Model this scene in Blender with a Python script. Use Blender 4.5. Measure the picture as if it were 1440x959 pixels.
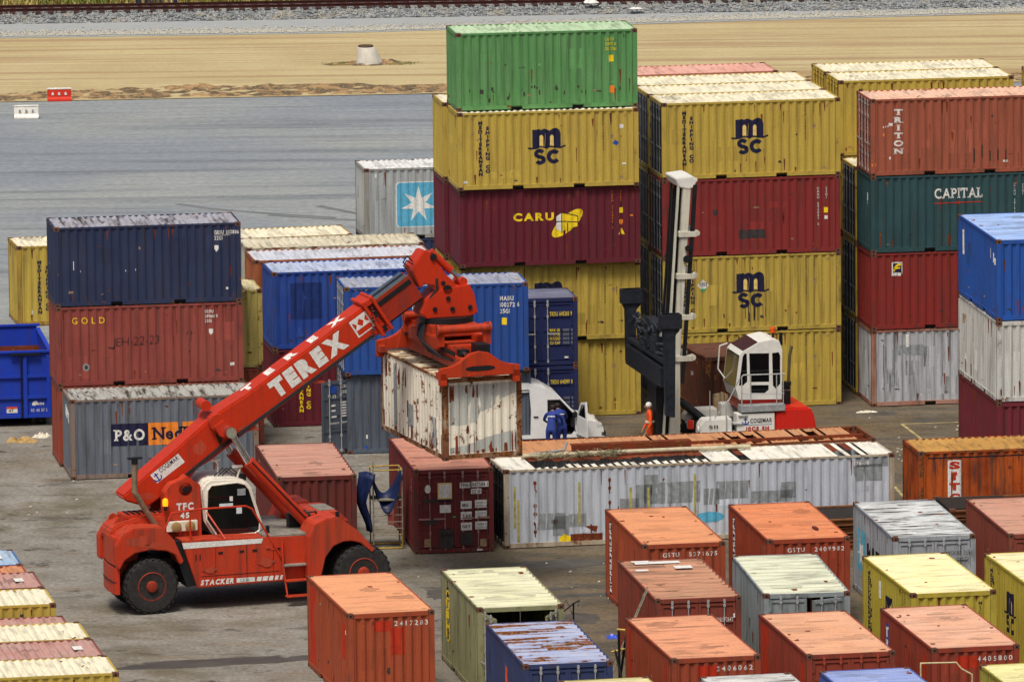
import bpy, bmesh, math, random
import numpy as np
from mathutils import Vector, Matrix, noise as mnoise
for o in list(bpy.data.objects): bpy.data.objects.remove(o)
S = bpy.context.scene; COL = S.collection
rad = math.radians; PI = math.pi
random.seed(7)

# ---------------------------------------------------------------- camera
cam = bpy.data.cameras.new('camera'); cam_ob = bpy.data.objects.new('camera', cam); COL.objects.link(cam_ob)
cam.sensor_width = 36.0; cam.lens = 291.68; cam.clip_start = 1.0; cam.clip_end = 6000.0
cam_ob.matrix_world = Matrix.Translation((0, -250, 45.374)) @ Matrix.Rotation(rad(90 - 8.918), 4, 'X') @ Matrix.Rotation(rad(-0.621), 4, 'Z')
S.camera = cam_ob
# ---------------------------------------------------------------- sky, sun, exposure
SUN_EL, SUN_AZ = 63.0, 198.0          # azimuth clockwise from +Y
world = bpy.data.worlds.new('World'); S.world = world; world.use_nodes = True
wn = world.node_tree; wn.nodes.clear()
sky = wn.nodes.new('ShaderNodeTexSky'); sky.sky_type = 'NISHITA'; sky.sun_disc = False
sky.sun_elevation = rad(SUN_EL); sky.sun_rotation = rad(SUN_AZ)
sky.air_density = 1.0; sky.dust_density = 8.0; sky.ozone_density = .6; sky.altitude = 50
bg = wn.nodes.new('ShaderNodeBackground'); bg.inputs['Strength'].default_value = 0.05
wo = wn.nodes.new('ShaderNodeOutputWorld')
wn.links.new(sky.outputs[0], bg.inputs[0]); wn.links.new(bg.outputs[0], wo.inputs[0])
sl = bpy.data.lights.new('sun', 'SUN'); sl.energy = 1.5; sl.angle = rad(16); sl.color = (1.0, 0.94, 0.84)
sun = bpy.data.objects.new('sun', sl); COL.objects.link(sun)
sd = Vector((math.sin(rad(SUN_AZ)) * math.cos(rad(SUN_EL)), math.cos(rad(SUN_AZ)) * math.cos(rad(SUN_EL)), math.sin(rad(SUN_EL))))
sun.rotation_euler = sd.to_track_quat('Z', 'Y').to_euler()
S.view_settings.view_transform = 'Standard'; S.view_settings.look = 'None'
S.view_settings.exposure = 0.78; S.view_settings.gamma = 1.0; S.view_settings.use_curve_mapping = False

# ---------------------------------------------------------------- helpers
def lin(h, k=1.0):
    h = h.lstrip('#'); c = [int(h[i:i + 2], 16) / 255 for i in (0, 2, 4)]
    return tuple((x / 12.92 if x <= .04045 else ((x + .055) / 1.055) ** 2.4) * k for x in c) + (1.0,)
def nd(t, kind, **kw):
    n = t.nodes.new(kind)
    for k, v in kw.items():
        if k in n.inputs: n.inputs[k].default_value = v
        else: setattr(n, k, v)
    return n
def mathn(t, op, a, b=None, clamp=False):
    n = t.nodes.new('ShaderNodeMath'); n.operation = op; n.use_clamp = clamp
    for i, v in enumerate((a, b)):
        if v is None: continue
        if hasattr(v, 'links'): t.links.new(v, n.inputs[i])
        else: n.inputs[i].default_value = v
    return n.outputs[0]
def maprange(t, v, a, b, c=0.0, d=1.0, smooth=True):
    n = t.nodes.new('ShaderNodeMapRange'); n.interpolation_type = 'SMOOTHSTEP' if smooth else 'LINEAR'
    for i, x in enumerate((v, a, b, c, d)):
        if hasattr(x, 'links'): t.links.new(x, n.inputs[i])
        else: n.inputs[i].default_value = x
    return n.outputs[0]
def mixc(t, f, a, b, mode='MIX'):
    n = t.nodes.new('ShaderNodeMix'); n.data_type = 'RGBA'; n.blend_type = mode
    for s, v in ((n.inputs[0], f), (n.inputs[6], a), (n.inputs[7], b)):
        if hasattr(v, 'links'): t.links.new(v, s)
        else: s.default_value = v
    return n.outputs[2]
def noise(t, vec, scale, detail=4.0, rough=0.55, sx=None):
    if sx:
        m = t.nodes.new('ShaderNodeVectorMath'); m.operation = 'MULTIPLY'; t.links.new(vec, m.inputs[0]); m.inputs[1].default_value = sx; vec = m.outputs[0]
    n = t.nodes.new('ShaderNodeTexNoise'); n.inputs['Scale'].default_value = scale; n.inputs['Detail'].default_value = detail
    n.inputs['Roughness'].default_value = rough; t.links.new(vec, n.inputs['Vector'])
    return n.outputs[0]

def make_paint_group():
    g = bpy.data.node_groups.new('weathered_paint', 'ShaderNodeTree')
    for nm, ty, dv in (('Color', 'NodeSocketColor', (.5, .5, .5, 1)), ('Worn', 'NodeSocketColor', (.6, .6, .6, 1)), ('WornAmt', 'NodeSocketFloat', .5),
                       ('Rust', 'NodeSocketFloat', .2), ('Grime', 'NodeSocketFloat', .4), ('Seed', 'NodeSocketFloat', 0.), ('Rough', 'NodeSocketFloat', .6),
                       ('Streak', 'NodeSocketVector', (6., 6., .4)), ('RustStreak', 'NodeSocketFloat', .3)):
        s = g.interface.new_socket(nm, in_out='INPUT', socket_type=ty); s.default_value = dv
    g.interface.new_socket('BSDF', in_out='OUTPUT', socket_type='NodeSocketShader')
    gi = g.nodes.new('NodeGroupInput'); go = g.nodes.new('NodeGroupOutput')
    tc = g.nodes.new('ShaderNodeTexCoord')
    cb = g.nodes.new('ShaderNodeCombineXYZ')
    for i, k in enumerate((7.13, 3.77, 5.31)): g.links.new(mathn(g, 'MULTIPLY', gi.outputs['Seed'], k), cb.inputs[i])
    ad = g.nodes.new('ShaderNodeVectorMath'); ad.operation = 'ADD'; g.links.new(tc.outputs['Object'], ad.inputs[0]); g.links.new(cb.outputs[0], ad.inputs[1])
    v = ad.outputs[0]
    sv = g.nodes.new('ShaderNodeVectorMath'); sv.operation = 'MULTIPLY'; g.links.new(v, sv.inputs[0]); g.links.new(gi.outputs['Streak'], sv.inputs[1])
    n1 = noise(g, v, .75, 5.0, .6); st = noise(g, sv.outputs[0], 1.0, 4.0, .6)
    n3 = noise(g, v, 2.6, 9.0, .68); n4 = noise(g, v, 15.0, 3.0, .6)
    wf = mathn(g, 'MULTIPLY', maprange(g, n1, .36, .68), gi.outputs['WornAmt'])
    c = mixc(g, wf, gi.outputs['Color'], gi.outputs['Worn'])
    gf = mathn(g, 'MULTIPLY', maprange(g, st, .44, .74), mathn(g, 'MULTIPLY', gi.outputs['Grime'], 1.35), True)
    c = mixc(g, gf, c, (.045, .038, .032, 1))
    gl = mathn(g, 'MULTIPLY', maprange(g, st, .46, .26), mathn(g, 'MULTIPLY', gi.outputs['Grime'], .35))
    c = mixc(g, gl, c, gi.outputs['Worn'])
    rv = mathn(g, 'ADD', mathn(g, 'MULTIPLY', n3, mathn(g, 'SUBTRACT', 1.0, gi.outputs['RustStreak'])), mathn(g, 'MULTIPLY', st, gi.outputs['RustStreak']))
    th = mathn(g, 'SUBTRACT', .74, mathn(g, 'MULTIPLY', gi.outputs['Rust'], .30))
    rm = maprange(g, rv, th, mathn(g, 'ADD', th, .055))
    ch = maprange(g, n4, mathn(g, 'SUBTRACT', .79, mathn(g, 'MULTIPLY', gi.outputs['Rust'], .16)), .82)
    rm = mathn(g, 'MAXIMUM', rm, mathn(g, 'MULTIPLY', ch, .8))
    rc = mixc(g, maprange(g, n4, .35, .65), (.055, .020, .009, 1), (.27, .10, .028, 1))
    c = mixc(g, rm, c, rc)
    fine = noise(g, v, 42.0, 2.0)
    c = mixc(g, 1.0, c, mixc(g, maprange(g, fine, .3, .7), (.88, .88, .88, 1), (1.1, 1.1, 1.1, 1)), 'MULTIPLY')
    b = g.nodes.new('ShaderNodeBsdfPrincipled'); g.links.new(c, b.inputs['Base Color'])
    g.links.new(mathn(g, 'ADD', gi.outputs['Rough'], mathn(g, 'MULTIPLY', rm, .3), True), b.inputs['Roughness'])
    b.inputs['Specular IOR Level'].default_value = .3
    bp = g.nodes.new('ShaderNodeBump'); bp.inputs['Strength'].default_value = .35; bp.inputs['Distance'].default_value = .02
    g.links.new(mathn(g, 'ADD', mathn(g, 'MULTIPLY', n1, 1.6), mathn(g, 'MULTIPLY', n3, .5)), bp.inputs['Height']); g.links.new(bp.outputs[0], b.inputs['Normal'])
    g.links.new(b.outputs[0], go.inputs[0])
    return g
PG = make_paint_group()
_seed = [0]
def paint(name, col, worn=None, wa=.5, rust=.2, grime=.35, rough=.62, streak=(6., 6., .35), rs=.3):
    m = bpy.data.materials.new(name); m.use_nodes = True; t = m.node_tree; t.nodes.clear()
    n = t.nodes.new('ShaderNodeGroup'); n.node_tree = PG; _seed[0] += 1
    n.inputs['Color'].default_value = lin(col); n.inputs['Worn'].default_value = lin(worn or col); n.inputs['WornAmt'].default_value = wa
    n.inputs['Rust'].default_value = rust; n.inputs['Grime'].default_value = grime; n.inputs['Seed'].default_value = _seed[0] * 1.37
    n.inputs['Rough'].default_value = rough; n.inputs['Streak'].default_value = streak; n.inputs['RustStreak'].default_value = rs
    o = t.nodes.new('ShaderNodeOutputMaterial'); t.links.new(n.outputs[0], o.inputs[0])
    return m
def plain(name, col, rough=.6, metal=0., spec=.4, var=.12, scale=6.0, emit=None):
    m = bpy.data.materials.new(name); m.use_nodes = True; t = m.node_tree
    b = t.nodes['Principled BSDF']; c = lin(col)
    tc = t.nodes.new('ShaderNodeTexCoord'); nz = noise(t, tc.outputs['Object'], scale, 5.0, .6)
    lo = tuple(x * (1 - var) for x in c[:3]) + (1,); hi = tuple(min(1, x * (1 + var)) for x in c[:3]) + (1,)
    t.links.new(mixc(t, maprange(t, nz, .3, .7), lo, hi), b.inputs['Base Color'])
    b.inputs['Roughness'].default_value = rough; b.inputs['Metallic'].default_value = metal; b.inputs['Specular IOR Level'].default_value = spec
    if emit: b.inputs['Emission Color'].default_value = lin(emit[0]); b.inputs['Emission Strength'].default_value = emit[1]
    return m

class MB:
    def __init__(s): s.v = []; s.f = []; s.m = []; s.mi = 0
    def add(s, vs, fs):
        o = len(s.v); s.v += [tuple(p) for p in vs]
        for f in fs: s.f.append(tuple(i + o for i in f)); s.m.append(s.mi)
        return s
    def box(s, x0, x1, y0, y1, z0, z1):
        return s.add([(x, y, z) for z in (z0, z1) for y in (y0, y1) for x in (x0, x1)],
                     [(0, 2, 3, 1), (4, 5, 7, 6), (0, 1, 5, 4), (2, 6, 7, 3), (0, 4, 6, 2), (1, 3, 7, 5)])
    def prism(s, pts, y0, y1):           # outline in x-z, drawn out along y
        n = len(pts); a = sum(pts[i][0] * pts[(i + 1) % n][1] - pts[(i + 1) % n][0] * pts[i][1] for i in range(n))
        if a < 0: pts = pts[::-1]
        return s.add([(x, y0, z) for x, z in pts] + [(x, y1, z) for x, z in pts],
                     [tuple(range(n)), tuple(range(2 * n - 1, n - 1, -1))] + [(i, i + n, (i + 1) % n + n, (i + 1) % n) for i in range(n)])
    def hprism(s, pts, z0, z1):          # outline in x-y, drawn up along z
        n = len(pts); a = sum(pts[i][0] * pts[(i + 1) % n][1] - pts[(i + 1) % n][0] * pts[i][1] for i in range(n))
        if a < 0: pts = pts[::-1]
        return s.add([(x, y, z0) for x, y in pts] + [(x, y, z1) for x, y in pts],
                     [tuple(range(n - 1, -1, -1)), tuple(range(n, 2 * n))] + [(i, (i + 1) % n, (i + 1) % n + n, i + n) for i in range(n)])
    def cyl(s, a, b, r, n=12, r2=None):
        a, b = Vector(a), Vector(b); d = (b - a).normalized(); u = d.orthogonal().normalized(); w = d.cross(u); r2 = r if r2 is None else r2
        ring = [[p + (u * math.cos(2 * PI * i / n) + w * math.sin(2 * PI * i / n)) * q for i in range(n)] for p, q in ((a, r), (b, r2))]
        return s.add(ring[0] + ring[1], [tuple(range(n - 1, -1, -1)), tuple(range(n, 2 * n))] + [(i, (i + 1) % n, (i + 1) % n + n, i + n) for i in range(n)])
    def tube(s, pts, r, n=8):
        for a, b in zip(pts, pts[1:]): s.cyl(a, b, r, n)
        for p in pts[1:-1]: s.ball(p, r * 1.02, n, 4)
        return s
    def ball(s, c, r, n=10, k=6, sz=1.0):
        vs = [(c[0], c[1], c[2] - r * sz)]; fs = []
        for j in range(1, k):
            a = -PI / 2 + PI * j / k
            vs += [(c[0] + r * math.cos(a) * math.cos(2 * PI * i / n), c[1] + r * math.cos(a) * math.sin(2 * PI * i / n), c[2] + r * sz * math.sin(a)) for i in range(n)]
        vs.append((c[0], c[1], c[2] + r * sz)); L = len(vs) - 1
        fs += [(0, 1 + (i + 1) % n, 1 + i) for i in range(n)]
        for j in range(k - 2):
            o = 1 + j * n; fs += [(o + i, o + (i + 1) % n, o + n + (i + 1) % n, o + n + i) for i in range(n)]
        o = 1 + (k - 2) * n; fs += [(o + i, o + (i + 1) % n, L) for i in range(n)]
        return s.add(vs, fs)
    def lathe(s, prof, c=(0, 0, 0), axis='Z', n=24):   # prof: (radius, height)
        vs = []
        for r, h in prof:
            for i in range(n):
                a = 2 * PI * i / n; p = (r * math.cos(a), r * math.sin(a), h)
                if axis == 'Y': p = (p[0], h, p[1])
                if axis == 'X': p = (h, p[0], p[1])
                vs.append((c[0] + p[0], c[1] + p[1], c[2] + p[2]))
        k = len(prof); fs = [(j * n + i, j * n + (i + 1) % n, (j + 1) * n + (i + 1) % n, (j + 1) * n + i) for j in range(k - 1) for i in range(n)]
        fs += [tuple(range(n - 1, -1, -1)), tuple(range((k - 1) * n, k * n))]
        return s.add(vs, fs)
    def mesh(s, name, bevel=0., smooth=None):
        me = bpy.data.meshes.new(name); me.from_pydata(s.v, [], s.f); me.polygons.foreach_set('material_index', s.m)
        bm = bmesh.new(); bm.from_mesh(me)
        bmesh.ops.recalc_face_normals(bm, faces=bm.faces)
        if bevel:
            es = [e for e in bm.edges if len(e.link_faces) == 2 and e.calc_face_angle(0) > .5]
            bmesh.ops.bevel(bm, geom=es, offset=bevel, segments=2, affect='EDGES', clamp_overlap=True)
        if smooth:
            for f in bm.faces: f.smooth = True
            for e in bm.edges:
                if len(e.link_faces) == 2 and e.calc_face_angle(0) > smooth: e.smooth = False
        bm.to_mesh(me); bm.free()
        return me
    def build(s, name, mats, parent=None, bevel=0., smooth=None, label=None):
        me = s.mesh(name, bevel, smooth)
        for m in (mats if isinstance(mats, (list, tuple)) else [mats]): me.materials.append(m)
        return link(name, me, parent, label)
def link(name, me, parent=None, label=None, mat=None):
    o = bpy.data.objects.new(name, me); COL.objects.link(o)
    if parent: o.parent = parent
    if label: o['label'] = label
    if mat: o.material_slots[0].link = 'OBJECT'; o.material_slots[0].material = mat
    return o
def thing(name, label, cat, loc=(0, 0, 0), yaw=0., group=None):
    o = bpy.data.objects.new(name, None); COL.objects.link(o); o.empty_display_size = .3
    o.location = loc; o.rotation_euler = (0, 0, rad(yaw)); tag(o, label, cat, group); return o
def tag(o, label, cat, group=None):
    o['label'] = label; o['category'] = cat
    if group: o['group'] = group
    return o
def structure(o): o['kind'] = 'structure'; return o
def stuff(o): o['kind'] = 'stuff'; return o

# ---------------------------------------------------------------- lettering (flat print, folded over the corrugation)
_g = {}
def glyph(ch, bold):
    k = (ch, bold)
    if k not in _g:
        cu = bpy.data.curves.new('t', 'FONT'); cu.body = ch; cu.size = 1.0; cu.offset = bold; cu.resolution_u = 3; cu.fill_mode = 'FRONT'
        ob = bpy.data.objects.new('t', cu); COL.objects.link(ob)
        me = bpy.data.meshes.new_from_object(ob.evaluated_get(bpy.context.evaluated_depsgraph_get()))
        vs = [(v.co.x, v.co.y) for v in me.vertices]; fs = [tuple(p.vertices) for p in me.polygons]
        bpy.data.objects.remove(ob); bpy.data.curves.remove(cu); bpy.data.meshes.remove(me); _g[k] = (vs, fs)
    return _g[k]
def cap(bold):
    vs, _ = glyph('H', bold); ys = [y for _, y in vs]; return min(ys), max(ys)
SERIF = {'T': ((.5, 'B'), (.03, 't'), (.97, 't')), 'R': ((.14, 'B'), (.92, 'B'), (.08, 'T')), 'I': ((.5, 'T'), (.5, 'B')), 'N': ((.1, 'B'), (.06, 'T'), (.92, 'T')),
         'P': ((.14, 'B'), (.08, 'T')), 'A': ((.06, 'B'), (.94, 'B')), 'L': ((.14, 'T'), (.14, 'B'), (.97, 'b')), 'C': ((.93, 'u'),), 'd': ((.8, 'T'), (.92, 'B')), 'l': ((.3, 'T'), (.5, 'B')), 'y': ((.05, 'X'), (.95, 'X'))}
class Dec:
    def __init__(s): s.p = []; s.mats = []
    def mi(s, m):
        if m not in s.mats: s.mats.append(m)
        return s.mats.index(m)
    def poly(s, m, pts, layer=1): s.p.append((s.mi(m), [tuple(p) for p in pts], [tuple(range(len(pts)))], layer)); return s
    def rect(s, m, u, w, du, dw, layer=1): return s.poly(m, [(u, w), (u + du, w), (u + du, w + dw), (u, w + dw)], layer)
    def ell(s, m, u, w, a, b, rot=0., layer=1, n=20):
        c, q = math.cos(rot), math.sin(rot)
        return s.poly(m, [(u + a * math.cos(t) * c - b * math.sin(t) * q, w + a * math.cos(t) * q + b * math.sin(t) * c) for t in (2 * PI * i / n for i in range(n))], layer)
    def ribbon(s, m, pts, wd, layer=2):
        vs = []; n = len(pts)
        for i, p in enumerate(pts):
            a = Vector(pts[max(i - 1, 0)]); b = Vector(pts[min(i + 1, n - 1)]); d = (b - a).normalized(); q = Vector((-d.y, d.x)) * wd / 2
            vs += [(p[0] + q.x, p[1] + q.y), (p[0] - q.x, p[1] - q.y)]
        s.p.append((s.mi(m), vs, [(2 * i, 2 * i + 1, 2 * i + 3, 2 * i + 2) for i in range(n - 1)], layer)); return s
    def arc(s, m, c, r, a0, a1, wd, layer=2, n=12, sy=1.0):
        return s.ribbon(m, [(c[0] + r * math.cos(rad(a0 + (a1 - a0) * i / n)), c[1] + r * sy * math.sin(rad(a0 + (a1 - a0) * i / n))) for i in range(n + 1)], wd, layer)
    def text(s, m, txt, u, w, h, layer=2, width=None, bold=.02, track=.16, rot=0., serif=False, stretch=1.0, shear=0., center=False):
        y0, y1 = cap(bold); k = h / (y1 - y0); x = 0.; parts = []
        for ch in txt:
            if ch == ' ': x += h * .55; continue
            vs, fs = glyph(ch, bold); xs = [a for a, _ in vs]; a0, a1 = min(xs), max(xs)
            pv = [(x + (a - a0) * k, (b - y0) * k) for a, b in vs]; cw = (a1 - a0) * k
            parts.append((pv, fs))
            if serif:
                for fr, tb in SERIF.get(ch, ()):
                    t = h * .13; hw = h * .2; cx = x + cw * fr
                    if tb in 'TB': z = h - t if tb == 'T' else 0.; parts.append(([(cx - hw, z), (cx + hw, z), (cx + hw, z + t), (cx - hw, z + t)], [(0, 1, 2, 3)]))
                    elif tb == 't': parts.append(([(cx - t * .6, h * .68), (cx + t * .6, h * .68), (cx + t * .6, h), (cx - t * .6, h)], [(0, 1, 2, 3)]))
                    elif tb == 'b': parts.append(([(cx - t * .6, 0), (cx + t * .6, 0), (cx + t * .6, h * .32), (cx - t * .6, h * .32)], [(0, 1, 2, 3)]))
                    elif tb == 'u': parts.append(([(cx - t * .6, h * .66), (cx + t * .5, h * .66), (cx + t * .5, h * .98), (cx - t * .6, h * .98)], [(0, 1, 2, 3)]))
            x += cw + h * track
        x -= h * track; kx = (width / x if width else 1.0) * stretch; off = -x * kx / 2 if center else 0.
        c, q = math.cos(rot), math.sin(rot); mi = s.mi(m)
        for pv, fs in parts:
            out = []
            for a, b in pv:
                a = a * kx + b * shear + off; out.append((u + a * c - b * q, w + a * q + b * c))
            s.p.append((mi, out, fs, layer))
        return s
    def vtext(s, m, txt, u, wtop, h, pitch, layer=2, bold=.03, serif=False, stretch=1.0, rot=0.):
        w = wtop - h
        for ch in txt:
            if ch != ' ': s.text(m, ch, u, w, h, layer, bold=bold, serif=serif, stretch=stretch, center=True)
            w -= pitch
        return s
    def bm(s, prof=None, breaks=(), step=.0035, base=0.):
        bm = bmesh.new()
        for mi, vs, fs, layer in s.p:
            bv = [bm.verts.new((a, b, layer * step)) for a, b in vs]
            for f in fs:
                try: fc = bm.faces.new([bv[i] for i in f]); fc.material_index = mi
                except ValueError: pass
        if breaks:
            us = [v.co.x for v in bm.verts]; lo, hi = min(us), max(us)
            for b in breaks:
                if lo < b < hi:
                    bmesh.ops.bisect_plane(bm, geom=bm.verts[:] + bm.edges[:] + bm.faces[:], plane_co=(b, 0, 0), plane_no=(1, 0, 0), dist=1e-5)
        for v in bm.verts: v.co.z += base - (prof(v.co.x) if prof else 0.)
        for f in bm.faces:
            f.normal_update()
            if f.normal.z < 0: f.normal_flip()
        return bm
    def put(s, parent, M, name='lettering', prof=None, breaks=(), step=.0035, base=0., label=None):
        if not s.p: return None
        bm = s.bm(prof, breaks, step, base); bm.transform(M)
        me = bpy.data.meshes.new(name); bm.to_mesh(me); bm.free()
        for m in s.mats: me.materials.append(m)
        o = link(name, me, parent, label)
        if name in ('wear_marks', 'stains', 'rust_runs', 'grease_marks', 'scuffs'): o['kind'] = 'stuff'
        return o
def frameM(o, r, up):
    r = Vector(r).normalized(); up = Vector(up).normalized(); n = r.cross(up)
    return Matrix(((r.x, up.x, n.x, o[0]), (r.y, up.y, n.y, o[1]), (r.z, up.z, n.z, o[2]), (0, 0, 0, 1)))
# ---------------------------------------------------------------- print colours and shared materials
P_WHITE = plain('print_white', 'dededa', .6, var=.16, scale=16); P_BLACK = plain('print_black', '14161c', .6); P_NAVY = plain('print_navy', '17183a', .6, var=.35, scale=12)
P_YEL = plain('print_yellow', 'f2d21c', .6); P_CREAM = plain('print_cream', 'e2c675', .6); P_ORANGE = plain('print_orange', 'e8852a', .6)
P_SKY = plain('print_sky', '59abcc', .6); P_BLUE = plain('print_blue', '2348a0', .6); P_RED = plain('print_red', 'b8341c', .6)
P_GREY = plain('print_grey', '8b9195', .7, var=.2); P_DARK = plain('print_dark', '3a3434', .8, var=.25); P_BRICK = plain('print_patch_red', 'b23016', .6)
P_GREEN = plain('print_green', '3fb06a', .6); P_TAN = plain('print_tan', '9b8264', .8, var=.3); P_ORRED = plain('print_orange_red', 'd8502e', .6)
M_CAST = paint('casting_steel', '6a4434', '85604a', .6, .6, .4, .75)
M_FLOOR = plain('container_floor', '2a221c', .9)
M_BAR = plain('galvanised_bar', 'b9bcbd', .45, .35, var=.2, scale=14)
M_GASKET = plain('rubber_gasket', '17181a', .7)
M_BLACK = plain('black_steel', '16181c', .5, var=.3); M_RUBBER = plain('tyre_rubber', '2b2a2a', .85, var=.35, scale=9)
M_STEEL = plain('bright_steel', 'c8cacb', .25, .9); M_GLASS = plain('dark_glass', '0e1114', .06, spec=.9)
M_RUSTY = paint('rusty_steel', '6a2c16', '8a3e1c', .7, .7, .4, .8)
M_POCKET = plain('pocket_dark', '0d0d0e', .9)
# ---------------------------------------------------------------- shipping containers
L20, L40, L10, H8, HC, HO, WD = 6.058, 12.192, 2.991, 2.591, 2.896, 2.438, 2.438
D_OUT, D_IN = .014, .050
def corr(span0, span1, pitch, dout, din):
    n = max(2, round((span1 - span0) / pitch)); p = (span1 - span0) / n; br = []
    for i in range(n):
        for f, d in ((.125, dout), (.375, din), (.625, din), (.875, dout)): br.append((span0 + (i + f) * p, d))
    br = [(span0, dout)] + br + [(span1, dout)]
    xs = [b[0] for b in br]; ds = [b[1] for b in br]
    def prof(u):
        if u <= span0 or u >= span1: return .004 if (u < span0 - .001 or u > span1 + .001) else dout
        return float(np.interp(u, xs, ds))
    return br, prof, xs
_mc = {}
def cmesh(k, f):
    if k not in _mc:
        me = f(); me.materials.append(None) if not me.materials else None; _mc[k] = me
    return _mc[k]
def wall_data(n): return corr(.17, n - .17, .278, D_OUT, D_IN)
def end_data(): return corr(.17, WD - .17, .262, .014, .058)
def panel(br, M, z0, z1, rough=0.0):
    vs = []; fs = []; zs = (z0, z0 + (z1 - z0) * .33, z0 + (z1 - z0) * .66, z1); rnd = random.Random(len(br)); k = len(zs)
    for u, d in br:
        j = [rnd.uniform(-.006, .006) for _ in zs]; j[0] = j[-1] = 0
        vs += [M @ Vector((u, z, -d + jj)) for z, jj in zip(zs, j)]
    for i in range(len(br) - 1): fs += [(i * k + q, (i + 1) * k + q, (i + 1) * k + q + 1, i * k + q + 1) for q in range(k - 1)]
    me = bpy.data.meshes.new('panel'); me.from_pydata([tuple(v) for v in vs], [], fs); return me
def faceM(face, L, H):
    return {'y0': frameM((0, 0, 0), (1, 0, 0), (0, 0, 1)), 'yW': frameM((L, WD, 0), (-1, 0, 0), (0, 0, 1)), 'x0': frameM((0, WD, 0), (0, -1, 0), (0, 0, 1)),
            'xL': frameM((L, 0, 0), (0, 1, 0), (0, 0, 1)), 'top': frameM((0, 0, H), (1, 0, 0), (0, 1, 0))}[face]
def roof_mesh(L, H, pitch=.21):
    br, _, _ = corr(.34, L - .34, pitch, .006, .046 if pitch < .3 else .052); br = [(.06, .016), (.335, .016)] + br + [(L - .335, .016), (L - .06, .016)]
    vs = []; fs = []; ys = (.05, WD * .35, WD * .68, WD - .05); rnd = random.Random(3)
    for u, d in br: vs += [(u, y, H - d + (rnd.uniform(-.008, .004) if 0 < i < 3 else 0)) for i, y in enumerate(ys)]
    for i in range(len(br) - 1): fs += [(i * 4 + q, (i + 1) * 4 + q, (i + 1) * 4 + q + 1, i * 4 + q + 1) for q in range(3)]
    me = bpy.data.meshes.new('roof'); me.from_pydata(vs, [], fs); return me
def frame_mesh(L, H, ends):
    b = MB(); zc = .118
    for x in (.004, L - .159):
        for y in (.004, WD - .159): b.box(x, x + .155, y, y + .155, zc, H - zc)
    pk = ((L / 2 - 1.21, L / 2 - .84), (L / 2 + .84, L / 2 + 1.21)) if 5 < L < 7 else ()
    for y0, y1 in ((.006, .06), (WD - .06, WD - .006)):
        xs = [.178] + [q for p in pk for q in p] + [L - .178]
        for a, c in zip(xs[::2], xs[1::2]): b.box(a, c, y0, y1, .03, .165)
        for a, c in pk: b.box(a, c, y0 + .001, y1 - .001, .145, .164)
        b.box(.178, L - .178, y0 + .002, y1 - .002, H - .075, H - .010)
    for i, x in enumerate((.006, L - .066)):
        b.box(x, x + .06, .178, WD - .178, .03, .165); b.box(x, x + .06, .178, WD - .178, H - .13, H - .010)
    b.box(.07, L - .07, .07, WD - .07, .10, .15)
    b.mi = 1
    for a, c in pk: b.box(a + .002, c - .002, .062, WD - .062, .035, .098)
    me = b.mesh('frame'); me.materials.append(None); me.materials.append(M_POCKET); return me
def casting_mesh():
    b = MB(); b.box(0, .178, 0, .162, 0, .118); b.mi = 1
    b.box(.055, .123, -.003, .165, .03, .085); b.box(-.003, .181, .05, .112, .03, .085); b.box(.05, .128, .05, .112, -.002, .1205)
    me = b.mesh('corner_casting'); me.materials.append(M_CAST); me.materials.append(M_POCKET); return me
def door_leaf(w, H, flip):
    """leaf in its own frame: u from the hinge side 0..w, z up, outward = +n (stored as y = -n)"""
    b = MB(); z0, z1 = .19, H - .15
    b.box(.0, w, .0, .03, z0, z1)
    for u0, u1 in ((.0, .07), (w - .07, w)): b.box(u0, u1, -.028, -.0005, z0, z1)
    h = z1 - z0
    for f in (0., .26, .5, .74, .955): b.box(.072, w - .072, -.026, -.0005, z0 + h * f, z0 + h * f + .075)
    for f in (.12, .4, .62, .87): b.box(-.03, .05, -.045, -.029, z0 + h * f - .06, z0 + h * f + .06)
    me = b.mesh('door'); me.materials.append(None); return me
def bar_mesh(H):
    b = MB(); z0, z1 = .10, H - .06
    b.cyl((0, -.055, z0), (0, -.055, z1), .017, 7)
    for z in (z0 + .06, z0 + .55, z1 - .55, z1 - .06): b.box(-.032, .032, -.07, -.03, z - .045, z + .045)
    b.box(-.35, .02, -.085, -.07, 1.05, 1.10); b.box(-.035, .035, -.075, -.028, z1 - .22, z1 - .13)
    me = b.mesh('locking_bar'); me.materials.append(M_BAR); return me
C_ALL = {}
_fr = {}
def rusted_frame(w):                # posts and rails: the box's own paint, more chipped and rusted than the walls
    if w.name not in _fr:
        m = w.copy(); m.name = w.name.replace('_paint', '_frame_paint'); n = [q for q in m.node_tree.nodes if q.type == 'GROUP'][0]
        n.inputs['Rust'].default_value = min(.8, n.inputs['Rust'].default_value + .34); n.inputs['Grime'].default_value += .1; n.inputs['Streak'].default_value = (3., 3., 1.2); _fr[w.name] = m
    return _fr[w.name]
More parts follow.
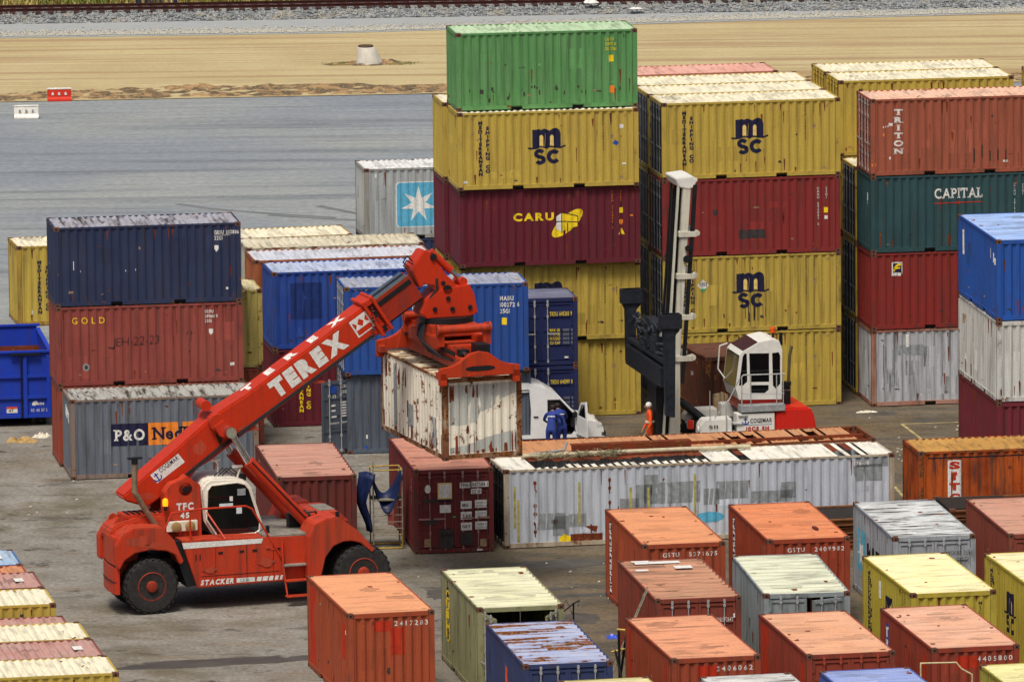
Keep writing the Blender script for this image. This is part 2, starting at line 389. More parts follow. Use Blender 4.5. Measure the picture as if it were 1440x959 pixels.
def container(key, label, x, y, z, yaw, kind, walls, roof=None, L=L20, H=H8, x0='wall', xL='wall', frame=None, group='stacked shipping containers',
              bars=None, doorcol=None, open_deg=(0, 0), skip_roof=False, barq=(.30, .74), rib=.21):
    root = thing('shipping_container', label, 'container', (0, 0, 0), 0, group)
    a = rad(yaw); ex = Vector((math.cos(a), math.sin(a), 0))
    if kind == 'X': root.location = (x, y, z); root.rotation_euler = (0, 0, a)
    else: root.location = Vector((x, y, z)) + ex * WD; root.rotation_euler = (0, 0, a + PI / 2)
    frame = frame or rusted_frame(walls); roof = roof or walls; parts = {}
    parts['frame'] = link('frame', cmesh(('f', L, H), lambda: frame_mesh(L, H, 0)), root, mat=frame)
    wb, wp, wx = wall_data(L); eb, ep, exs = end_data()
    for fc, nm in (('y0', 'side_wall'), ('yW', 'side_wall')):
        parts[fc] = link(nm, cmesh((fc, L, H), lambda: panel(wb, faceM(fc, L, H), .16, H - .07)), root, mat=walls)
    if not skip_roof: parts['top'] = link('roof', cmesh(('r', L, H, rib), lambda: roof_mesh(L, H, rib)), root, mat=roof)
    for fc, ty in (('x0', x0), ('xL', xL)):
        M = faceM(fc, L, H)
        if ty == 'wall': parts[fc] = link('end_wall', cmesh((fc, H, L), lambda: panel(eb, M, .16, H - .125)), root, mat=walls)
        elif ty == 'door':
            w = (WD - .34) / 2 - .006
            for i in (0, 1):
                lf = link('door', cmesh(('d', H), lambda: door_leaf(w, H, 0)), root, mat=doorcol or walls)
                # hinge at u=.17 (i=0) or u=WD-.17 (i=1, mirrored by turning the leaf over)
                hinge = M @ Vector((.17 if i == 0 else WD - .17, 0, -.055))
                r = (M.to_3x3() @ Vector((1, 0, 0))); ang = math.atan2(r.y, r.x)
                th = rad(open_deg[i])
                if i == 0: lf.matrix_parent_inverse.identity(); lf.location = hinge; lf.rotation_euler = (0, 0, ang - th)
                else: lf.location = hinge; lf.rotation_euler = (0, 0, ang + th); lf.scale = (-1, 1, 1)
                if bars is not False:
                    for q in barq:
                        bb = link('locking_bar', cmesh(('b', H), lambda: bar_mesh(H)), lf); bb.location = (w * q, 0, 0)
                        bm_ = bars or variant(doorcol or walls, 1.25, .15)
                        if bm_ is not M_BAR: bb.material_slots[0].link = 'OBJECT'; bb.material_slots[0].material = bm_
                parts[fc + 'LR'[i]] = lf
            gk = MB().box(.172, WD - .172, .065, .075, .17, H - .135) if 0 else None
            parts[fc] = parts[fc + 'L']
    cm = cmesh('c', casting_mesh)
    for cx in (0, L - .178):
        for cy in (0, WD - .162):
            for cz in (0, H - .118): link('corner_casting', cm, root).location = (cx, cy, cz)
    root_info = dict(root=root, L=L, H=H, parts=parts, wall=(wp, wx), end=(ep, exs), rib=rib, kind=kind, walls=walls, roofm=roof, ends=x0)
    C_ALL[key] = root_info; return root_info
def print_on(c, face, d, name='lettering', flat=None, base=.0):
    L, H = c['L'], c['H']; M = faceM(face, L, H); p = c['parts'].get(face) or c['root']
    if flat is not None: return d.put(c['root'], M, name, None, (), base=-flat)
    prof, br = c['wall'] if face[0] == 'y' else c['end']
    if face == 'top':
        _, prof, br = corr(.34, L - .34, .21, .006, .046)
    return d.put(p, M, name, prof, br, base=base)

# colours of the boxes (painted steel, weathered; paler roofs hold sky light as well as fading)
def pale(h, k, to=(200, 196, 186)):
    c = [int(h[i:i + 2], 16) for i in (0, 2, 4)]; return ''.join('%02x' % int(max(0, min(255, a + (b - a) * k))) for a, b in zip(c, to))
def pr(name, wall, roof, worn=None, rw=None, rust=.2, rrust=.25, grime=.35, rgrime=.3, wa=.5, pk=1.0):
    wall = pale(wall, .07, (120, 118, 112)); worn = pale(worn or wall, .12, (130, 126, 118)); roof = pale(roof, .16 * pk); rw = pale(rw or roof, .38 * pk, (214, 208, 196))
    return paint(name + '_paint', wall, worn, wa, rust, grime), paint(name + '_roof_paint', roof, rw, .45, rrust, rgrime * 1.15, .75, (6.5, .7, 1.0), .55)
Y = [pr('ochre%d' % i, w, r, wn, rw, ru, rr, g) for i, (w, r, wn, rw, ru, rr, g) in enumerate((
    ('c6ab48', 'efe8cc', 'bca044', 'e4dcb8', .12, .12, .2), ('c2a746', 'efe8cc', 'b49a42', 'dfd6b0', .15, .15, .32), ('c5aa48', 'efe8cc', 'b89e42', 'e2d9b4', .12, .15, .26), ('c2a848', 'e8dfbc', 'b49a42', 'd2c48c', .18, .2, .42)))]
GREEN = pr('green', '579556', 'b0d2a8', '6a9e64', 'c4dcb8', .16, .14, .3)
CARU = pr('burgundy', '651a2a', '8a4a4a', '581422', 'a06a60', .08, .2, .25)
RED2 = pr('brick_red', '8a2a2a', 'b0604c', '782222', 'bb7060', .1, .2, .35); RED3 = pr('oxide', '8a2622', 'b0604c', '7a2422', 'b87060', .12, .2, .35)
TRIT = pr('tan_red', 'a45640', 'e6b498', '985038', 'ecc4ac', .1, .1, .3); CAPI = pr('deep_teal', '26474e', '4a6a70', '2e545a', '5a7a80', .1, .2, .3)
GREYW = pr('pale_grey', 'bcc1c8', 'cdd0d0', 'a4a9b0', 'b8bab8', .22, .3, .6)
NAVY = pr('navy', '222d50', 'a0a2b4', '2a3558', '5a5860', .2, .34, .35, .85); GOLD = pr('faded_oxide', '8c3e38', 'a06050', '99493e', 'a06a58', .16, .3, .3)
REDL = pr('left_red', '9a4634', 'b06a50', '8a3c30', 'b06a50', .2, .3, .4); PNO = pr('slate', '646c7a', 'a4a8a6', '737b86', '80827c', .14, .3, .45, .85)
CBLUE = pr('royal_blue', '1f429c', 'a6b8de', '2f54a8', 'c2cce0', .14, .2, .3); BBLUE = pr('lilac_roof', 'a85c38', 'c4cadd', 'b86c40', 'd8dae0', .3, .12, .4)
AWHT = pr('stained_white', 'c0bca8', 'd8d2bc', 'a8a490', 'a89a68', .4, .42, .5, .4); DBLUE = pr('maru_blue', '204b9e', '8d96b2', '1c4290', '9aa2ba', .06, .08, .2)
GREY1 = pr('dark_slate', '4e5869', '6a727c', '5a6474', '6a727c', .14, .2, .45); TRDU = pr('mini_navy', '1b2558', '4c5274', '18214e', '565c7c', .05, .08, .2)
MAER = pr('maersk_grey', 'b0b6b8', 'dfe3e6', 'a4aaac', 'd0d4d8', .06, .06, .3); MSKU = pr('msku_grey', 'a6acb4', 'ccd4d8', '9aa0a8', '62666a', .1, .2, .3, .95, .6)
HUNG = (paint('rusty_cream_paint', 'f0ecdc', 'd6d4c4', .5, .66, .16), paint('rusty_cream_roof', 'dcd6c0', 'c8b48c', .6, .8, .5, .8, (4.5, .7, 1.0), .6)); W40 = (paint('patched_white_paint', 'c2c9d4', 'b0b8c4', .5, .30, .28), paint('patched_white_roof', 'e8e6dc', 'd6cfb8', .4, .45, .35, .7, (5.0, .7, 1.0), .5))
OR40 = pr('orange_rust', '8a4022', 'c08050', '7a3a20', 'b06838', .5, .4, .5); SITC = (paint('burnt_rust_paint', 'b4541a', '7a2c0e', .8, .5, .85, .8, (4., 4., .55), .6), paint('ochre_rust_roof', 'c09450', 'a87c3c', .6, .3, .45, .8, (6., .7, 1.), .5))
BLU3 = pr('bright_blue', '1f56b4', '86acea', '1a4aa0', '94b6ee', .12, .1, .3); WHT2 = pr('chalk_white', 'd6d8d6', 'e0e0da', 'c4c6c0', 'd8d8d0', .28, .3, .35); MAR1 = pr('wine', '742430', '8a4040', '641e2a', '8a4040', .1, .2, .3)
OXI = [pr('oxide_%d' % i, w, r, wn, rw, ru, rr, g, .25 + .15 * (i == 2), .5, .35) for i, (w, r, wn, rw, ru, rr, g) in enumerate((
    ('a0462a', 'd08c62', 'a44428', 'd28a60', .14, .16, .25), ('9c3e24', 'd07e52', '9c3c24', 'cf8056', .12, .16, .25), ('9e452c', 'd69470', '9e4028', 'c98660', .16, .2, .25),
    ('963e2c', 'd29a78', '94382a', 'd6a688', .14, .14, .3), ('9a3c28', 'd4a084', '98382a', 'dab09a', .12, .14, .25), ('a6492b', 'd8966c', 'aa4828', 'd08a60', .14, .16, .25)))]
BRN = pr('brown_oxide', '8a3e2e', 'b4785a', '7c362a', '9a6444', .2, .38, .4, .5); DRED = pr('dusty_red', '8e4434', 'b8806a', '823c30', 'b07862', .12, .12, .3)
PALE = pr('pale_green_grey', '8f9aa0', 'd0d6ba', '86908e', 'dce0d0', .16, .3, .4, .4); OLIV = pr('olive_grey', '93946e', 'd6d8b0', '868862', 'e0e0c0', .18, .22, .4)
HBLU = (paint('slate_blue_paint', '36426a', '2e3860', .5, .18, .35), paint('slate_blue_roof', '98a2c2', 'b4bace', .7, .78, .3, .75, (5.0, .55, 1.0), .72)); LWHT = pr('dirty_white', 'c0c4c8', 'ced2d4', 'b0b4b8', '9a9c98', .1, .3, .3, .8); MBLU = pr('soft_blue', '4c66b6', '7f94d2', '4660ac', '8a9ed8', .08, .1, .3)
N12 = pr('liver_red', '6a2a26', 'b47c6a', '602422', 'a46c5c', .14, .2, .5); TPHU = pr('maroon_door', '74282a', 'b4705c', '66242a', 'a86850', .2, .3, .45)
LLM = pr('mauve_red', '8a4a44', 'b88078', '80443e', 'a8968e', .15, .25, .3); LLB = pr('left_blue', '3f6ea8', '94b4d6', '3f6ea8', 'a8c0d8', .1, .15, .3); PINK = pr('salmon', 'c07868', 'dc9c8c', 'c07868', 'e0aa9a', .1, .12, .2)

def msc(c, face='y0', logo=True, cols=True, idc=True, du=0., mirror=False):
    d = Dec(); L = c['L']
    if cols: d.vtext(P_NAVY, 'MEDITERRANEAN', .76, 2.30, .12, .142, bold=.055, stretch=1.25); d.vtext(P_NAVY, 'SHIPPING CO', 1.0, 2.12, .12, .142, bold=.055, stretch=1.25)
    if logo:
        d0 = d; d = Dec(); u, w = L / 2 - .06 + du, 1.36
        d.poly(P_NAVY, [(u - .47, w), (u - .47, w + .60), (u - .22, w + .62), (u - .2, w + .58), (u - .08, w + .64), (u + .02, w + .60), (u + .1, w + .56), (u + .2, w + .63), (u + .33, w + .65), (u + .43, w + .58), (u + .47, w + .46), (u + .47, w)], 1)
        for k in (-.23, .12): d.poly(P_CREAM, [(u + k, w + .04), (u + k + .12, w + .04), (u + k + .12, w + .36), (u + k + .09, w + .42), (u + k + .03, w + .42), (u + k, w + .36)], 2)
        d.ribbon(P_NAVY, [(u - .62, w), (u - .5, w - .025), (u - .36, w - .01), (u - .16, w + .05), (u, w - .01), (u + .16, w + .05), (u + .34, w), (u + .48, w), (u + .64, w + .05)], .055, 2)
        d.arc(P_NAVY, (u - .24, w - .20), .125, 25, 225, .12, 2, sy=.8); d.arc(P_NAVY, (u - .22, w - .40), .125, 60, -155, .12, 2, sy=.8); d.ribbon(P_NAVY, [(u - .345, w - .24), (u - .28, w - .29), (u - .17, w - .315), (u - .11, w - .37)], .12, 2)
        d.arc(P_NAVY, (u + .24, w - .30), .17, 40, 320, .13, 2, n=16)
        print_on(c, face, d, 'emblem'); d = d0
    if idc: d.vtext(P_DARK, 'MSCU 1585624', 4.87, 2.44, .07, .105, bold=.0); d.vtext(P_DARK, '22G1', 5.15, 2.44, .07, .105, bold=0.); d.poly(P_TAN, [(5.1, 1.72), (5.22, 1.72), (5.22, 1.64), (5.16, 1.57), (5.1, 1.64)])
    d.ribbon(P_TAN, [(.45, 2.44), (.45, 2.36), (.53, 2.36), (.53, 2.44)], .02); d.ribbon(P_TAN, [(5.55, 2.44), (5.55, 2.36), (5.63, 2.36), (5.63, 2.44)], .02)
    return d
def idblock(d, m, u, w, lines, h=.10, gap=.15, bold=.03):
    for i, s in enumerate(lines): d.text(m, s, u, w - i * gap, h, bold=bold, stretch=.74)
    return d
def vid(d, m, u, w, a, b=None, h=.075, p=.10): 
    d.vtext(m, a, u, w, h, p, bold=.01)
    if b: d.vtext(m, b, u + .28, w, h, p, bold=.01)
    return d

_var = {}
def variant(m, k, rust=.1):
    key = (m.name, k)
    if key not in _var:
        q = m.copy(); n = [x for x in q.node_tree.nodes if x.type == 'GROUP'][0]
        for nm in ('Color', 'Worn'): n.inputs[nm].default_value = tuple(max(0, min(1, x * k)) for x in n.inputs[nm].default_value[:3]) + (1,)
        n.inputs['Rust'].default_value += rust; n.inputs['Seed'].default_value += 11.3; _var[key] = q
    return _var[key]
def wear(c, faces, seed, wall, roof=None, amount=1.0):
    """repainted squares, rust runs, scuffs and scratches that a worked box collects, folded over its ribs"""
    rn = random.Random(seed); L, H = c['L'], c['H']
    for f in faces:
        W = L if f[0] == 'y' else WD; d = Dec(); ar = W / 6.0
        for i in range(int(rn.uniform(1.5, 4.5) * ar * amount + .5)):
            a, b = rn.uniform(.25, 1.0), rn.uniform(.2, .8); u = rn.uniform(.2, max(.25, W - .2 - a)); w = rn.uniform(.2, H - .2 - b)
            d.rect(variant(wall, rn.choice((.82, .9, 1.12, 1.2)), 0.), u, w, min(a, W - .2 - u), b, .3 + .1 * (i % 3))
        for i in range(int(rn.uniform(8, 18) * ar * amount)):
            u = rn.uniform(.2, W - .2); h = rn.uniform(.08, .55) ** 1.0; w = rn.choice((H - .14 - h, rn.uniform(.2, H - .3 - h), .17)); q = rn.uniform(.012, .04)
            d.poly(M_RUSTY, [(u - q, w + h), (u + q, w + h), (u + q * .4, w), (u - q * .3, w + h * .1)], .7)
        for i in range(int(rn.uniform(6, 14) * ar * amount)):
            u, w = rn.uniform(.2, W - .3), rn.choice((rn.uniform(.17, .6), rn.uniform(.3, H - .3))); a, b = rn.uniform(.03, .22), rn.uniform(.015, .07)
            d.poly(rn.choice((P_DARK, M_RUSTY, P_TAN, variant(wall, 1.35, 0.))), [(u, w), (u + a, w + rn.uniform(-.04, .04)), (u + a * .9, w + b), (u + a * .2, w + b * 1.2)], .8)
        print_on(c, f, d, 'wear_marks', base=.0004)
    if roof and c['parts'].get('top'):
        d = Dec()
        for i in range(int(rn.uniform(3, 7) * amount * L / 6)):
            u, v, a, b = rn.uniform(.5, L - .5), rn.uniform(.4, WD - .4), rn.uniform(.08, .4), rn.uniform(.15, .6); n = 14
            pts = [(u + a * math.cos(2 * PI * j / n) * rn.uniform(.6, 1.2), v + b * math.sin(2 * PI * j / n) * rn.uniform(.6, 1.2)) for j in range(n)]
            d.poly(variant(roof, rn.choice((.68, .8, 1.08)), .2), [(min(L - .1, max(.1, x)), min(WD - .08, max(.08, y))) for x, y in pts], .3 + .08 * i)
        for i in range(int(rn.uniform(5, 12) * amount * L / 6)):
            u, v = rn.uniform(.2, L - .2), rn.choice((rn.uniform(.07, .2), rn.uniform(WD - .3, WD - .1), rn.uniform(.2, WD - .3))); a, b = rn.uniform(.03, .16), rn.uniform(.03, .2)
            d.poly(M_RUSTY, [(u, v), (u + a, v + .02), (u + a * .8, v + b), (u - .01, v + b * .7)], 1.2)
        M = faceM('top', L, H); pitch = c['rib']; _, prof, br = corr(.34, L - .34, pitch, .006, .046 if pitch < .3 else .052)
        d.put(c['parts']['top'], M, 'stains', lambda u: prof(u) if .34 < u < L - .34 else .016, br, base=.0006)
# ---------------------------------------------------------------- ground, lot, sand, gravel, track, grass
def ground_mat(name, fn):
    m = bpy.data.materials.new(name); m.use_nodes = True; t = m.node_tree; b = t.nodes['Principled BSDF']; b.inputs['Specular IOR Level'].default_value = .25
    tc = t.nodes.new('ShaderNodeTexCoord'); fn(t, tc.outputs['Object'], b); return m
def bump(t, b, h, st=.4, dist=.03):
    n = t.nodes.new('ShaderNodeBump'); n.inputs['Strength'].default_value = st; n.inputs['Distance'].default_value = dist
    t.links.new(h, n.inputs['Height']); t.links.new(n.outputs[0], b.inputs['Normal'])
def yard(t, v, b):
    big = noise(t, v, .11, 5, .6); mid = noise(t, v, .55, 7, .62); fine = noise(t, v, 7.0, 6, .7); stx = noise(t, v, 1.0, 7, .72, (.30, .75, 1)); sty = noise(t, v, 1.0, 4, .6, (.35, .9, 1))
    c = mixc(t, maprange(t, big, .40, .62), lin('7e7a72'), lin('68614f'))
    c = mixc(t, maprange(t, mid, .35, .7), c, lin('8e8b84'))
    c = mixc(t, mathn(t, 'MULTIPLY', maprange(t, stx, .52, .68), .7), c, lin('46423c'))
    c = mixc(t, mathn(t, 'MULTIPLY', maprange(t, sty, .56, .75), .5), c, lin('7a6244'))
    sep = t.nodes.new('ShaderNodeSeparateXYZ'); t.links.new(v, sep.inputs[0])
    # the worn brown service yard to the right of the lift truck
    e = mathn(t, 'ADD', sep.outputs[0], mathn(t, 'MULTIPLY', mid, 6.0))
    c = mixc(t, mathn(t, 'MULTIPLY', maprange(t, e, -2., 5.), .75), c, mixc(t, maprange(t, stx, .38, .62), lin('68583f'), lin('484238')))
    c = mixc(t, mathn(t, 'MULTIPLY', maprange(t, noise(t, v, .8, 6, .7), .58, .70), .85), c, lin('34312c'))
    c = mixc(t, 1.0, c, mixc(t, maprange(t, fine, .25, .75), (.62, .62, .63, 1), (1.30, 1.30, 1.28, 1)), 'MULTIPLY')
    t.links.new(c, b.inputs['Base Color']); t.links.new(maprange(t, mid, .3, .7, .75, .95), b.inputs['Roughness'])
    bump(t, b, mathn(t, 'ADD', fine, mathn(t, 'MULTIPLY', mid, 1.5)), .6, .02)
def lot(t, v, b):
    stx = noise(t, v, 1.0, 6, .65, (.045, .55, 1)); st2 = noise(t, v, 1.0, 5, .6, (.12, 2.2, 1)); fine = noise(t, v, 3.0, 8, .75); big = noise(t, v, .05, 4, .5)
    c = mixc(t, maprange(t, big, .38, .62), lin('828a92'), lin('929796'))
    c = mixc(t, mathn(t, 'MULTIPLY', maprange(t, stx, .47, .68), .7), c, lin('646a72'))
    c = mixc(t, mathn(t, 'MULTIPLY', maprange(t, st2, .56, .74), .55), c, lin('505459'))
    c = mixc(t, mathn(t, 'MULTIPLY', maprange(t, st2, .44, .28), .5), c, lin('a8acaa'))
    c = mixc(t, 1.0, c, mixc(t, maprange(t, fine, .25, .75), (.74, .74, .75, 1), (1.2, 1.2, 1.2, 1)), 'MULTIPLY')
    t.links.new(c, b.inputs['Base Color']); b.inputs['Roughness'].default_value = .85; bump(t, b, fine, .3, .01)
def sand(t, v, b):
    ln = noise(t, v, 1.0, 3, .55, (.025, .85, 1)); ln2 = noise(t, v, 1.0, 4, .6, (.05, 2.6, 1)); fine = noise(t, v, 5.0, 5, .7); big = noise(t, v, .15, 4, .5)
    c = mixc(t, maprange(t, big, .35, .65), lin('b8aa82'), lin('b0a078'))
    c = mixc(t, mathn(t, 'MULTIPLY', maprange(t, ln, .52, .62), .6), c, lin('96795a'))
    c = mixc(t, mathn(t, 'MULTIPLY', maprange(t, ln2, .55, .68), .5), c, lin('917456'))
    c = mixc(t, mathn(t, 'MULTIPLY', maprange(t, ln2, .45, .3), .4), c, lin('c8ba8c'))
    c = mixc(t, 1.0, c, mixc(t, maprange(t, fine, .25, .75), (.9, .9, .9, 1), (1.08, 1.08, 1.08, 1)), 'MULTIPLY')
    t.links.new(c, b.inputs['Base Color']); b.inputs['Roughness'].default_value = .95; bump(t, b, mathn(t, 'ADD', ln, mathn(t, 'MULTIPLY', ln2, .4)), .8, .15)
def stones(t, v, b):
    vo = t.nodes.new('ShaderNodeTexVoronoi'); vo.inputs['Scale'].default_value = 9.0; t.links.new(v, vo.inputs['Vector'])
    sp = t.nodes.new('ShaderNodeSeparateColor'); t.links.new(vo.outputs['Color'], sp.inputs[0])
    c = mixc(t, sp.outputs[0], lin('54595e'), lin('a0a4a4')); c = mixc(t, mathn(t, 'MULTIPLY', maprange(t, noise(t, v, .8, 4), .5, .7), .5), c, lin('a49c88'))
    t.links.new(c, b.inputs['Base Color']); b.inputs['Roughness'].default_value = .9; bump(t, b, vo.outputs['Distance'], .9, .05)
def dirt(t, v, b):
    n = noise(t, v, 1.3, 7, .7); f = noise(t, v, 7, 5, .7); c = mixc(t, maprange(t, n, .40, .58), lin('a5865f'), lin('5a4f3e')); c = mixc(t, maprange(t, f, .5, .75), c, lin('bda57a'))
    t.links.new(c, b.inputs['Base Color']); b.inputs['Roughness'].default_value = .95; bump(t, b, f, .6, .05)
def grassy(t, v, b):
    n = noise(t, v, .9, 6, .7); f = noise(t, v, 5, 5, .7); c = mixc(t, maprange(t, n, .38, .66), lin('b09c5e'), lin('7c8440')); c = mixc(t, maprange(t, f, .55, .75), c, lin('5c6430'))
    t.links.new(c, b.inputs['Base Color']); b.inputs['Roughness'].default_value = .95; bump(t, b, f, .6, .1)
def fdust(t, v, b):
    n = noise(t, v, 1.2, 5, .6); c = mixc(t, n, lin('8e979e'), lin('a8a9a4')); t.links.new(c, b.inputs['Base Color']); b.inputs['Roughness'].default_value = .95
M_YARD = ground_mat('worn_yard', yard); M_LOT = ground_mat('grey_lot', lot); M_SAND = ground_mat('graded_sand', sand); M_STONE = ground_mat('ballast_stone', stones)
M_DIRT = ground_mat('dug_dirt', dirt); M_GRASSG = ground_mat('dry_grass_ground', grassy); M_FINE = ground_mat('fine_grey_gravel', fdust)
def sheet(name, pts, z, m):
    me = bpy.data.meshes.new(name); me.from_pydata([(x, y, z) for x, y in pts], [], [tuple(range(len(pts)))]); me.materials.append(m); return structure(link(name, me))
sheet('ground', [(-2500, -700), (2500, -700), (2500, 3000), (-2500, 3000)], 0, M_YARD)
edge = lambda x: 107.4 + .07 * (x + 22); grav = lambda x: float(np.interp(x, (-200, -23.5, -7.7, 8, 24, 200), (128, 130.7, 131.2, 133.8, 136.2, 150))); bal = lambda x: 136.0 + .05 * (x + 24)
xs = [-300, -120, -60, -40, -30, -24, -16, -8, 0, 8, 16, 24, 30, 40, 60, 120, 300]
band = lambda f, g: [(x, f(x)) for x in xs] + [(x, g(x)) for x in reversed(xs)]
sheet('far_lot', band(lambda x: 33 + .12 * (x + 20), edge), .004, M_LOT)
# graded sand: a gently furrowed sheet
def grid(name, x0, x1, nx, f0, f1, ny, zf, m, extra=None):
    vs = []; fs = []
    for i in range(nx + 1):
        x = x0 + (x1 - x0) * i / nx
        for j in range(ny + 1):
            y = f0(x) + (f1(x) - f0(x)) * j / ny; vs.append((x, y, zf(x, y, j / ny)))
    for i in range(nx):
        for j in range(ny): a = i * (ny + 1) + j; fs.append((a, a + ny + 1, a + ny + 2, a + 1))
    me = bpy.data.meshes.new(name); me.from_pydata(vs, [], fs); me.materials.append(m)
    for p in me.polygons: p.use_smooth = True
    return link(name, me)
NZ = lambda x, y, s, o=0.: mnoise.fractal(Vector((x * s, y * s, o)), 1.0, 2.0, 4)
sd_z = lambda x, y, t: .03 + .035 * (1 + mnoise.noise(Vector((x * .035, y * 1.6, 1.3)))) * min(1, t * 12, (1 - t) * 12 + .2) 
structure(grid('sand', -70, 70, 60, edge, grav, 110, sd_z, M_SAND))
def berm_z(x, y, t): return .02 + max(0., (.06 + .26 * max(0, NZ(x, y, .55))) * math.sin(PI * t) ** .8 + .12 * NZ(x, y, 2.2, 4.) * math.sin(PI * t))
stuff(grid('dirt_berm', -40, 45, 260, lambda x: edge(x) + .1, lambda x: edge(x) + 4.2 + NZ(x, 0, .12) * 1.5, 14, berm_z, M_DIRT))
sheet('gravel_strip', band(lambda x: grav(x) - .15, lambda x: bal(x) + .1), .055, M_FINE)
def bal_z(x, y, t): return .06 + float(np.interp(t, (0, .18, 1), (0, .22, .26))) + .06 * NZ(x, y, 2.5)
structure(grid('ballast_bed', -70, 70, 240, bal, lambda x: bal(x) + 4.7, 16, bal_z, M_STONE))
def g_z(x, y, t): return .22 + .2 * NZ(x, y, .3) + t * .6
structure(grid('grass_bank', -90, 90, 90, lambda x: bal(x) + 4.5, lambda x: bal(x) + 60, 40, g_z, M_GRASSG))
# loose stones on the ballast slope and along the sand edge
def stone_field(name, n, pos, r0, r1, m):
    rs = np.random.RandomState(len(name)); base = np.array([(0, 0, 1), (.9, 0, .2), (.3, .85, .1), (-.75, .55, .15), (-.7, -.6, .2), (.35, -.85, .1), (0, 0, -.7)]); tri = np.array([(0, 1, 2), (0, 2, 3), (0, 3, 4), (0, 4, 5), (0, 5, 1), (6, 2, 1), (6, 3, 2), (6, 4, 3), (6, 5, 4), (6, 1, 5)])
    V = []; Fs = []
    for i in range(n):
        x, y, z = pos(rs); r = rs.uniform(r0, r1); a = rs.uniform(0, 6.28); c, s = math.cos(a), math.sin(a)
        b = base * rs.uniform(.7, 1.3, (7, 3)) * r; V.append(np.stack([b[:, 0] * c - b[:, 1] * s + x, b[:, 0] * s + b[:, 1] * c + y, b[:, 2] * .8 + z], 1)); Fs.append(tri + 7 * i)
    me = bpy.data.meshes.new(name); me.from_pydata(np.concatenate(V).tolist(), [], np.concatenate(Fs).tolist()); me.materials.append(m); return stuff(link(name, me))
def pb(rs): x = rs.uniform(-30, 30); t = rs.uniform(0, .55) ** 1.2; return x, bal(x) + t * 4.7, bal_z(x, bal(x) + t * 4.7, t)
stone_field('ballast_stones', 14000, pb, .04, .10, M_STONE)
def pg(rs): x = rs.uniform(-30, 30); return x, grav(x) + abs(rs.normal(0, .9)) - .2 + .5, .07
stone_field('gravel_stones', 9000, pg, .03, .09, ground_mat('pale_gravel', lambda t, v, b: (t.links.new(mixc(t, noise(t, v, 6, 4), lin('8c8c86'), lin('c2bfb2')), b.inputs['Base Color']))))
# track
M_RAIL = plain('rail_rust', '4a2622', .7, .3, var=.3); M_SLEEP = plain('sleeper_timber', '3c2a26', .9, var=.35)
tr_ = thing('railway_track', 'rusty railway track on grey ballast along the top of the yard', 'railway track', (0, bal(0) + 2.75, .27), math.degrees(math.atan(.05)))
for yy in (-.7175, .7175):
    MB().prism([(0, 0)], 0, 0) if 0 else None
    r = MB()
    for a, b_, z0, z1 in ((-.065, .065, .13, .145), (-.012, .012, .145, .235), (-.036, .036, .235, .275)): r.box(-65, 65, yy + a, yy + b_, z0, z1)
    r.build('rail', M_RAIL, tr_)
sm = MB().box(-.125, .125, -1.3, 1.3, 0, .13).mesh('sleeper'); sm.materials.append(M_SLEEP)
for i in range(100): link('sleeper', sm, tr_).location = ((i - 50) * .6, random.uniform(-.03, .03), random.uniform(-.01, .01))
# grass
def grass_field(name, n, pos, h0, h1, m, blades=5):
    rs = np.random.RandomState(3); V = []; F = []
    for i in range(n):
        x, y, z = pos(rs)
        for k in range(blades):
            a = rs.uniform(0, 6.28); h = rs.uniform(h0, h1); w = h * .09; lx, ly = math.cos(a) * h * .45, math.sin(a) * h * .45; o = len(V)
            px, py = -math.sin(a) * w, math.cos(a) * w; dx, dy = rs.uniform(-.12, .12, 2)
            V += [(x + dx + px, y + dy + py, z), (x + dx - px, y + dy - py, z), (x + dx + lx * .5 - px * .6, y + dy + ly * .5 - py * .6, z + h * .6), (x + dx + lx * .5 + px * .6, y + dy + ly * .5 + py * .6, z + h * .6), (x + dx + lx, y + dy + ly, z + h)]
            F += [(o, o + 1, o + 2, o + 3), (o + 3, o + 2, o + 4)]
    me = bpy.data.meshes.new(name); me.from_pydata(V, [], F); me.materials.append(m); return stuff(link(name, me))
M_GR = [plain('dry_blades', 'a8975a', .8, var=.35, scale=1.2), plain('green_blades', '6e7c38', .8, var=.35, scale=1.5)]
def pgr(rs): x = rs.uniform(-28, 28); y = bal(x) + 4.6 + rs.uniform(0, 9); return x, y, g_z(x, y, 0)
grass_field('dry_grass', 5000, pgr, .15, .5, M_GR[0]); grass_field('green_grass', 1100, lambda rs: (lambda x, y: (x, y, g_z(x, y, 0)))(rs.choice((-22, -14.5, -10, -20, 3)) + rs.normal(0, 1.4), bal(-15) + 4.9 + rs.uniform(0, 5)), .2, .55, M_GR[1])
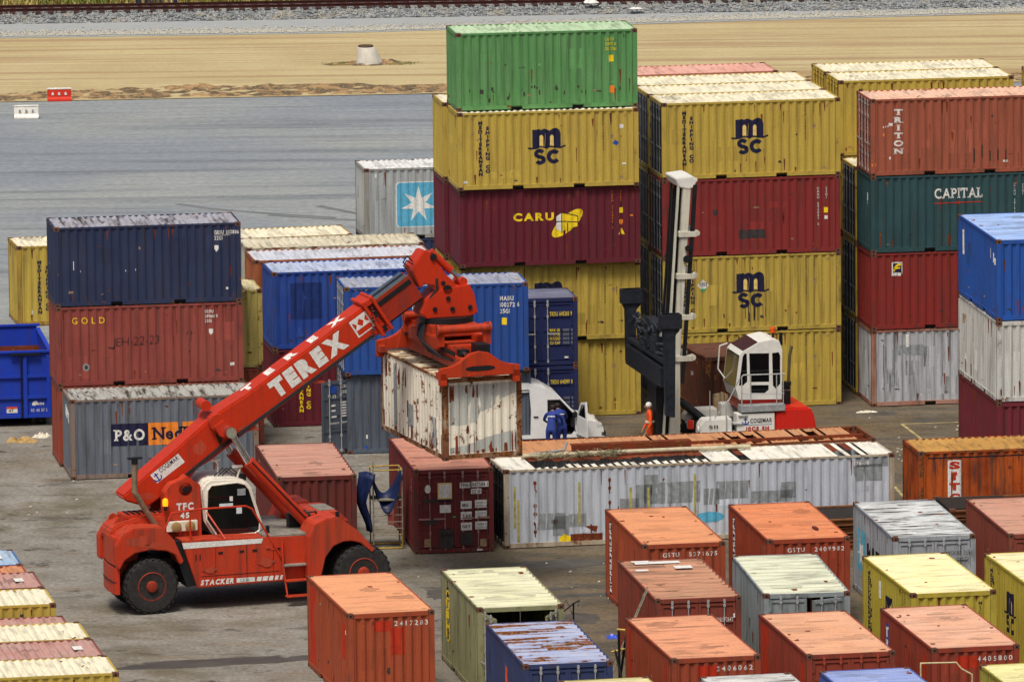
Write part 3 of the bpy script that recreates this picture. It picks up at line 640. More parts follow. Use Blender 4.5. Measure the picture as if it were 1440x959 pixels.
# painted lines and spills on the yard
M_LINE = plain('worn_yellow_line', 'a89c6c', .9, var=.35, scale=3); M_OIL = plain('oil_stain', '4e4b46', .7, var=.25, scale=1.5); M_WET = plain('damp_patch', '4c4b48', .5, var=.2, scale=1.2)
def flat(name, pts, z, m): return sheet(name, pts, z, m)
def blob(name, cx, cy, a, b, z, m, seed=1, n=26, yaw=10.):
    rn = random.Random(seed); rr = [1 + rn.uniform(-.28, .2) for _ in range(n)]; c, s = math.cos(rad(yaw)), math.sin(rad(yaw))
    pts = []
    for i in range(n):
        t = 2 * PI * i / n; x, y = a * rr[i] * math.cos(t), b * rr[i] * math.sin(t); pts.append((cx + x * c - y * s, cy + x * s + y * c))
    return sheet(name, pts, z, m)
for nm, p in (('road_marking', ((12.85, 20.57), (14.9, 20.78))), ('road_marking', ((12.85, 20.57), (13.45, 17.0))), ('road_marking', ((12.05, 8.6), (12.25, 6.8)))):
    a, b_ = Vector(p[0]), Vector(p[1]); d = (b_ - a).normalized(); q = Vector((-d.y, d.x)) * .05; flat(nm, [a - q, b_ - q, b_ + q, a + q], .006, M_LINE)
blob('damp_patch', -8.4, -19.0, 2.9, .62, .005, M_WET, 2); blob('damp_patch', -5.7, -18.3, .9, .3, .0055, M_WET, 8)
for i, (x, y, a, b_) in enumerate(((12.4, 22.7, .42, .35), (13.6, 21.2, .5, .5), (13.2, 13.5, .5, .8), (1.2, -4.2, 1.6, .8), (-.9, -6.2, 1.2, .25), (.4, -8.4, 1.5, .3), (2.2, -9.3, 1.3, .28), (-12.7, 17.4, .5, .6), (-2.2, -8.9, .5, .9), (1.9, -12.9, .6, .9), (11.9, 15.2, .4, .6))): blob('oil_stain', x, y, a, b_, .005, M_OIL, 20 + i)
M_TYRE = plain('tyre_rubber_mark', '6a6d70', .9, var=.15, scale=1)
for i, (p, w) in enumerate(((((-7.6, 74), (-5.2, 70.5), (-2.6, 68.9)), .35), (((-13.2, 75), (-11.7, 73.4), (-9.2, 71.8), (-6.8, 70.6)), .35), (((-9.5, 71.5), (-7.4, 70.4), (-5.8, 69.8)), .3))):
    d = Dec(); d.ribbon(M_TYRE, p, w, 1); o = d.put(None, Matrix.Identity(4), 'tyre_mark', None, (), base=.004); structure(o)
# ---------------------------------------------------------------- the boxes, stack by stack
ST = 'shipping containers in the high stacks'; FR = 'shipping containers in the front rows'; LL = 'shipping containers lying side by side at the lower left'
def off(x, y, yaw, back=0., right=0.):
    a = rad(yaw); return x + math.cos(a) * right - math.sin(a) * back, y + math.sin(a) * right + math.cos(a) * back
# -- first tall stack
c = container('green', 'bright green container crowning the tallest stack', -1.74, 22.05, 4 * H8, 8.1, 'X', *GREEN, group=ST)
d = Dec(); idblock(d, P_YEL, 4.98, 2.22, ['LATU', '321197 0', 'DE 2261'], .10, .16, 0.); d.rect(P_YEL, 5.1, 1.52, .16, .22); d.rect(P_ORANGE, 5.12, .48, .16, .24); d.ribbon(P_DARK, [(5.6, 2.44), (5.6, 2.34), (5.68, 2.34), (5.68, 2.44)], .02)
for i in range(26): d.rect(P_DARK, random.uniform(.4, 5.6), random.uniform(.18, .75), random.uniform(.02, .07), random.uniform(.04, .16))
print_on(c, 'y0', d)
c = container('s1_4', 'yellow MSC container with a blue sticker, right under the green one', -1.72, 21.62, 3 * H8, 8.5, 'X', *Y[0], group=ST)
d = msc(c); d.rect(P_WHITE, 5.42, 1.93, .13, .13); d.poly(P_BLUE, [(5.18, 1.44), (5.31, 1.36), (5.40, 1.46), (5.27, 1.55)]); d.rect(P_WHITE, 5.5, .72, .12, .07); d.rect(P_WHITE, .18, .24, .14, .08); print_on(c, 'y0', d)
c = container('s1_3', 'burgundy container with yellow CARU lettering and ellipse emblem', -1.69, 21.75, 2 * H8, 8.5, 'X', *CARU, group=ST)
d = Dec(); d.text(P_YEL, 'CARU', 1.80, 1.50, .27, 2, width=1.36, bold=.05)
print_on(c, 'y0', d); d = Dec(); d.ell(P_YEL, 3.61, 1.39, .66, .25, rad(41), 1)
d.poly(P_WHITE, [(3.24, 1.20), (3.24, 1.62), (3.42, 1.74), (3.42, 1.10)], 3); d.poly(P_YEL, [(3.42, 1.13), (3.42, 1.74), (3.95, 1.60), (3.95, 1.28)], 3)
for a, b in (((3.42, 1.08), (3.42, 1.76)), ((3.23, 1.44), (3.42, 1.46)), ((3.42, 1.46), (3.96, 1.42)), ((3.42, 1.76), (3.96, 1.62)), ((3.96, 1.62), (3.96, 1.36)), ((3.62, 1.1), (3.62, 1.40))): d.ribbon(P_DARK, [a, b], .03, 4)
print_on(c, 'y0', d, 'emblem'); d = Dec()
vid(d, P_ORANGE, 5.13, 2.44, 'CARU 210895 2', '2261'); d.rect(P_YEL, 5.36, 1.68, .12, .18); d.poly(P_ORANGE, [(5.35, 1.46), (5.48, 1.46), (5.48, 1.34), (5.42, 1.28), (5.35, 1.34)]); d.poly(P_YEL, [(5.32, .96), (5.54, .96), (5.43, 1.19)]); d.rect(P_ORANGE, 5.72, 1.56, .1, .05)
print_on(c, 'y0', d)
c = container('s1_2', 'yellow MSC container second from the ground, partly behind the blue boxes', -1.70, 22.03, H8, 8.5, 'X', *Y[1], group=ST); print_on(c, 'y0', msc(c))
c = container('s1_1', 'yellow ground-level container behind the white van', -1.71, 22.15, 0, 8.5, 'X', *Y[2], group=ST); print_on(c, 'y0', msc(c, logo=False, cols=False))
for k, mt in enumerate((Y[1], Y[2], CARU, Y[0])):
    x, y = off(-1.86, 21.9, 8.5, 2.50); lab = ('yellow container at ground level in the rear row of the tallest stack', 'yellow container on the second tier of the rear row, left end with grey door bars', 'burgundy container in the rear row beside the CARU box', 'yellow container in the rear row, its left end peeping out below the green box')[k]
    container('s1b%d' % k, lab, x, y, k * H8, 8.5, 'X', *mt, group=ST, x0='door' if k < 2 else 'wall')
M_GBAR = plain('dull_galvanised', '7c8288', .55, .2, var=.2)
M_SHADE_DOOR = paint('indigo_alley_shade_door', '232842', '2c3148', .5, .1, .4)  # navy door ends, with the alley's deep shade painted into the colour
# -- second tall stack
s2 = [('yellow ground-level container behind the white handler cab', Y[2]), ('yellow MSC container with black streaks below its emblem, behind the white mast', Y[3]), ('brick red container between two yellow MSC ones', RED2), ('clean yellow MSC container on top of the stack above the white cab', Y[0])]
for k, (lab, mt) in enumerate(s2):
    c = container('s2_%d' % k, lab, 5.05 + .01 * (k % 2), 23.6, k * H8, 9.4, 'X', *mt, group=ST, x0='door', bars=M_GBAR, doorcol=M_SHADE_DOOR)
    if k == 3: print_on(c, 'y0', msc(c))
    if k == 1:
        d = msc(c)
        for i in range(9): u = 2.75 + random.uniform(0, .8); d.rect(P_DARK, u, random.uniform(.25, .5), random.uniform(.015, .05), random.uniform(.3, .9))
        d.poly(P_WHITE, [(1.16, 1.62), (1.36, 1.42), (1.56, 1.62), (1.36, 1.82)], 2); d.poly(P_GREEN, [(1.24, 1.5), (1.48, 1.5), (1.36, 1.38)], 3)
        for q in range(4): d.rect(P_BLACK, 1.24 + q * .07, 1.58, .03, .14, 3)
        print_on(c, 'y0', d)
    if k == 2:
        d = vid(Dec(), P_WHITE, 5.3, 2.2, 'CAXU 692031 2', '22G1'); d.rect(P_YEL, 5.5, 1.34, .13, .18); d.rect(P_WHITE, 5.52, 1.12, .1, .12); d.rect(P_DARK, 1.72, 1.36, .16, .2); d.rect(P_DARK, 2.6, .55, .9, .3); print_on(c, 'y0', d)
    if k == 0: print_on(c, 'y0', msc(c, logo=False))
for r in (1, 2):
    for k in range(4):
        x, y = off(5.05, 23.6, 9.4, 2.47 * r)
        mt = (Y[2], Y[3], Y[1], Y[1] if r == 1 else Y[0])[k]
        container('s2r%d_%d' % (r, k), 'yellow container in the %s row of the middle stack, %s' % (('second', 'third')[r - 1], ('lowest tier', 'second tier', 'third tier', 'roof open to view')[k]), x, y, k * H8, 9.4, 'X', *mt, group=ST, x0='door', bars=M_GBAR, doorcol=M_SHADE_DOOR)
x, y = off(5.05, 23.6, 9.4, 2.47 * 3 + .35, -.55)
for k in range(4): container('s2p%d' % k, 'salmon pink container in the last row of the middle stack, ' + ('lowest tier', 'second tier', 'third tier', 'pale roof in view')[k], x, y, k * H8, 9.4, 'X', *PINK, group=ST)
# -- right hand stack
s3 = [('pale grey container with a rusty corner post at the foot of the CAPITAL stack', GREYW), ('dark red container with a small yellow and navy F emblem', RED3), ('deep teal container lettered CAPITAL', CAPI), ('tan red container lettered TRITON downwards', TRIT)]
for k, (lab, mt) in enumerate(s3):
    c = container('s3_%d' % k, lab, 12.02, 24.03, k * H8, 8.7, 'X', *mt, group=ST, x0='door' if k in (3,) else 'wall', bars=M_BAR, frame=(paint('rusty_post_paint', 'b08878', '8a4a38', .8, .5, .4) if k == 0 else None))
    d = Dec()
    if k == 3:
        d.vtext(P_WHITE, 'TRITON', .95, 2.24, .20, .262, bold=.045, serif=True, stretch=1.55)
        for u, w in ((.42, 1.62), (.5, 1.63), (.58, 1.64)): d.rect(P_WHITE, u, w, .035, .06)
        d.rect(P_WHITE, .62, 1.68, .13, .1); d.rect(P_ORANGE, .42, 1.34, .05, .1); d.rect(P_WHITE, .63, .56, .05, .09); d.rect(P_WHITE, 4.5, .36, .16, .07); d.rect(P_ORANGE, .03, .34, .15, .1)
        for q in range(5): d.rect(P_DARK, 3.5 + q * .27, .35 + random.uniform(0, .2), .05, random.uniform(.3, .5))
    if k == 2:
        d.text(P_WHITE, 'CAPITAL', 2.17, 1.78, .34, 2, width=1.62, bold=.02, serif=True, track=.2); d.ribbon(P_RED, [(2.15, 1.62), (3.8, 1.64)], .03); d.poly(P_RED, [(2.88, 1.63), (2.98, 1.69), (3.08, 1.63), (2.98, 1.57)], 3)
        vid(d, P_WHITE, 4.9, 2.2, 'CLHU 281920', '22G1'); e = Dec(); e.rect(P_WHITE, 1.3, 1.8, .1, .3); e.rect(P_WHITE, 1.7, 1.6, .1, .38); print_on(c, 'x0', e)
    if k == 1:
        d.rect(P_WHITE, .70, 1.82, .37, .46); d.rect(P_NAVY, .74, 1.93, .29, .31, 2); d.ribbon(P_YEL, [(.77, 1.97), (.82, 2.1), (.92, 2.19), (1.02, 2.2)], .07, 3); d.ribbon(P_YEL, [(.79, 2.03), (.9, 2.08), (.99, 2.09)], .05, 3)
    if k == 0:
        d.rect(P_GREY, .85, 1.72, .95, .34); d.text(P_DARK, 'AIRBUS'[0:2] + 'TEX', .9, 1.76, .25, 2) if 0 else None
        for i in range(16): d.rect(P_GREY, random.uniform(.3, 1.5), random.uniform(.4, 1.2), random.uniform(.015, .06), random.uniform(.4, 1.1))
        d.rect(P_WHITE, 1.18, 2.0, .1, .42, 2)
    if d.p: print_on(c, 'y0', d)
for k in range(3):
    x, y = off(11.98, 24.03, 8.7, 2.5); container('s3b%d' % k, 'ochre container in the second row of the CAPITAL stack, ' + ('lowest', 'middle', 'topmost') [k] + ' of its three', x, y, k * H8, 8.7, 'X', *Y[(2, 3, 1)[k]], group=ST, x0='door', bars=M_GBAR, doorcol=M_SHADE_DOOR)
for r in (2, 3):
    for k in (2, 3):
        x, y = off(11.17, 29.11, 8.7, 2.5 * (r - 2)); lab = 'yellow container behind TRITON, %s row, %s' % (('nearer', 'farther')[r - 2], 'lower tier' if k == 2 else 'grey door bars at its left end')
        c = container('s3r%d_%d' % (r, k), lab, x, y, k * H8, 8.7, 'X', *Y[(1, 0)[k - 2]], group=ST, x0='door')
        if k == 3 and r == 2: print_on(c, 'y0', msc(c))
    for k in (0, 1):
        x, y = off(11.17, 29.11, 8.7, 2.5 * (r - 2)); container('s3q%d_%d' % (r, k), 'hidden-away yellow container under the %s rear row behind TRITON, tier %s' % (('nearer', 'farther')[r - 2], ('one', 'two')[k]), x, y, k * H8, 8.7, 'X', *Y[3], group=ST)
for k in range(4): container('s4_%d' % k, 'yellow container cut by the right picture edge at the top, tier ' + ('one', 'two', 'three', 'four')[k], 17.95, 30.2, k * H8, 8.7, 'X', *Y[1], group=ST, x0='door')
# -- left stack
c = container('navy', 'dark navy container with a dirty grey roof, top of the left stack', -14.70, 14.04, 2 * H8, 8.5, 'X', *NAVY, group=ST)
d = idblock(Dec(), P_WHITE, 5.2, 2.22, ['GESU 252806 4', '22G1'], .12, .19); d.ribbon(P_WHITE, [(5.2, 2.18), (5.72, 2.18)], .012); d.poly(P_WHITE, [(5.2, 1.86), (5.33, 1.86), (5.33, 1.74), (5.26, 1.64), (5.2, 1.74)])
for u, w, h in ((.62, 1.2, .28), (.86, 1.38, .16), (.84, 1.12, .06), (2.3, 1.1, .06), (2.62, 1.12, .06)): d.rect(P_WHITE, u, w, .02, h)
d.rect(P_WHITE, 5.55, .42, .07, .07); print_on(c, 'y0', d)
c = container('gold', 'faded brick container lettered GOLD with black graffiti', -14.67, 14.0, H8, 8.8, 'X', *GOLD, group=ST)
d = Dec(); d.text(P_YEL, 'GOLD', .52, 2.04, .20, 2, width=1.05, bold=.0, track=.75); idblock(d, P_WHITE, 4.82, 2.26, ['GLDU', '289661 0', '22G1'], .10, .155); d.poly(P_WHITE, [(4.95, 1.74), (5.08, 1.74), (5.08, 1.62), (5.01, 1.54), (4.95, 1.62)])
d.text(P_BLACK, 'JEH 22-23', 1.82, 1.27, .26, 2, width=1.5, bold=-.02, rot=.035, shear=.12); d.ribbon(P_BLACK, [(1.68, 1.24), (1.80, 1.22), (1.9, 1.26)], .03); d.ell(P_DARK, 4.32, 1.62, .09, .09); d.ell(P_GREY, .95, .62, .11, .12); d.ell(P_DARK, .95, .62, .06, .07, layer=2)
d.rect(P_WHITE, 5.62, .52, .14, .1); print_on(c, 'y0', d)
container('redl1', 'red brown container at the foot of the left stack, behind the grey one', -14.63, 13.95, 0, 8.8, 'X', *REDL, group=ST)
c = container('pno', 'slate grey container with a navy and orange P&O sign', -14.14, 11.4, 0, 8.8, 'X', *PNO, group=ST, frame=paint('pno_post_paint', '8a7464', '6a6e78', .5, .5, .4))
d = Dec(); d.rect(P_NAVY, 1.31, 1.05, 1.2, .72); d.rect(P_ORANGE, 2.51, 1.05, 2.45, .72); d.text(P_WHITE, 'P&O', 1.44, 1.22, .36, 2, width=.95, bold=.03, serif=True, track=.1); d.text(P_NAVY, 'Nedlloyd', 2.66, 1.22, .40, 2, width=2.1, bold=.03, serif=True, track=.1)
e = Dec(); e.poly(P_WHITE, [(.9, 1.9), (1.8, 1.75), (1.8, 2.1), (.9, 2.25)]); print_on(c, 'y0', d); print_on(c, 'x0', e)
x, y = off(-14.67, 14.0, 8.8, 2.5, .95)
container('lb1', 'red container behind the GOLD stack at ground level', x, y, 0, 8.8, 'X', *REDL, group=ST)
container('lb2', 'pale yellow container with a rusty right edge behind the GOLD one', x, y, H8, 8.8, 'X', *pr('pale_yellow', 'c8b868', 'd8cc9a', 'b0a058', 'c0b080', .5, .4, .4), group=ST)
# -- left rear long yellow box, grey star box, blue cluster
c = container('ymsc', 'long yellow MSC container on the grey lot behind the left stack', -17.67, 43.63, 0, 11.0, 'X', *Y[1], L=L40, H=HC, group=ST, frame=paint('rust_yellow_post', 'b0913c', '7a4a28', .6, .5, .4))
d = Dec(); d.vtext(P_NAVY, 'MEDITERRANEAN', .80, 2.36, .125, .15, bold=.055, stretch=1.25); d.vtext(P_NAVY, 'SHIPPING CO', 1.08, 2.17, .125, .15, bold=.055, stretch=1.25); d.rect(P_WHITE, .5, .42, .05, .16); print_on(c, 'y0', d)
for k in (0, 1):
    c = container('maer%d' % k, ('dark navy container under the grey star box', 'light grey container with a white star on a sky blue square')[k], -5.26, 46.4, k * H8, 8.9, 'X', *((NAVY, MAER)[k]), group=ST, frame=paint('grey_post', '9a9c98', '8a7a6a', .6, .3, .3) if k else None)
    if k:
        d = Dec()
        def rrect(m, u, w, s, r, ly): d.poly(m, [(u + (r if q in (0, 3) else s - r) + r * math.cos(rad(a)), w + (r if q in (0, 1) else s - r) + r * math.sin(rad(a))) for q, b in enumerate((180, 270, 0, 90)) for a in (b, b + 30, b + 60, b + 90)], ly)
        rrect(P_WHITE, 1.14, .42, 1.66, .14, 1); rrect(P_SKY, 1.175, .455, 1.59, .12, 2)
        d.poly(P_WHITE, [((.66 if i % 2 == 0 else .26) * math.sin(2 * PI * i / 14) + 1.97, (.66 if i % 2 == 0 else .26) * math.cos(2 * PI * i / 14) + 1.25) for i in range(14)], 3)
        d.ribbon(P_WHITE, [(.42, 2.4), (.42, 2.26)], .06); print_on(c, 'y0', d)
for k in (0, 1):
    container('cba%d' % k, ('grey container at ground level under the stained white roof', 'stained white container, roof striped with moss brown')[k], -8.91, 26.85, k * H8, 9.1, 'X', *(GREY1, AWHT)[k], group=ST)
    x, y = off(-8.58, 24.0, 9.2)
    container('cbb%d' % k, ('rust red container at ground level under the lilac roof', 'container with an orange end and a smooth lilac roof')[k], x, y, k * H8, 9.2, 'X', *(REDL, BBLUE)[k], group=ST)
c = container('cbc1', 'blue container with a darker blue square on its side', -7.92, 21.2, H8, 9.2, 'X', *CBLUE, group=ST)
d = Dec(); d.rect(plain('print_deep_blue', '17306e', .7, var=.2), .62, 1.0, 1.06, 1.22); print_on(c, 'y0', d)
c = container('cbc0', 'maroon container with yellow shipping lettering behind the boom', -7.92, 21.2, 0, 9.2, 'X', *CARU, group=ST)
d = Dec(); d.vtext(P_YEL, 'MEDITERRANEAN', .94, 2.30, .12, .142, bold=.05, stretch=1.2); d.vtext(P_YEL, 'SHIPPING CO', 1.18, 2.12, .12, .142, bold=.05, stretch=1.2); print_on(c, 'y0', d)
for k, (lab, xx, yy) in enumerate((('short blue container left of the lifting head, hazard stripes on its corner', -5.42, 15.64), ('short blue container right of the lifting head, hazard stripes on its corner', -2.42, 16.02))):
    c = container('d%d' % k, lab, xx, yy, H8, 7.3, 'X', *DBLUE, L=L10, H=HC, group=ST, x0='door', bars=M_BAR)
    d = Dec(); idblock(d, P_WHITE, 2.22 if k == 0 else 2.06, 2.32, ['MABU', '100271 0' if k == 0 else '100272 6', '15G1' if k == 0 else '25G1'], .15, .21); d.rect(P_YEL, 2.12, 1.53, .16, .23)
    u0 = .3 if k == 0 else 2.42
    for q in range(5): d.poly(P_YEL if q % 2 == 0 else P_BLACK, [(u0 + q * .1, 2.8), (u0 + q * .1 + .1, 2.8), (u0 + q * .1 + .14, 2.875), (u0 + q * .1 + .04, 2.875)])
    print_on(c, 'y0', d)
    e = Dec(); e.poly(P_CREAM, [(.25 if k == 0 else 2.5, 1.3), (.4 if k == 0 else 2.75, .9), (.45 if k == 0 else 2.8, .6), (.3 if k == 0 else 2.6, 1.1)], 8); print_on(c, 'top', e, flat=.0)
c = container('grey1', 'dark slate container with its left door swung open', -5.38, 15.75, 0, 9, 'X', *GREY1, group=ST, x0='door', bars=M_BAR, open_deg=(0, 118))
d = Dec(); d.rect(P_WHITE, .62, .5, .05, .12); d.ell(P_BLUE, .62, .2, .06, .07); print_on(c, 'y0', d)
d = Dec()
d.rect(P_BLUE, .30, 2.05, .28, .25); d.text(P_WHITE, '22', .4, 1.9, .1); d.text(P_WHITE, 'ICSU 1', .72, 2.2, .10); d.text(P_WHITE, '22G1', .72, 2.02, .1); d.rect(P_WHITE, .36, 1.62, .16, .06); d.rect(P_WHITE, .36, 1.45, .16, .06); d.rect(P_WHITE, .36, 1.25, .2, .06)
for q in range(6): d.rect(P_WHITE, .74, 1.7 - q * .09, .22, .05)
dv = Vector((-math.sin(rad(118)), math.cos(rad(118)), 0)); d.put(c['parts']['x0R'].parent, frameM(Vector((.055, .17, 0)) + dv * 1.045, (-dv.x, -dv.y, 0), (0, 0, 1)), base=.03)
for k in (0, 1):
    x, y = off(-.12, 19.15, 8.6, 0, -.12)
    c = container('e%d' % k, ('small navy mini container numbered 645199, lower of the pair', 'small navy mini container numbered 645203, upper of the pair')[k], x, y, k * 2.26, 8.6 , 'Y', *TRDU, L=2.2, H=2.26, group=ST, x0='door', bars=M_BAR, barq=(.80,))
    d = Dec(); d.text(P_YEL, ('TRDU 645199 0', 'TRDU 645203 9')[k], 1.50, 1.66, .14, bold=.015, width=.74)
    for q, s in enumerate(('MAX GR', 'TARE', 'PAYLOAD', 'CU CAP')): d.text(P_YEL, s, 1.50, 1.14 - q * .14, .10, bold=0.02, width=.34); d.text(P_GREY, '000 0', 1.94, 1.14 - q * .14, .09, bold=0.)
    d.rect(P_WHITE, 1.98, .25, .13, .06); print_on(c, 'x0', d, flat=-.004)
# -- middle yard
c = container('n12', 'liver red container with a pink roof behind the cab of the red lift truck', -7.15, -3.4, 0, 7.8, 'Y', *N12, rib=.5, group=FR)
c = container('tphu', 'maroon container with white labels on its closed doors', -3.02, -2.4, 0, 8.0, 'Y', *TPHU, group=FR, x0='door', bars=plain('dull_maroon_bar', '9a7470', .6, .1, var=.3))
d = Dec(); d.rect(P_WHITE, 1.40, 2.0, .32, .17); d.rect(P_WHITE, 1.76, 2.02, .52, .17); d.rect(P_WHITE, 1.74, 1.81, .32, .16); d.text(P_DARK, 'TPHU', 1.42, 2.03, .11, width=.28); d.text(P_DARK, '067586 1', 1.78, 2.05, .11, width=.48); d.text(P_DARK, '22 10', 1.77, 1.83, .11, width=.26)
d.ell(P_WHITE, .42, 2.0, .09, .13); d.rect(P_CREAM, .72, 1.68, .44, .5); d.rect(P_WHITE, .76, 1.72, .36, .42, 2); d.rect(P_WHITE, .78, 1.26, .34, .24)
for q in range(3):
    d.rect(P_WHITE, 1.42, 1.36 - q * .33, .34, .24); d.rect(P_WHITE, 1.86, 1.38 - q * .33, .36, .24); d.text(P_DARK, ('MG', 'TARE', 'NET')[q], 1.47, 1.43 - q * .33, .09, 3)
    for l in (0, 1): d.text(P_DARK, ('30480 KG', '67200 LB', ' 2200 KG', ' 4850 LB', '28280 KG', '62350 LB')[q * 2 + l], 1.89, 1.51 - q * .33 - l * .1, .06, 3, bold=0.)
for u, w, a, b in ((.3, 1.58, .4, .1), (.32, .92, .38, .17), (.76, .55, .42, .2), (.78, .16, .42, .42), (1.42, .25, .36, .4)): d.rect(P_DARK, u, w, a, b)
d.rect(P_TAN, .3, .22, .2, .25); d.rect(P_TAN, 2.0, .18, .2, .24); d.rect(P_GREEN, 1.18, 1.1, .08, .05); d.rect(P_NAVY, .74, 1.60, .42, .05); d.rect(P_WHITE, 1.9, .06, .18, .05)
print_on(c, 'x0', d, flat=-.016)
e = vid(Dec(), P_WHITE, 5.35, 2.2, 'TPHU 0675', None); e.rect(P_PALEPINK, 2.0, .2, .12, 2.2) if 0 else None; print_on(c, 'yW', e)
# -- front rows
def digits(d, s, u, w, h=.15, pitch=.165): 
    for i, ch in enumerate(s): d.text(P_WHITE, ch, u + i * pitch, w, h * .84, bold=.012, center=True) if ch != ' ' else None
    return d
def strip(c, txt, u, wtop, pitch, wd=.34):
    d = Dec(); n = len(txt); d.rect(P_NAVY, u - wd / 2, wtop - pitch * n - .02, wd, pitch * n + .06, 1); d.vtext(P_WHITE, txt, u, wtop, pitch * .86, pitch, bold=.06, stretch=1.5); print_on(c, 'yW', d)
c = container('A', 'orange red container numbered 5271675, rearmost of its file', 3.68, -15.4, 0, 9.5, 'Y', *OXI[0], group=FR)
digits(d := Dec(), 'GSTU  5271675', .66, 2.2, .15, .125); print_on(c, 'x0', d); strip(c, 'TRANSAMERICA', .75, 2.3, .175)
c = container('B', 'orange red container numbered 2409982 with a dark spot on its roof', 7.29, -14.82, 0, 9.15, 'Y', *OXI[1], group=FR)
digits(d := Dec(), 'GSTU  2409982', .66, 2.2, .15, .13); print_on(c, 'x0', d); strip(c, 'TRANSAMERICA', .75, 2.3, .175); vd = vid(Dec(), P_WHITE, 5.3, 2.3, 'GSTU 24099', '2210'); print_on(c, 'yW', vd)
e = Dec(); e.ell(plain('dark_red_spot', '5a1c14', .8), 1.55, .72, .30, .085, .0, 6); print_on(c, 'top', e, flat=0.)
c = container('C', 'light grey container with black patches on its roof and closed doors', 10.92, -14.65, 0, 8.6, 'Y', *MSKU, group=FR, x0='door')
d = Dec(); d.text(P_DARK, 'MSKU', 1.55, 2.02, .12, bold=0.); d.text(P_DARK, '412 553 1', 1.86, 2.02, .12, bold=0., width=.46); d.text(P_DARK, '22G1', 1.92, 1.84, .11, bold=0.); d.ribbon(P_DARK, [(.35, 2.08), (.35, 2.0), (.48, 2.0), (.48, 2.08), (.35, 2.08)], .025); print_on(c, 'x0', d, flat=-.016)
e = Dec(); e.rect(P_SKY, .55, .7, 1.25, 1.25, 1); e.poly(P_WHITE, [((.52 if i % 2 == 0 else .2) * math.sin(2 * PI * i / 14) + 1.17, (.52 if i % 2 == 0 else .2) * math.cos(2 * PI * i / 14) + 1.32) for i in range(14)], 2); e.text(P_BLACK, 'MAERSK', 2.1, .95, .78, 2, width=3.0, bold=.03); print_on(c, 'yW', e)
c = container('D', 'dusty red container at the right edge beside the light grey one', 14.27, -14.34, 0, 8.6, 'Y', *DRED, group=FR, x0='door'); d = Dec(); d.text(P_WHITE, 'L', 3.0, 1.6, .3); d.vtext(P_WHITE, 'II', 3.1, 1.5, .1, .13); print_on(c, 'yW', d)
c = container('E', 'brown container with white scraps on its roof and grey door bars', 3.89, -23.84, 0, 9.1, 'Y', *BRN, rib=.5, group=FR, bars=M_BAR, x0='door')
d = Dec(); d.text(P_WHITE, 'KNLU 2643', 1.72, 1.9, .12, width=.46, bold=0.)
for q in range(7): d.rect(P_GREY, 1.75, 1.5 - q * .075, .40, .05)
d.rect(P_WHITE, 2.2, 2.0, .05, .12); print_on(c, 'x0', d, flat=-.016)
e = Dec()
for u, w, a, b in ((5.30, .75, .34, 1.3), (4.45, .55, .42, .5), (4.25, 1.85, .25, .36), (5.62, 1.6, .2, .5)): e.rect(P_WHITE, u, w, a, b, 5)
print_on(c, 'top', e, flat=0.)
c = container('F', 'pale green grey container whose front doors stand slightly ajar', 6.92, -23.25, 0, 6.8, 'Y', *PALE, rib=.5, group=FR, bars=M_BAR, x0='door', open_deg=(2, 24))
d = Dec()
c = container('G', 'clean yellow container with a white label on its left side', 11.01, -23.42, 0, 10.5, 'Y', *pr('lemon', 'c2ae3e', 'f2e8ac', 'b0a038', 'ece2b0', .06, .06, .15), group=FR)
print_on(c, 'yW', msc(c, 'yW', du=.3)); d = vid(Dec(), P_DARK, 1.98, 2.3, 'MSCU 258', None, .1, .13); print_on(c, 'x0', d); e = Dec(); e.rect(P_WHITE, 1.9, 1.75, .28, .5); print_on(c, 'yW', e, name='sticker')
c = container('H', 'yellow container with a large MSC emblem, half outside the right edge', 14.50, -23.23, 0, 10.5, 'Y', *pr('lemon2', 'c4b040', 'ece2ac', 'b4a03a', 'e2d8a4', .1, .1, .25), group=FR); print_on(c, 'yW', msc(c, 'yW'))
c = container('I', 'orange red container numbered 2406062 with sooty smears on its roof', 4.17, -32.42, 0, 11.0, 'Y', *OXI[2], group=FR)
digits(d := Dec(), '2406062', 1.28, 2.2, .16, .15); d.rect(P_BRICK, .72, 2.05, .55, .32); print_on(c, 'x0', d); e = Dec(); e.rect(P_BRICK, .32, .2, .4, 2.2); e.rect(P_BRICK, 5.1, 1.5, .25, .8); e.text(P_WHITE, 'II', 5.5, 2.0, .12); print_on(c, 'yW', e)
e = Dec(); e.ell(P_DARK, 3.0, .9, .42, .55, .2, 5) if 0 else None
c = container('J', 'red container with closed red doors, in the middle of the front row', 7.79, -32.05, 0, 10.5, 'Y', *OXI[3], group=FR, x0='door')
d = Dec(); d.rect(P_BRICK, .22, 1.0, .9, .85); d.rect(P_BRICK, 1.3, 1.0, .85, .8); d.text(P_WHITE, 'GSTU 246', 1.7, 1.93, .12, width=.45, bold=0.); print_on(c, 'x0', d, flat=-.016); e = Dec(); e.rect(P_BRICK, .45, .2, .75, 2.2); e.rect(P_BRICK, 5.2, 1.4, .3, .85); print_on(c, 'yW', e)
c = container('K', 'salmon roofed red container numbered 4405800 at the lower right', 11.17, -31.35, 0, 10.6, 'Y', *OXI[4], group=FR)
digits(d := Dec(), '4405800', 1.32, 2.18, .16, .145); d.rect(P_BRICK, .68, 2.0, .6, .34); print_on(c, 'x0', d)
e = Dec(); e.rect(P_BLUE, .6, .55, .3, 1.75, 1); e.vtext(P_WHITE, 'TRANS', .75, 2.2, .28, .33, bold=.05); e.rect(P_BRICK, 5.0, 1.3, .32, .95); print_on(c, 'yW', e)
container('L', 'dirty white roofed container at the lower picture edge', 6.02, -40.79, 0, 11.0, 'Y', *LWHT, group=FR, x0='door')
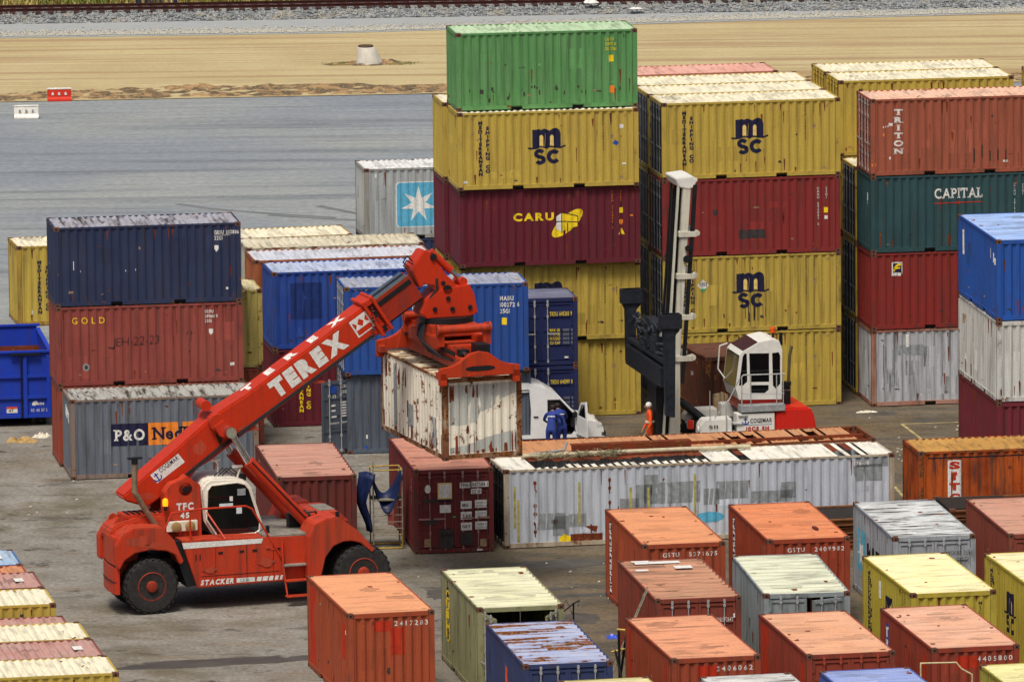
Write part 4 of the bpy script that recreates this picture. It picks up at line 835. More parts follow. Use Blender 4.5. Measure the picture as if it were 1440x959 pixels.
container('M', 'soft blue roofed container at the lower picture edge', 9.20, -40.20, 0, 11.0, 'Y', *MBLU, group=FR, x0='door')
container('N', 'pale yellow roofed container at the lower right corner', 13.48, -39.56, 0, 11.0, 'Y', *pr('lemon3', 'b0a848', 'e2dc96', 'a89e40', 'd4cc8c', .1, .12, .25), group=FR)
c = container('O', 'orange red container numbered 2417283 in front of the red lift truck', -4.60, -25.56, 0, 12.1, 'Y', *OXI[5], group=FR)
digits(d := Dec(), '2417283', 1.36, 2.2, .16, .142); d.rect(P_BRICK, .72, 2.06, .5, .3); d.rect(P_BRICK, 1.2, 1.4, .4, .75); d.ell(P_DARK, 1.15, .95, .07, .1); print_on(c, 'x0', d)
e = Dec(); e.rect(P_BRICK, .35, .2, .75, 2.2); e.rect(P_BRICK, 5.0, 1.2, .5, 1.0); e.text(P_WHITE, 'II', 5.6, 1.95, .12); print_on(c, 'yW', e)
c = container('P', 'olive grey container with its front doors wide open', -1.04, -24.85, 0, 10.0, 'Y', *OLIV, rib=.5, group=FR, bars=M_BAR, x0='door', open_deg=(80, 62))
e = Dec(); e.rect(P_BLACK, .93, .72, .22, 1.55, 1)
for q, s in enumerate('CURNU'): e.text(P_YEL, s, 1.04, 1.92 - q * .30, .27, 2, width=.55, bold=.03, center=True)
print_on(c, 'yW', e)
c = container('Q', 'slate blue container with a rust streaked roof and closed doors', .20, -33.0, 0, 9.6, 'Y', *HBLU, rib=.5, group=FR, bars=M_BAR, x0='door')
e = Dec(); e.poly(P_ORRED, [(3.0, 1.0), (3.0, 2.25), (3.5, 1.7), (3.5, 1.0)], 1); e.poly(P_ORRED, [(3.6, 1.0), (3.6, 1.8), (4.1, 1.3), (4.1, 1.0)], 1); e.vtext(P_WHITE, '202', 5.6, 1.9, .14, .22); print_on(c, 'yW', e)
d = Dec(); d.rect(P_ORRED, .4, 1.6, .75, .3); print_on(c, 'x0', d, flat=-.016)
container('R', 'mossy yellow roofed container in front of the slate blue one', 2.25, -41.11, 0, 11.0, 'Y', *pr('moss_yellow', 'a8a050', 'd8ce98', 'a09848', 'b8a870', .2, .4, .4), group=FR)
# -- right: blue / white / wine stack
c = container('blue3', 'bright blue container topping the short stack at the right edge', 15.32, 9.0, 2 * H8, 8.5, 'Y', *BLU3, group=ST); d = Dec(); d.poly(P_WHITE, [(.62, 1.5), (.62, 2.2), (.92, 2.2), (.92, 1.5), (.77, 1.38)]); d.rect(P_WHITE, 5.05, 1.9, .06, .3); d.rect(P_WHITE, 5.4, 1.8, .05, .3); d.rect(P_WHITE, 5.62, 1.75, .1, .22); print_on(c, 'yW', d)
c = container('white2', 'chalky white container with rusty corner post under the bright blue one', 15.32, 8.95, H8, 8.5, 'Y', *WHT2, group=ST); d = Dec(); d.rect(P_TAN, .6, 1.75, .5, .32); d.rect(P_GREY, .9, 1.2, .12, .5); d.poly(P_TAN, [(.3, .25), (.3, 1.0), (2.2, 1.0), (3.6, .75), (4.6, .25)]) if 0 else None; print_on(c, 'yW', d)
container('mar1', 'wine red container at the foot of the short stack at the right edge', 15.32, 8.95, 0, 8.5, 'Y', *MAR1, group=ST)
# -- rusty long boxes and the SITC box
c = container('sitc', 'burnt rust container with a white SITC sign and ochre roof', 12.38, -.11, 0, 8.8, 'X', *SITC, group=FR)
d = Dec(); d.rect(P_WHITE, .92, .3, .42, 2.0); 
for s, w in (('S', 2.02), ('I', 1.68), ('T', 1.36), ('C', 1.03)):
    d.text(P_RED, s, 1.13, w, .235, 2, width=(.34 if s != 'I' else .1), bold=.06, center=True)
    if s == 'I': d.rect(P_RED, 1.06, w + .15, .15, .10, 3)
d.rect(P_BLACK, .3, 2.36, 5.4, .04, 1); print_on(c, 'y0', d)
# -- lower left rows (long side across the picture)
for key, lab, x, y, mt, H in (('ll0', 'light blue roofed container, farthest of the lower left row', -19.98, -18.43, LLB, H8), ('ll1', 'low rusty orange container after the light blue one', -19.55, -20.9, OXI[0], H8), ('ll2', 'mauve roofed container with a pale front strip at the lower left', -19.07, -23.62, LLM, HC),
        ('ll3', 'yellow container whose front side shows, at the left edge below the red truck', -18.61, -26.13, Y[0], HC), ('ll4', 'low pink container, a mere strip between two yellow ones', -18.0, -28.68, LLM, H8), ('ll5', 'yellow roofed container just before the mauve one at the lower left', -17.41, -31.21, Y[0], HC),
        ('ll6', 'mauve red container between two yellow ones, nearest the lower left corner', -16.92, -33.68, LLM, HC), ('ll7', 'yellow container at the very bottom left corner', -16.43, -36.03, Y[0], HC)):
    c = container(key, lab, x, y, 0, 10.2, 'X', *mt, H=H, group=LL)
    if H == HC:
        d = Dec()
        for q in range(5): d.poly(P_YEL if q % 2 == 0 else P_BLACK, [(5.4 + q * .1, H - .09), (5.5 + q * .1, H - .09), (5.54 + q * .1, H - .02), (5.44 + q * .1, H - .02)])
        d.vtext(P_DARK, 'MSCU', 5.1, H - .25, .1, .14); print_on(c, 'y0', d)
    if key in ('ll2', 'll6', 'll0'): e = Dec(); e.rect(P_WHITE, 5.35, .9, .25, .5, 5); print_on(c, 'top', e, flat=0.)
# -- the box hanging from the lift truck
HU = dict(x=-2.04, y=-9.9, z=4.15, yaw=18.3)
c = container('hung', 'rusty cream container hanging from the red lift truck', HU['x'], HU['y'], HU['z'], HU['yaw'], 'Y', *HUNG, H=HO, frame=paint('rusty_cream_frame', '7a4a2c', 'd0c4a4', .5, .85, .4, .8), group='shipping containers with rusty white paint')
d = Dec(); M_PRIMER = paint('primer_grey', 'b2b8b4', 'c4c6be', .4, .5, .2); d.poly(M_PRIMER, [(.2, 2.22), (.2, 1.05), (.6, 1.02), (1.05, 1.12), (1.15, 1.4), (1.5, 1.5), (1.85, 1.78), (2.24, 1.9), (2.24, 2.22)], 1); d.poly(M_PRIMER, [(.2, .2), (2.24, .2), (2.24, .82), (1.3, .62), (.7, .42), (.2, .36)], 1); print_on(c, 'x0', d, name='primer_patch')
e = Dec(); e.rect(P_GREY, 1.15, .35, .38, 1.85); e.rect(P_GREY, 2.55, .5, .45, .7); e.rect(P_GREY, 4.85, .25, .42, .9); e.vtext(P_DARK, 'TOLU 2817', 5.4, 2.1, .07, .1, bold=0.); print_on(c, 'yW', e)
# -- the two derelict 40 ft boxes, roofs rusted through
def strip_roof(c, tops, mats):
    n = 0
    for (u0, u1, v0, v1, mi) in tops:
        b = MB(); H = c['H']; s = .04
        b.add([(u0, v0, H - .006), (u0, v1, H - .006), (u0 + s, v1, H - .03), (u0 + s, v0, H - .03), (u1 - s, v0, H - .03), (u1 - s, v1, H - .03), (u1, v1, H - .006), (u1, v0, H - .006)], [(0, 1, 2, 3), (3, 2, 5, 4), (4, 5, 6, 7)])
        b.build('roof_sheet', mats[mi], c['root'])
c = container('white40', 'long patched white container with its roof rusted through', -.29, -1.70, 0, 10.9, 'X', *W40, L=L40, H=HO, frame=paint('patched_white_frame', 'c0b8a4', '96704a', .6, .55, .4), group='shipping containers with rusty white paint', skip_roof=True, x0='door', doorcol=paint('black_door', '1e2024', '2a2422', .5, .2, .3))
rn = random.Random(5); tops = [(.06, 1.0, .05, 2.39, 0)]
for i in range(45):
    u = 1.05 + i * .2466
    if u < 2.0: tops.append((u, u + .24, rn.uniform(1.3, 1.7), 2.39, 1)); tops.append((u, u + .13, .05, rn.uniform(.2, .4), 0)); continue
    if u < 6.4: tops.append((u, u + .15, .05, rn.uniform(.45, .8), 0)); tops.append((u, u + .24, rn.uniform(1.25, 1.5), 2.39, 1)); continue
    full = not (7.0 < u < 7.6 or 10.2 < u < 11.3)
    if full or i % 2: tops.append((u, u + (.2466 if full else .15), .05, 2.39, 0))
    else: tops.append((u, u + .24, rn.uniform(1.0, 1.6), 2.39, 1))
strip_roof(c, tops, (W40[1], M_RUSTY))
d = Dec()
for u in (.96, 3.28):
    for w in (2.0, 1.75, 1.3, 1.05, .75, .5):
        d.ell(M_RUSTY, u, w, .05, .07); d.rect(M_RUSTY, u - .02, w - .17, .04, .14)
for u, w, a, b in ((3.6, .95, .6, .45), (4.1, 1.1, .5, .7), (4.35, 1.2, .45, .9), (4.8, 1.2, 1.3, .65), (6.2, 1.1, .5, .5), (6.6, 1.25, 1.0, .55), (7.7, 1.1, 1.3, .35), (8.6, 1.2, .5, .5), (10.9, 1.62, .9, .52), (1.0, .55, .9, .5), (1.5, .35, .5, .6), (2.0, .6, .55, .4), (11.0, 2.05, 1.0, .3)): d.rect(P_GREY, u, w, a, b)
for u in (.30, .40, 2.3, 3.9, 4.45, 5.9): d.rect(plain('moss_stain', 'a8a05a', .8, var=.3) if u == .30 else bpy.data.materials['moss_stain'], u, rn.uniform(.2, .9), .07, 1.3, 2)
d.poly(P_YEL, [(1.7, .12), (2.1, .12), (2.05, .3), (1.85, .4), (1.72, .3)], 2); d.rect(M_RUSTY, 2.05, .1, 1.0, .28, 2); d.ell(M_RUSTY, 1.58, .78, .12, .08); d.poly(M_RUSTY, [(2.5, .6), (2.85, .4), (2.9, .6), (2.62, .62)], 2)
d.text(P_WHITE, '276-08', 10.9, 2.12, .11); d.ell(P_SKY, 6.4, .72, .45, .16, 0, 2); print_on(c, 'y0', d)
c = container('orange40', 'long rust orange container behind the patched white one, roof slit open', -.71, 1.05, 0, 11.4, 'X', *OR40, L=L40, H=HO, group='shipping containers with rusty white paint', skip_roof=True)
tops = [(.06, .5, .05, 2.39, 0)]
for i in range(45):
    u = .52 + i * .2466
    gap = (5.2 < u < 5.9 or 7.2 < u < 8.8 or 9.4 < u < 10.7)
    if not gap or i % 2: tops.append((u, u + (.2466 if not gap else .15), .05, 2.39, 0))
    else: tops.append((u, u + .24, rn.uniform(1.3, 1.9), 2.39, 0)); tops.append((u, u + .24, .05, .3, 0))
strip_roof(c, tops, (OR40[1],))
MB().box(5.0, 11.9, .5, .62, HO - .03, HO + .06).build('roof_rail', M_RUSTY, c['root'])
def plate(outer, holes, y0, y1):          # side panel with real openings
    bm = bmesh.new(); loops = [outer] + holes; es = []
    for lp in loops:
        vs = [bm.verts.new((x, y0, z)) for x, z in lp]; es += [bm.edges.new((vs[i], vs[(i + 1) % len(vs)])) for i in range(len(vs))]
    bmesh.ops.triangle_fill(bm, edges=es, use_beauty=True, use_dissolve=False)
    r = bmesh.ops.extrude_face_region(bm, geom=bm.faces[:])
    bmesh.ops.translate(bm, verts=[g for g in r['geom'] if isinstance(g, bmesh.types.BMVert)], vec=(0, y1 - y0, 0)); bmesh.ops.recalc_face_normals(bm, faces=bm.faces)
    me = bpy.data.meshes.new('p'); bm.to_mesh(me); bm.free(); return me
# ---------------------------------------------------------------- red reach stacker
M_RED = paint('machine_red', 'c2381c', 'ae4a30', .6, .2, .4, .5); M_RED2 = paint('boom_red', 'c23216', 'b83a1c', .4, .06, .22, .42); M_DKRED = paint('inner_boom_red', '9c2e1c', '7a2418', .5, .2, .3, .5)
M_SPR = paint('spreader_red', 'b83a1a', 'a0341a', .6, .32, .45, .5); M_WHITE = plain('white_paint', 'e4e0d4', .45, var=.08); M_DECK = paint('chequer_deck', '8f8c84', '6f6a62', .7, .15, .4, .7)
M_GREY = plain('machine_grey', '8a8e90', .5, var=.2); M_AMBER = plain('amber_lens', 'e88a10', .3, emit=('ff8a10', 1.2)); M_LAMP = plain('old_lamp_glass', 'a08858', .3); M_PIPE = plain('exhaust_tan', '8f7c66', .6, .3, var=.25)
M_CHROME = plain('cylinder_rod', 'c4c8cc', .18, .95); M_PAPER = plain('paper_notice', 'c8dce0', .6)
def wheel(parent, x, y, z, r, w, lugs=26, name='wheel'):
    s = 1 if y > 0 else -1; e = thing(name, '', '', (x, y, z)); del e['label']; del e['category']; e.parent = parent
    t = MB(); t.lathe([(r * .50, -w / 2), (r * .60, -w / 2 - .02), (r * .90, -w / 2), (r * .97, -w * .36), (r * .97, w * .36), (r * .90, w / 2), (r * .60, w / 2 + .02), (r * .50, w / 2)], axis='Y', n=40)
    for i in range(lugs):
        for q in (-1, 1):
            a = 2 * PI * (i + (.5 if q > 0 else 0)) / lugs; c_, s_ = math.cos(a), math.sin(a); vs = []
            for yy in (q * w * .02, q * w * .50):
                for da in (-.055, .055):
                    for rr in (.95 * r, r * (1.0 if abs(yy) < w * .3 else .985)):
                        aa = a + da + yy * .25 * q; vs.append((rr * math.cos(aa), yy, rr * math.sin(aa)))
            t.add(vs, [(0, 1, 3, 2), (4, 6, 7, 5), (0, 4, 5, 1), (2, 3, 7, 6), (1, 5, 7, 3), (0, 2, 6, 4)])
    t.build('tyre', M_RUBBER, e, smooth=.6)
    q = MB(); o = s * w / 2; q.lathe([(r * .53, -s * w * .3), (r * .53, o), (r * .49, o + s * .015), (r * .46, o - s * .05), (r * .36, o - s * .09), (r * .33, o - s * .02), (r * .21, o + s * .0), (r * .18, o + s * .07), (r * .10, o + s * .09), (.01, o + s * .09)], axis='Y', n=32)
    q.build('rim', paint('rim_red', 'b0361e', '6a2c1c', .6, .45, .5), e, smooth=.6)
    h = MB()
    for i in range(14): a = 2 * PI * i / 14; h.cyl((r * .42 * math.cos(a), o - s * .06, r * .42 * math.sin(a)), (r * .42 * math.cos(a), o + s * .0, r * .42 * math.sin(a)), .022, 6)
    h.build('wheel_nuts', M_RUSTY, e); return e
T = thing('reach_stacker', 'red reach stacker with TEREX on its raised boom, carrying a rusty container', 'lift truck', (-11.126, -10.081, 0), 18.9)
def mir(fn):                      # the same piece for the near and the far side
    for s in (-1, 1): fn(s)
def pz(b, pts, y0, y1, s=1): return b.prism(pts, min(s * y0, s * y1), max(s * y0, s * y1))
MB().box(-.5, 6.1, -.85, .85, .75, 1.5).build('chassis', M_BLACK, T)
cwp = [(-1.02, -1.56), (-1.10, -1.42), (-1.10, -.75), (-1.02, -.10), (-.88, .40), (-.80, .52), (-.2, .52), (-.2, -1.0), (-.60, -1.0), (-.95, -1.0), (-.95, -1.56)]
MB().hprism(cwp, .64, 1.44).build('counterweight', M_RED, T); MB().hprism([(x * (1.0 if x > -.9 else .985), y) for x, y in cwp], 1.47, 2.32).build('counterweight_top', M_RED, T, bevel=.03)
MB().hprism([(x + .02, y) for x, y in cwp], 1.435, 1.475).build('counterweight_seam', M_BLACK, T); b = MB(); b.hprism([(-1.03, -1.54), (-1.12, -1.41), (-1.12, -.75), (-1.04, -.10), (-1.0, -.3)], .98, 1.01); b.build('bumper_groove', M_BLACK, T)
pz(MB(), [(-1.06, 2.2), (-1.0, 2.46), (-.80, 2.62), (.05, 2.80), (1.05, 2.66), (1.1, 2.0), (-.9, 2.0)], -.95, .12).build('engine_hood', M_RED, T, bevel=.05)
for y in (-.75, -.05): b = MB(); b.prism([(-.86, 2.58), (-.80, 2.74), (-.68, 2.80), (-.56, 2.74), (-.48, 2.68)], y - .03, y + .03); b.build('lifting_eye', M_RED, T)
MB().box(-.55, .75, -.75, .0, 2.70, 2.825).build('hood_hatch', M_RED, T, bevel=.02)
mir(lambda s: pz(MB(), [(-1.06, 1.52), (-1.06, 2.12), (-.88, 2.40), (-.56, 2.59), (.32, 2.58), (.70, 2.16), (.98, 1.50), (.86, 1.42), (.72, 1.72), (.45, 1.86), (-.02, 1.92), (-.5, 1.85), (-.82, 1.66), (-.96, 1.40), (-1.04, 1.42)], .84 if s < 0 else .08, 1.68 if s < 0 else .48, s).build('fender', M_RED, T, bevel=.03))
wheel(T, 0, -1.38, .83, .83, .54); wheel(T, 0, .12, .83, .83, .54)
for s in (-1, 1):
    wheel(T, 6.37, s * 1.80, .86, .86, .50); wheel(T, 6.37, s * 1.22, .86, .86, .50)
MB().cyl((6.37, -1.9, .86), (6.37, 1.9, .86), .22, 16).cyl((0, -1.3, .83), (0, .1, .83), .18, 16).build('axle', M_BLACK, T)
mir(lambda s: pz(MB(), [(.91, 2.14), (1.39, .69), (4.05, .72), (4.75, .76), (4.92, 1.32), (4.96, 2.0), (3.41, 2.06)], .86, 1.66, s).build('side_body', M_RED, T, bevel=.02))
mir(lambda s: pz(MB(), [(.72, 2.1), (.92, 2.1), (1.40, .75), (1.1, .72), (.9, 1.3)], .9, 1.55, s).build('hinge_gap_plate', M_BLACK, T))
d = Dec(); d.poly(P_WHITE, [(.93, 2.06), (.98, 1.88), (3.36, 1.89), (3.41, 2.03)], 1); d.text(P_BLACK, '11', 1.33, 1.50, .19, 2, bold=.01, track=.5)
d.text(P_WHITE, 'STACKER', 1.47, .76, .16, 2, width=1.02, bold=.05, shear=.22); d.rect(P_WHITE, 2.58, .77, .56, .13, 1); d.text(P_GREY, 'CE36', 2.68, .79, .09, 2, bold=.02)
for i, a in enumerate((3.18, 3.36, 3.56, 3.74, 3.9)): d.poly(P_WHITE, [(a, .77), (a + (.15, .16, .13, .1, .07)[i], .77), (a + (.19, .2, .17, .14, .11)[i], .90), (a + .04, .90)], 1)
d.put(T, frameM((0, -1.663, 0), (1, 0, 0), (0, 0, 1)), step=.003)
b = MB(); b.box(3.45, 5.2, -1.62, 1.62, 2.03, 2.09); b.build('deck', M_DECK, T)
b = MB(); b.box(4.95, 6.2, -.88, .88, 1.0, 2.2); b.prism([(5.0, 2.2), (5.25, 2.52), (6.0, 2.52), (6.35, 2.2)], -.88, .88); b.build('front_frame', M_RED, T, bevel=.03)
mir(lambda s: pz(MB(), [(4.66, 1.49), (4.72, 2.02), (4.90, 2.42), (5.25, 2.56), (5.62, 2.58), (6.2, 2.14), (6.74, 1.53), (6.62, 1.44), (6.28, 1.76), (6.0, 1.84), (5.74, 1.83), (5.45, 1.72), (5.2, 1.4), (5.05, .80), (4.66, .78)], .95, 2.08, s).build('front_fender', M_RED, T, bevel=.03))
mir(lambda s: MB().box(5.1, 6.3, min(s * .95, s * .9), max(s * .95, s * .9), .5, 2.1).build('wheel_arch_liner', M_BLACK, T))
# steps
b = MB()
for x in (3.98, 4.80): b.tube([(x, -1.72, 1.95), (x, -1.78, 1.2), (x + .06, -1.98, .28)], .028, 6)
b.build('step_rail', M_RED, T)
for z, y in ((1.2, -1.78), (.76, -1.88), (.31, -1.97)): MB().box(4.0, 4.82, y - .12, y + .12, z - .02, z + .02).build('step', M_DECK if z > 1 else M_RED, T)
# boom tower, lamps and exhaust
mir(lambda s: pz(MB(), [(.62, 2.2), (.64, 3.45), (.85, 3.70), (1.15, 3.78), (1.32, 3.92), (1.5, 3.78), (1.74, 3.62), (1.76, 2.0), (.75, 2.0)], .52, .95, s).build('boom_tower', M_RED, T, bevel=.02))
d = Dec(); d.text(P_WHITE, 'TFC', .99, 2.90, .22, 2, width=.52, bold=.05); d.text(P_WHITE, '45', 1.10, 2.66, .17, 2, width=.28, bold=.05); d.put(T, frameM((0, -.955, 0), (1, 0, 0), (0, 0, 1)))
MB().box(.66, 1.60, -1.06, -.965, 2.29, 2.60).build('lamp_panel', M_WHITE, T, bevel=.02)
for x in (.94, 1.36): MB().lathe([(.15, -1.065), (.15, -1.12), (.12, -1.135), (.01, -1.14)], (x, 0, 2.44), 'Y', 20).build('work_lamp', M_LAMP, T, smooth=.5)
b = MB(); b.cyl((1.28, -.95, 3.52), (1.28, -.3, 3.52), .20, 24); b.cyl((1.28, -.98, 3.52), (1.28, -.95, 3.52), .09, 16); b.build('air_filter', M_BLACK, T, smooth=.6)
b = MB(); b.cyl((.62, -1.06, 2.95), (.62, -1.06, 3.08), .05, 8); b.build('beacon_stem', M_BLACK, T); b = MB(); b.lathe([(.075, 3.08), (.085, 3.2), (.07, 3.28), (.02, 3.31)], (.62, -1.06, 0), 'Z', 14); b.build('beacon', M_AMBER, T, smooth=.6)
MB().tube([(-.32, -1.15, 4.42), (-.33, -1.15, 3.56), (.10, -1.05, 2.86), (.36, -1.0, 2.45)], .085, 12).build('exhaust_pipe', M_PIPE, T, smooth=.6)
b = MB(); b.cyl((-.32, -1.15, 4.40), (-.32, -1.15, 4.56), .095, 12); b.box(-.52, -.10, -1.24, -1.06, 4.55, 4.60); b.build('exhaust_cap', M_BLACK, T)
# cab
cabp = [(1.78, 3.46), (1.92, 3.66), (2.08, 3.75), (2.9, 3.72), (3.18, 3.62), (3.34, 3.44), (3.66, 2.36), (3.66, 2.06), (3.5, 1.98), (2.2, 1.98), (1.88, 2.5)]
pz(MB(), cabp, -.80, .80).build('cab', M_WHITE, T, bevel=.06)
glz = [(1.98, 3.40), (2.10, 3.55), (2.9, 3.59), (3.14, 3.52), (3.27, 3.36), (3.58, 2.36), (3.56, 2.12), (3.42, 2.04), (2.26, 2.04), (1.94, 2.54)]
for s in (-1, 1):
    pz(MB(), glz, .803, .822, s).build('cab_window', M_GLASS, T)
    ins = [(x + (2.72 - x) * .0, z) for x, z in glz]; b = MB(); ring = glz + [glz[0]]
    for (xa, za), (xb, zb) in zip(ring, ring[1:]): b.cyl((xa, s * .826, za), (xb, s * .826, zb), .028, 6)
    b.build('window_frame', M_WHITE, T)
pz(MB(), [(3.37, 3.38), (3.665, 2.40), (3.672, 2.40), (3.378, 3.38)], -.66, .66).build('windscreen', M_GLASS, T); pz(MB(), [(1.79, 3.4), (1.895, 2.62), (1.885, 2.62), (1.782, 3.4)], -.66, .66).build('rear_window', M_GLASS, T)
d = Dec(); d.rect(M_PAPER, 2.34, 2.86, .42, .13, 1); d.rect(M_PAPER, 3.0 - .14, 2.66, .17, .20, 1); d.rect(P_GREY, 2.9, 3.2, .25, .2, 1); d.rect(P_WHITE, 2.66, 3.05, .1, .14, 1); d.put(T, frameM((0, -.823, 0), (1, 0, 0), (0, 0, 1)), name='notice')
b = MB(); b.tube([(2.5, -.2, 3.72), (2.5, -.2, 4.08), (2.42, -.2, 4.18)], .03, 6); b.box(2.28, 2.56, -.25, -.15, 4.16, 4.22); b.tube([(3.0, -.5, 3.66), (3.1, -.5, 3.95)], .03, 6); b.box(2.86, 3.16, -.56, -.44, 3.98, 4.04); b.build('work_light_stem', M_WHITE, T)
b = MB()
for i in range(3): b.tube([(2.3 + .12 * i, -.5, 3.77), (2.62 + .12 * i, -.3, 3.95), (2.9 + .12 * i, -.5, 3.70)], .018, 5)
b.box(3.05, 3.25, -.6, -.5, 3.6, 3.78); b.build('wiper', M_BLACK, T)
b = MB(); b.box(3.66, 3.76, -1.2, -1.1, 1.95, 2.3); b.box(5.56, 5.66, -2.0, -1.9, 2.36, 2.72); b.box(4.55, 4.9, -.6, -.3, 2.1, 2.5); b.build('mirror', M_BLACK, T, bevel=.01)
MB().tube([(.42, -1.62, 2.5), (.64, -1.62, 2.95), (1.44, -1.62, 3.02), (2.90, -1.62, 3.02), (3.10, -1.62, 2.92), (3.54, -1.64, 2.15), (4.0, -1.70, 1.36), (4.02, -1.74, .9)], .030, 8).build('handrail', M_RED2, T, smooth=.6)
b = MB()
for x, z0, z1 in ((1.2, 2.05, 3.0), (1.22, 2.1, 2.3)): b.cyl((x, -1.62, z0), (x, -1.62, z1), .024, 6)
b.tube([(1.9, -1.0, 2.8), (2.28, -1.62, 2.06)], .03, 6); b.build('handrail_post', M_RED2, T)
MB().tube([(3.5, -1.66, 1.72), (3.85, -1.66, 1.66)], .02, 6).box(3.5, 3.62, -1.69, -1.64, 1.72, 1.76).build('hand_grip', M_RED, T)
# boom
bo = [(-.50, 3.34), (2.36, 5.58), (3.35, 6.12), (7.01, 8.51), (7.79, 7.87), (4.72, 5.92), (2.96, 4.74), (2.32, 4.29), (1.79, 3.99), (1.56, 3.69), (.93, 3.37), (.26, 2.97), (-.40, 3.18)]
boom = pz(MB(), bo, -.45, .45).build('boom', M_RED2, T, bevel=.05)
AX = Vector((7.01 - 3.35, 0, 8.51 - 6.12)).normalized(); NX = Vector((-AX.z, 0, AX.x)); ang = math.atan2(AX.z, AX.x)
def obox(b, c, l0, l1, n0, n1, y0, y1):    # box along the boom axis
    c = Vector(c); return b.prism([((c + AX * l + NX * n).x, (c + AX * l + NX * n).z) for l, n in ((l0, n0), (l1, n0), (l1, n1), (l0, n1))], y0, y1)
E0 = Vector((7.40, 0, 8.19))
b = MB(); obox(b, E0, -.20, -.10, -.60, .62, -.55, .55); obox(b, E0, .12, .22, -.58, .60, -.53, .53); obox(b, E0, -.1, .12, .42, .58, -.5, .5); obox(b, E0, -.1, .12, -.56, -.42, -.5, .5); b.build('boom_collar', M_RED2, boom, bevel=.015)
b = MB(); 
for n in (-.4, .1): obox(b, E0, -.06, .06, n - .09, n + .09, -.56, -.54)
b.build('wear_pad_bolts', M_BLACK, boom)
ib = MB(); obox(ib, E0, -.3, 1.50, -.40, .40, -.35, .35); inner = ib.build('inner_boom', M_DKRED, T)
b = MB(); obox(b, E0, .1, 1.45, .401, .45, -.34, -.16); obox(b, E0, .1, 1.45, .401, .45, .1, .3); b.build('slide_strip', M_CHROME, inner); b = MB(); obox(b, E0, .1, 1.45, .405, .43, -.14, .08); obox(b, E0, .1, 1.5, -.46, -.401, -.3, .3); obox(b, E0, .1, 1.45, .16, .30, -.365, -.351); b.build('hose_track', M_BLACK, inner)
head = pz(MB(), [(8.52, 9.50), (8.92, 10.05), (9.10, 10.0), (9.63, 9.27), (9.88, 9.05), (9.95, 8.66), (9.30, 8.66), (9.22, 8.98), (8.92, 9.05), (8.80, 8.92)], -.37, .37).build('boom_head', M_RED2, T, bevel=.03)
b = MB(); b.cyl((9.62, -.46, 8.85), (9.62, .46, 8.85), .14, 16); b.cyl((9.2, -.42, 9.85), (9.2, .42, 9.85), .10, 14); b.cyl((9.5, -.385, 9.05), (9.5, .385, 9.05), .07, 12); b.build('boom_head_pin', M_BLACK, head)
b = MB(); b.tube([(8.6, -.3, 9.65), (8.4, -.3, 9.78), (8.3, -.3, 9.62), (8.45, -.3, 9.50)], .02, 5); b.tube([(8.62, -.2, 9.72), (8.45, -.2, 9.9), (8.32, -.2, 9.72), (8.5, -.2, 9.55)], .02, 5); b.tube([(9.3, -.36, 9.2), (9.3, -.42, 8.9), (9.05, -.42, 8.6)], .04, 6); b.build('hydraulic_hose', M_BLACK, head)
b = MB(); b.cyl((9.18, -.12, 9.98), (9.82, -.12, 9.38), .12, 14); b.build('tilt_cylinder', M_RED2, T, smooth=.6); MB().cyl((9.8, -.12, 9.40), (10.16, -.12, 9.06), .065, 12).build('cylinder_rod', M_CHROME, T, smooth=.6)
b = MB(); b.cyl((10.16, -.3, 9.04), (10.16, .3, 9.04), .13, 14); b.cyl((2.42, -.62, 5.36), (2.42, .62, 5.36), .26, 24); b.cyl((2.15, -.3, 5.83), (2.15, .3, 5.83), .16, 16); b.build('pivot_boss', M_RED2, T, smooth=.6)
pz(MB(), [(2.25, 5.25), (2.55, 5.45), (3.0, 5.15), (2.75, 4.85), (2.45, 4.95)], -.70, .70).build('cylinder_bracket', M_RED2, boom, bevel=.02)
for s in (-1, 1):
    MB().cyl((5.15, s * .88, 2.10), (3.24, s * .88, 4.20), .175, 20).cyl((5.15, s * 1.05, 2.10), (5.15, s * .7, 2.10), .24, 16).build('lift_cylinder', M_RED2, T, smooth=.6)
    MB().cyl((3.26, s * .88, 4.17), (2.68, s * .88, 5.15), .115, 16).cyl((2.70, s * 1.0, 5.10), (2.70, s * .6, 5.10), .16, 14).build('lift_rod', M_CHROME, T, smooth=.6)
    MB().tube([(4.9, s * 1.1, 2.6), (5.2, s * 1.12, 2.62), (5.35, s * 1.12, 2.3), (5.2, s * 1.12, 2.06)], .03, 6).tube([(3.3, s * 1.06, 4.2), (5.0, s * 1.08, 2.35)], .02, 5).build('hydraulic_hose', M_BLACK, T)
d = Dec(); tr0 = math.atan2(7.56 - 6.09 + .0, 6.73 - 4.59); q = Vector((4.37, 5.95)); 
d.text(P_WHITE, 'TEREX', 4.28, 5.91, .57, 2, width=2.70, bold=.085, rot=ang, track=.13)
cx, cy = 6.93, 7.985; ca, sa = math.cos(ang), math.sin(ang)
def L2(u, w): return (cx + u * ca - w * sa, cy + u * sa + w * ca)
d.poly(P_WHITE, [L2(-.30, -.28), L2(.30, -.28), L2(.30, .28), L2(-.30, .28)], 2); d.poly(M_RED2, [L2(-.25, -.24), L2(.25, -.24), L2(.25, .24), L2(-.25, .24)], 3)
d.poly(P_WHITE, [L2(-.25, -.08), L2(.25, -.08), L2(.25, .24), L2(-.25, .24)], 4)
for k in (-.25, 0., .25): d.poly(M_RED2, [L2(k - (.11 if k > -.2 else 0), .08), L2(k, -.05), L2(k + (.11 if k < .2 else 0), .08), L2(k, .21)], 5)
d.poly(P_WHITE, [(.35, 3.92), (1.22, 4.50), (1.42, 4.24), (.56, 3.66)], 1); r2 = math.atan2(.58, .87)
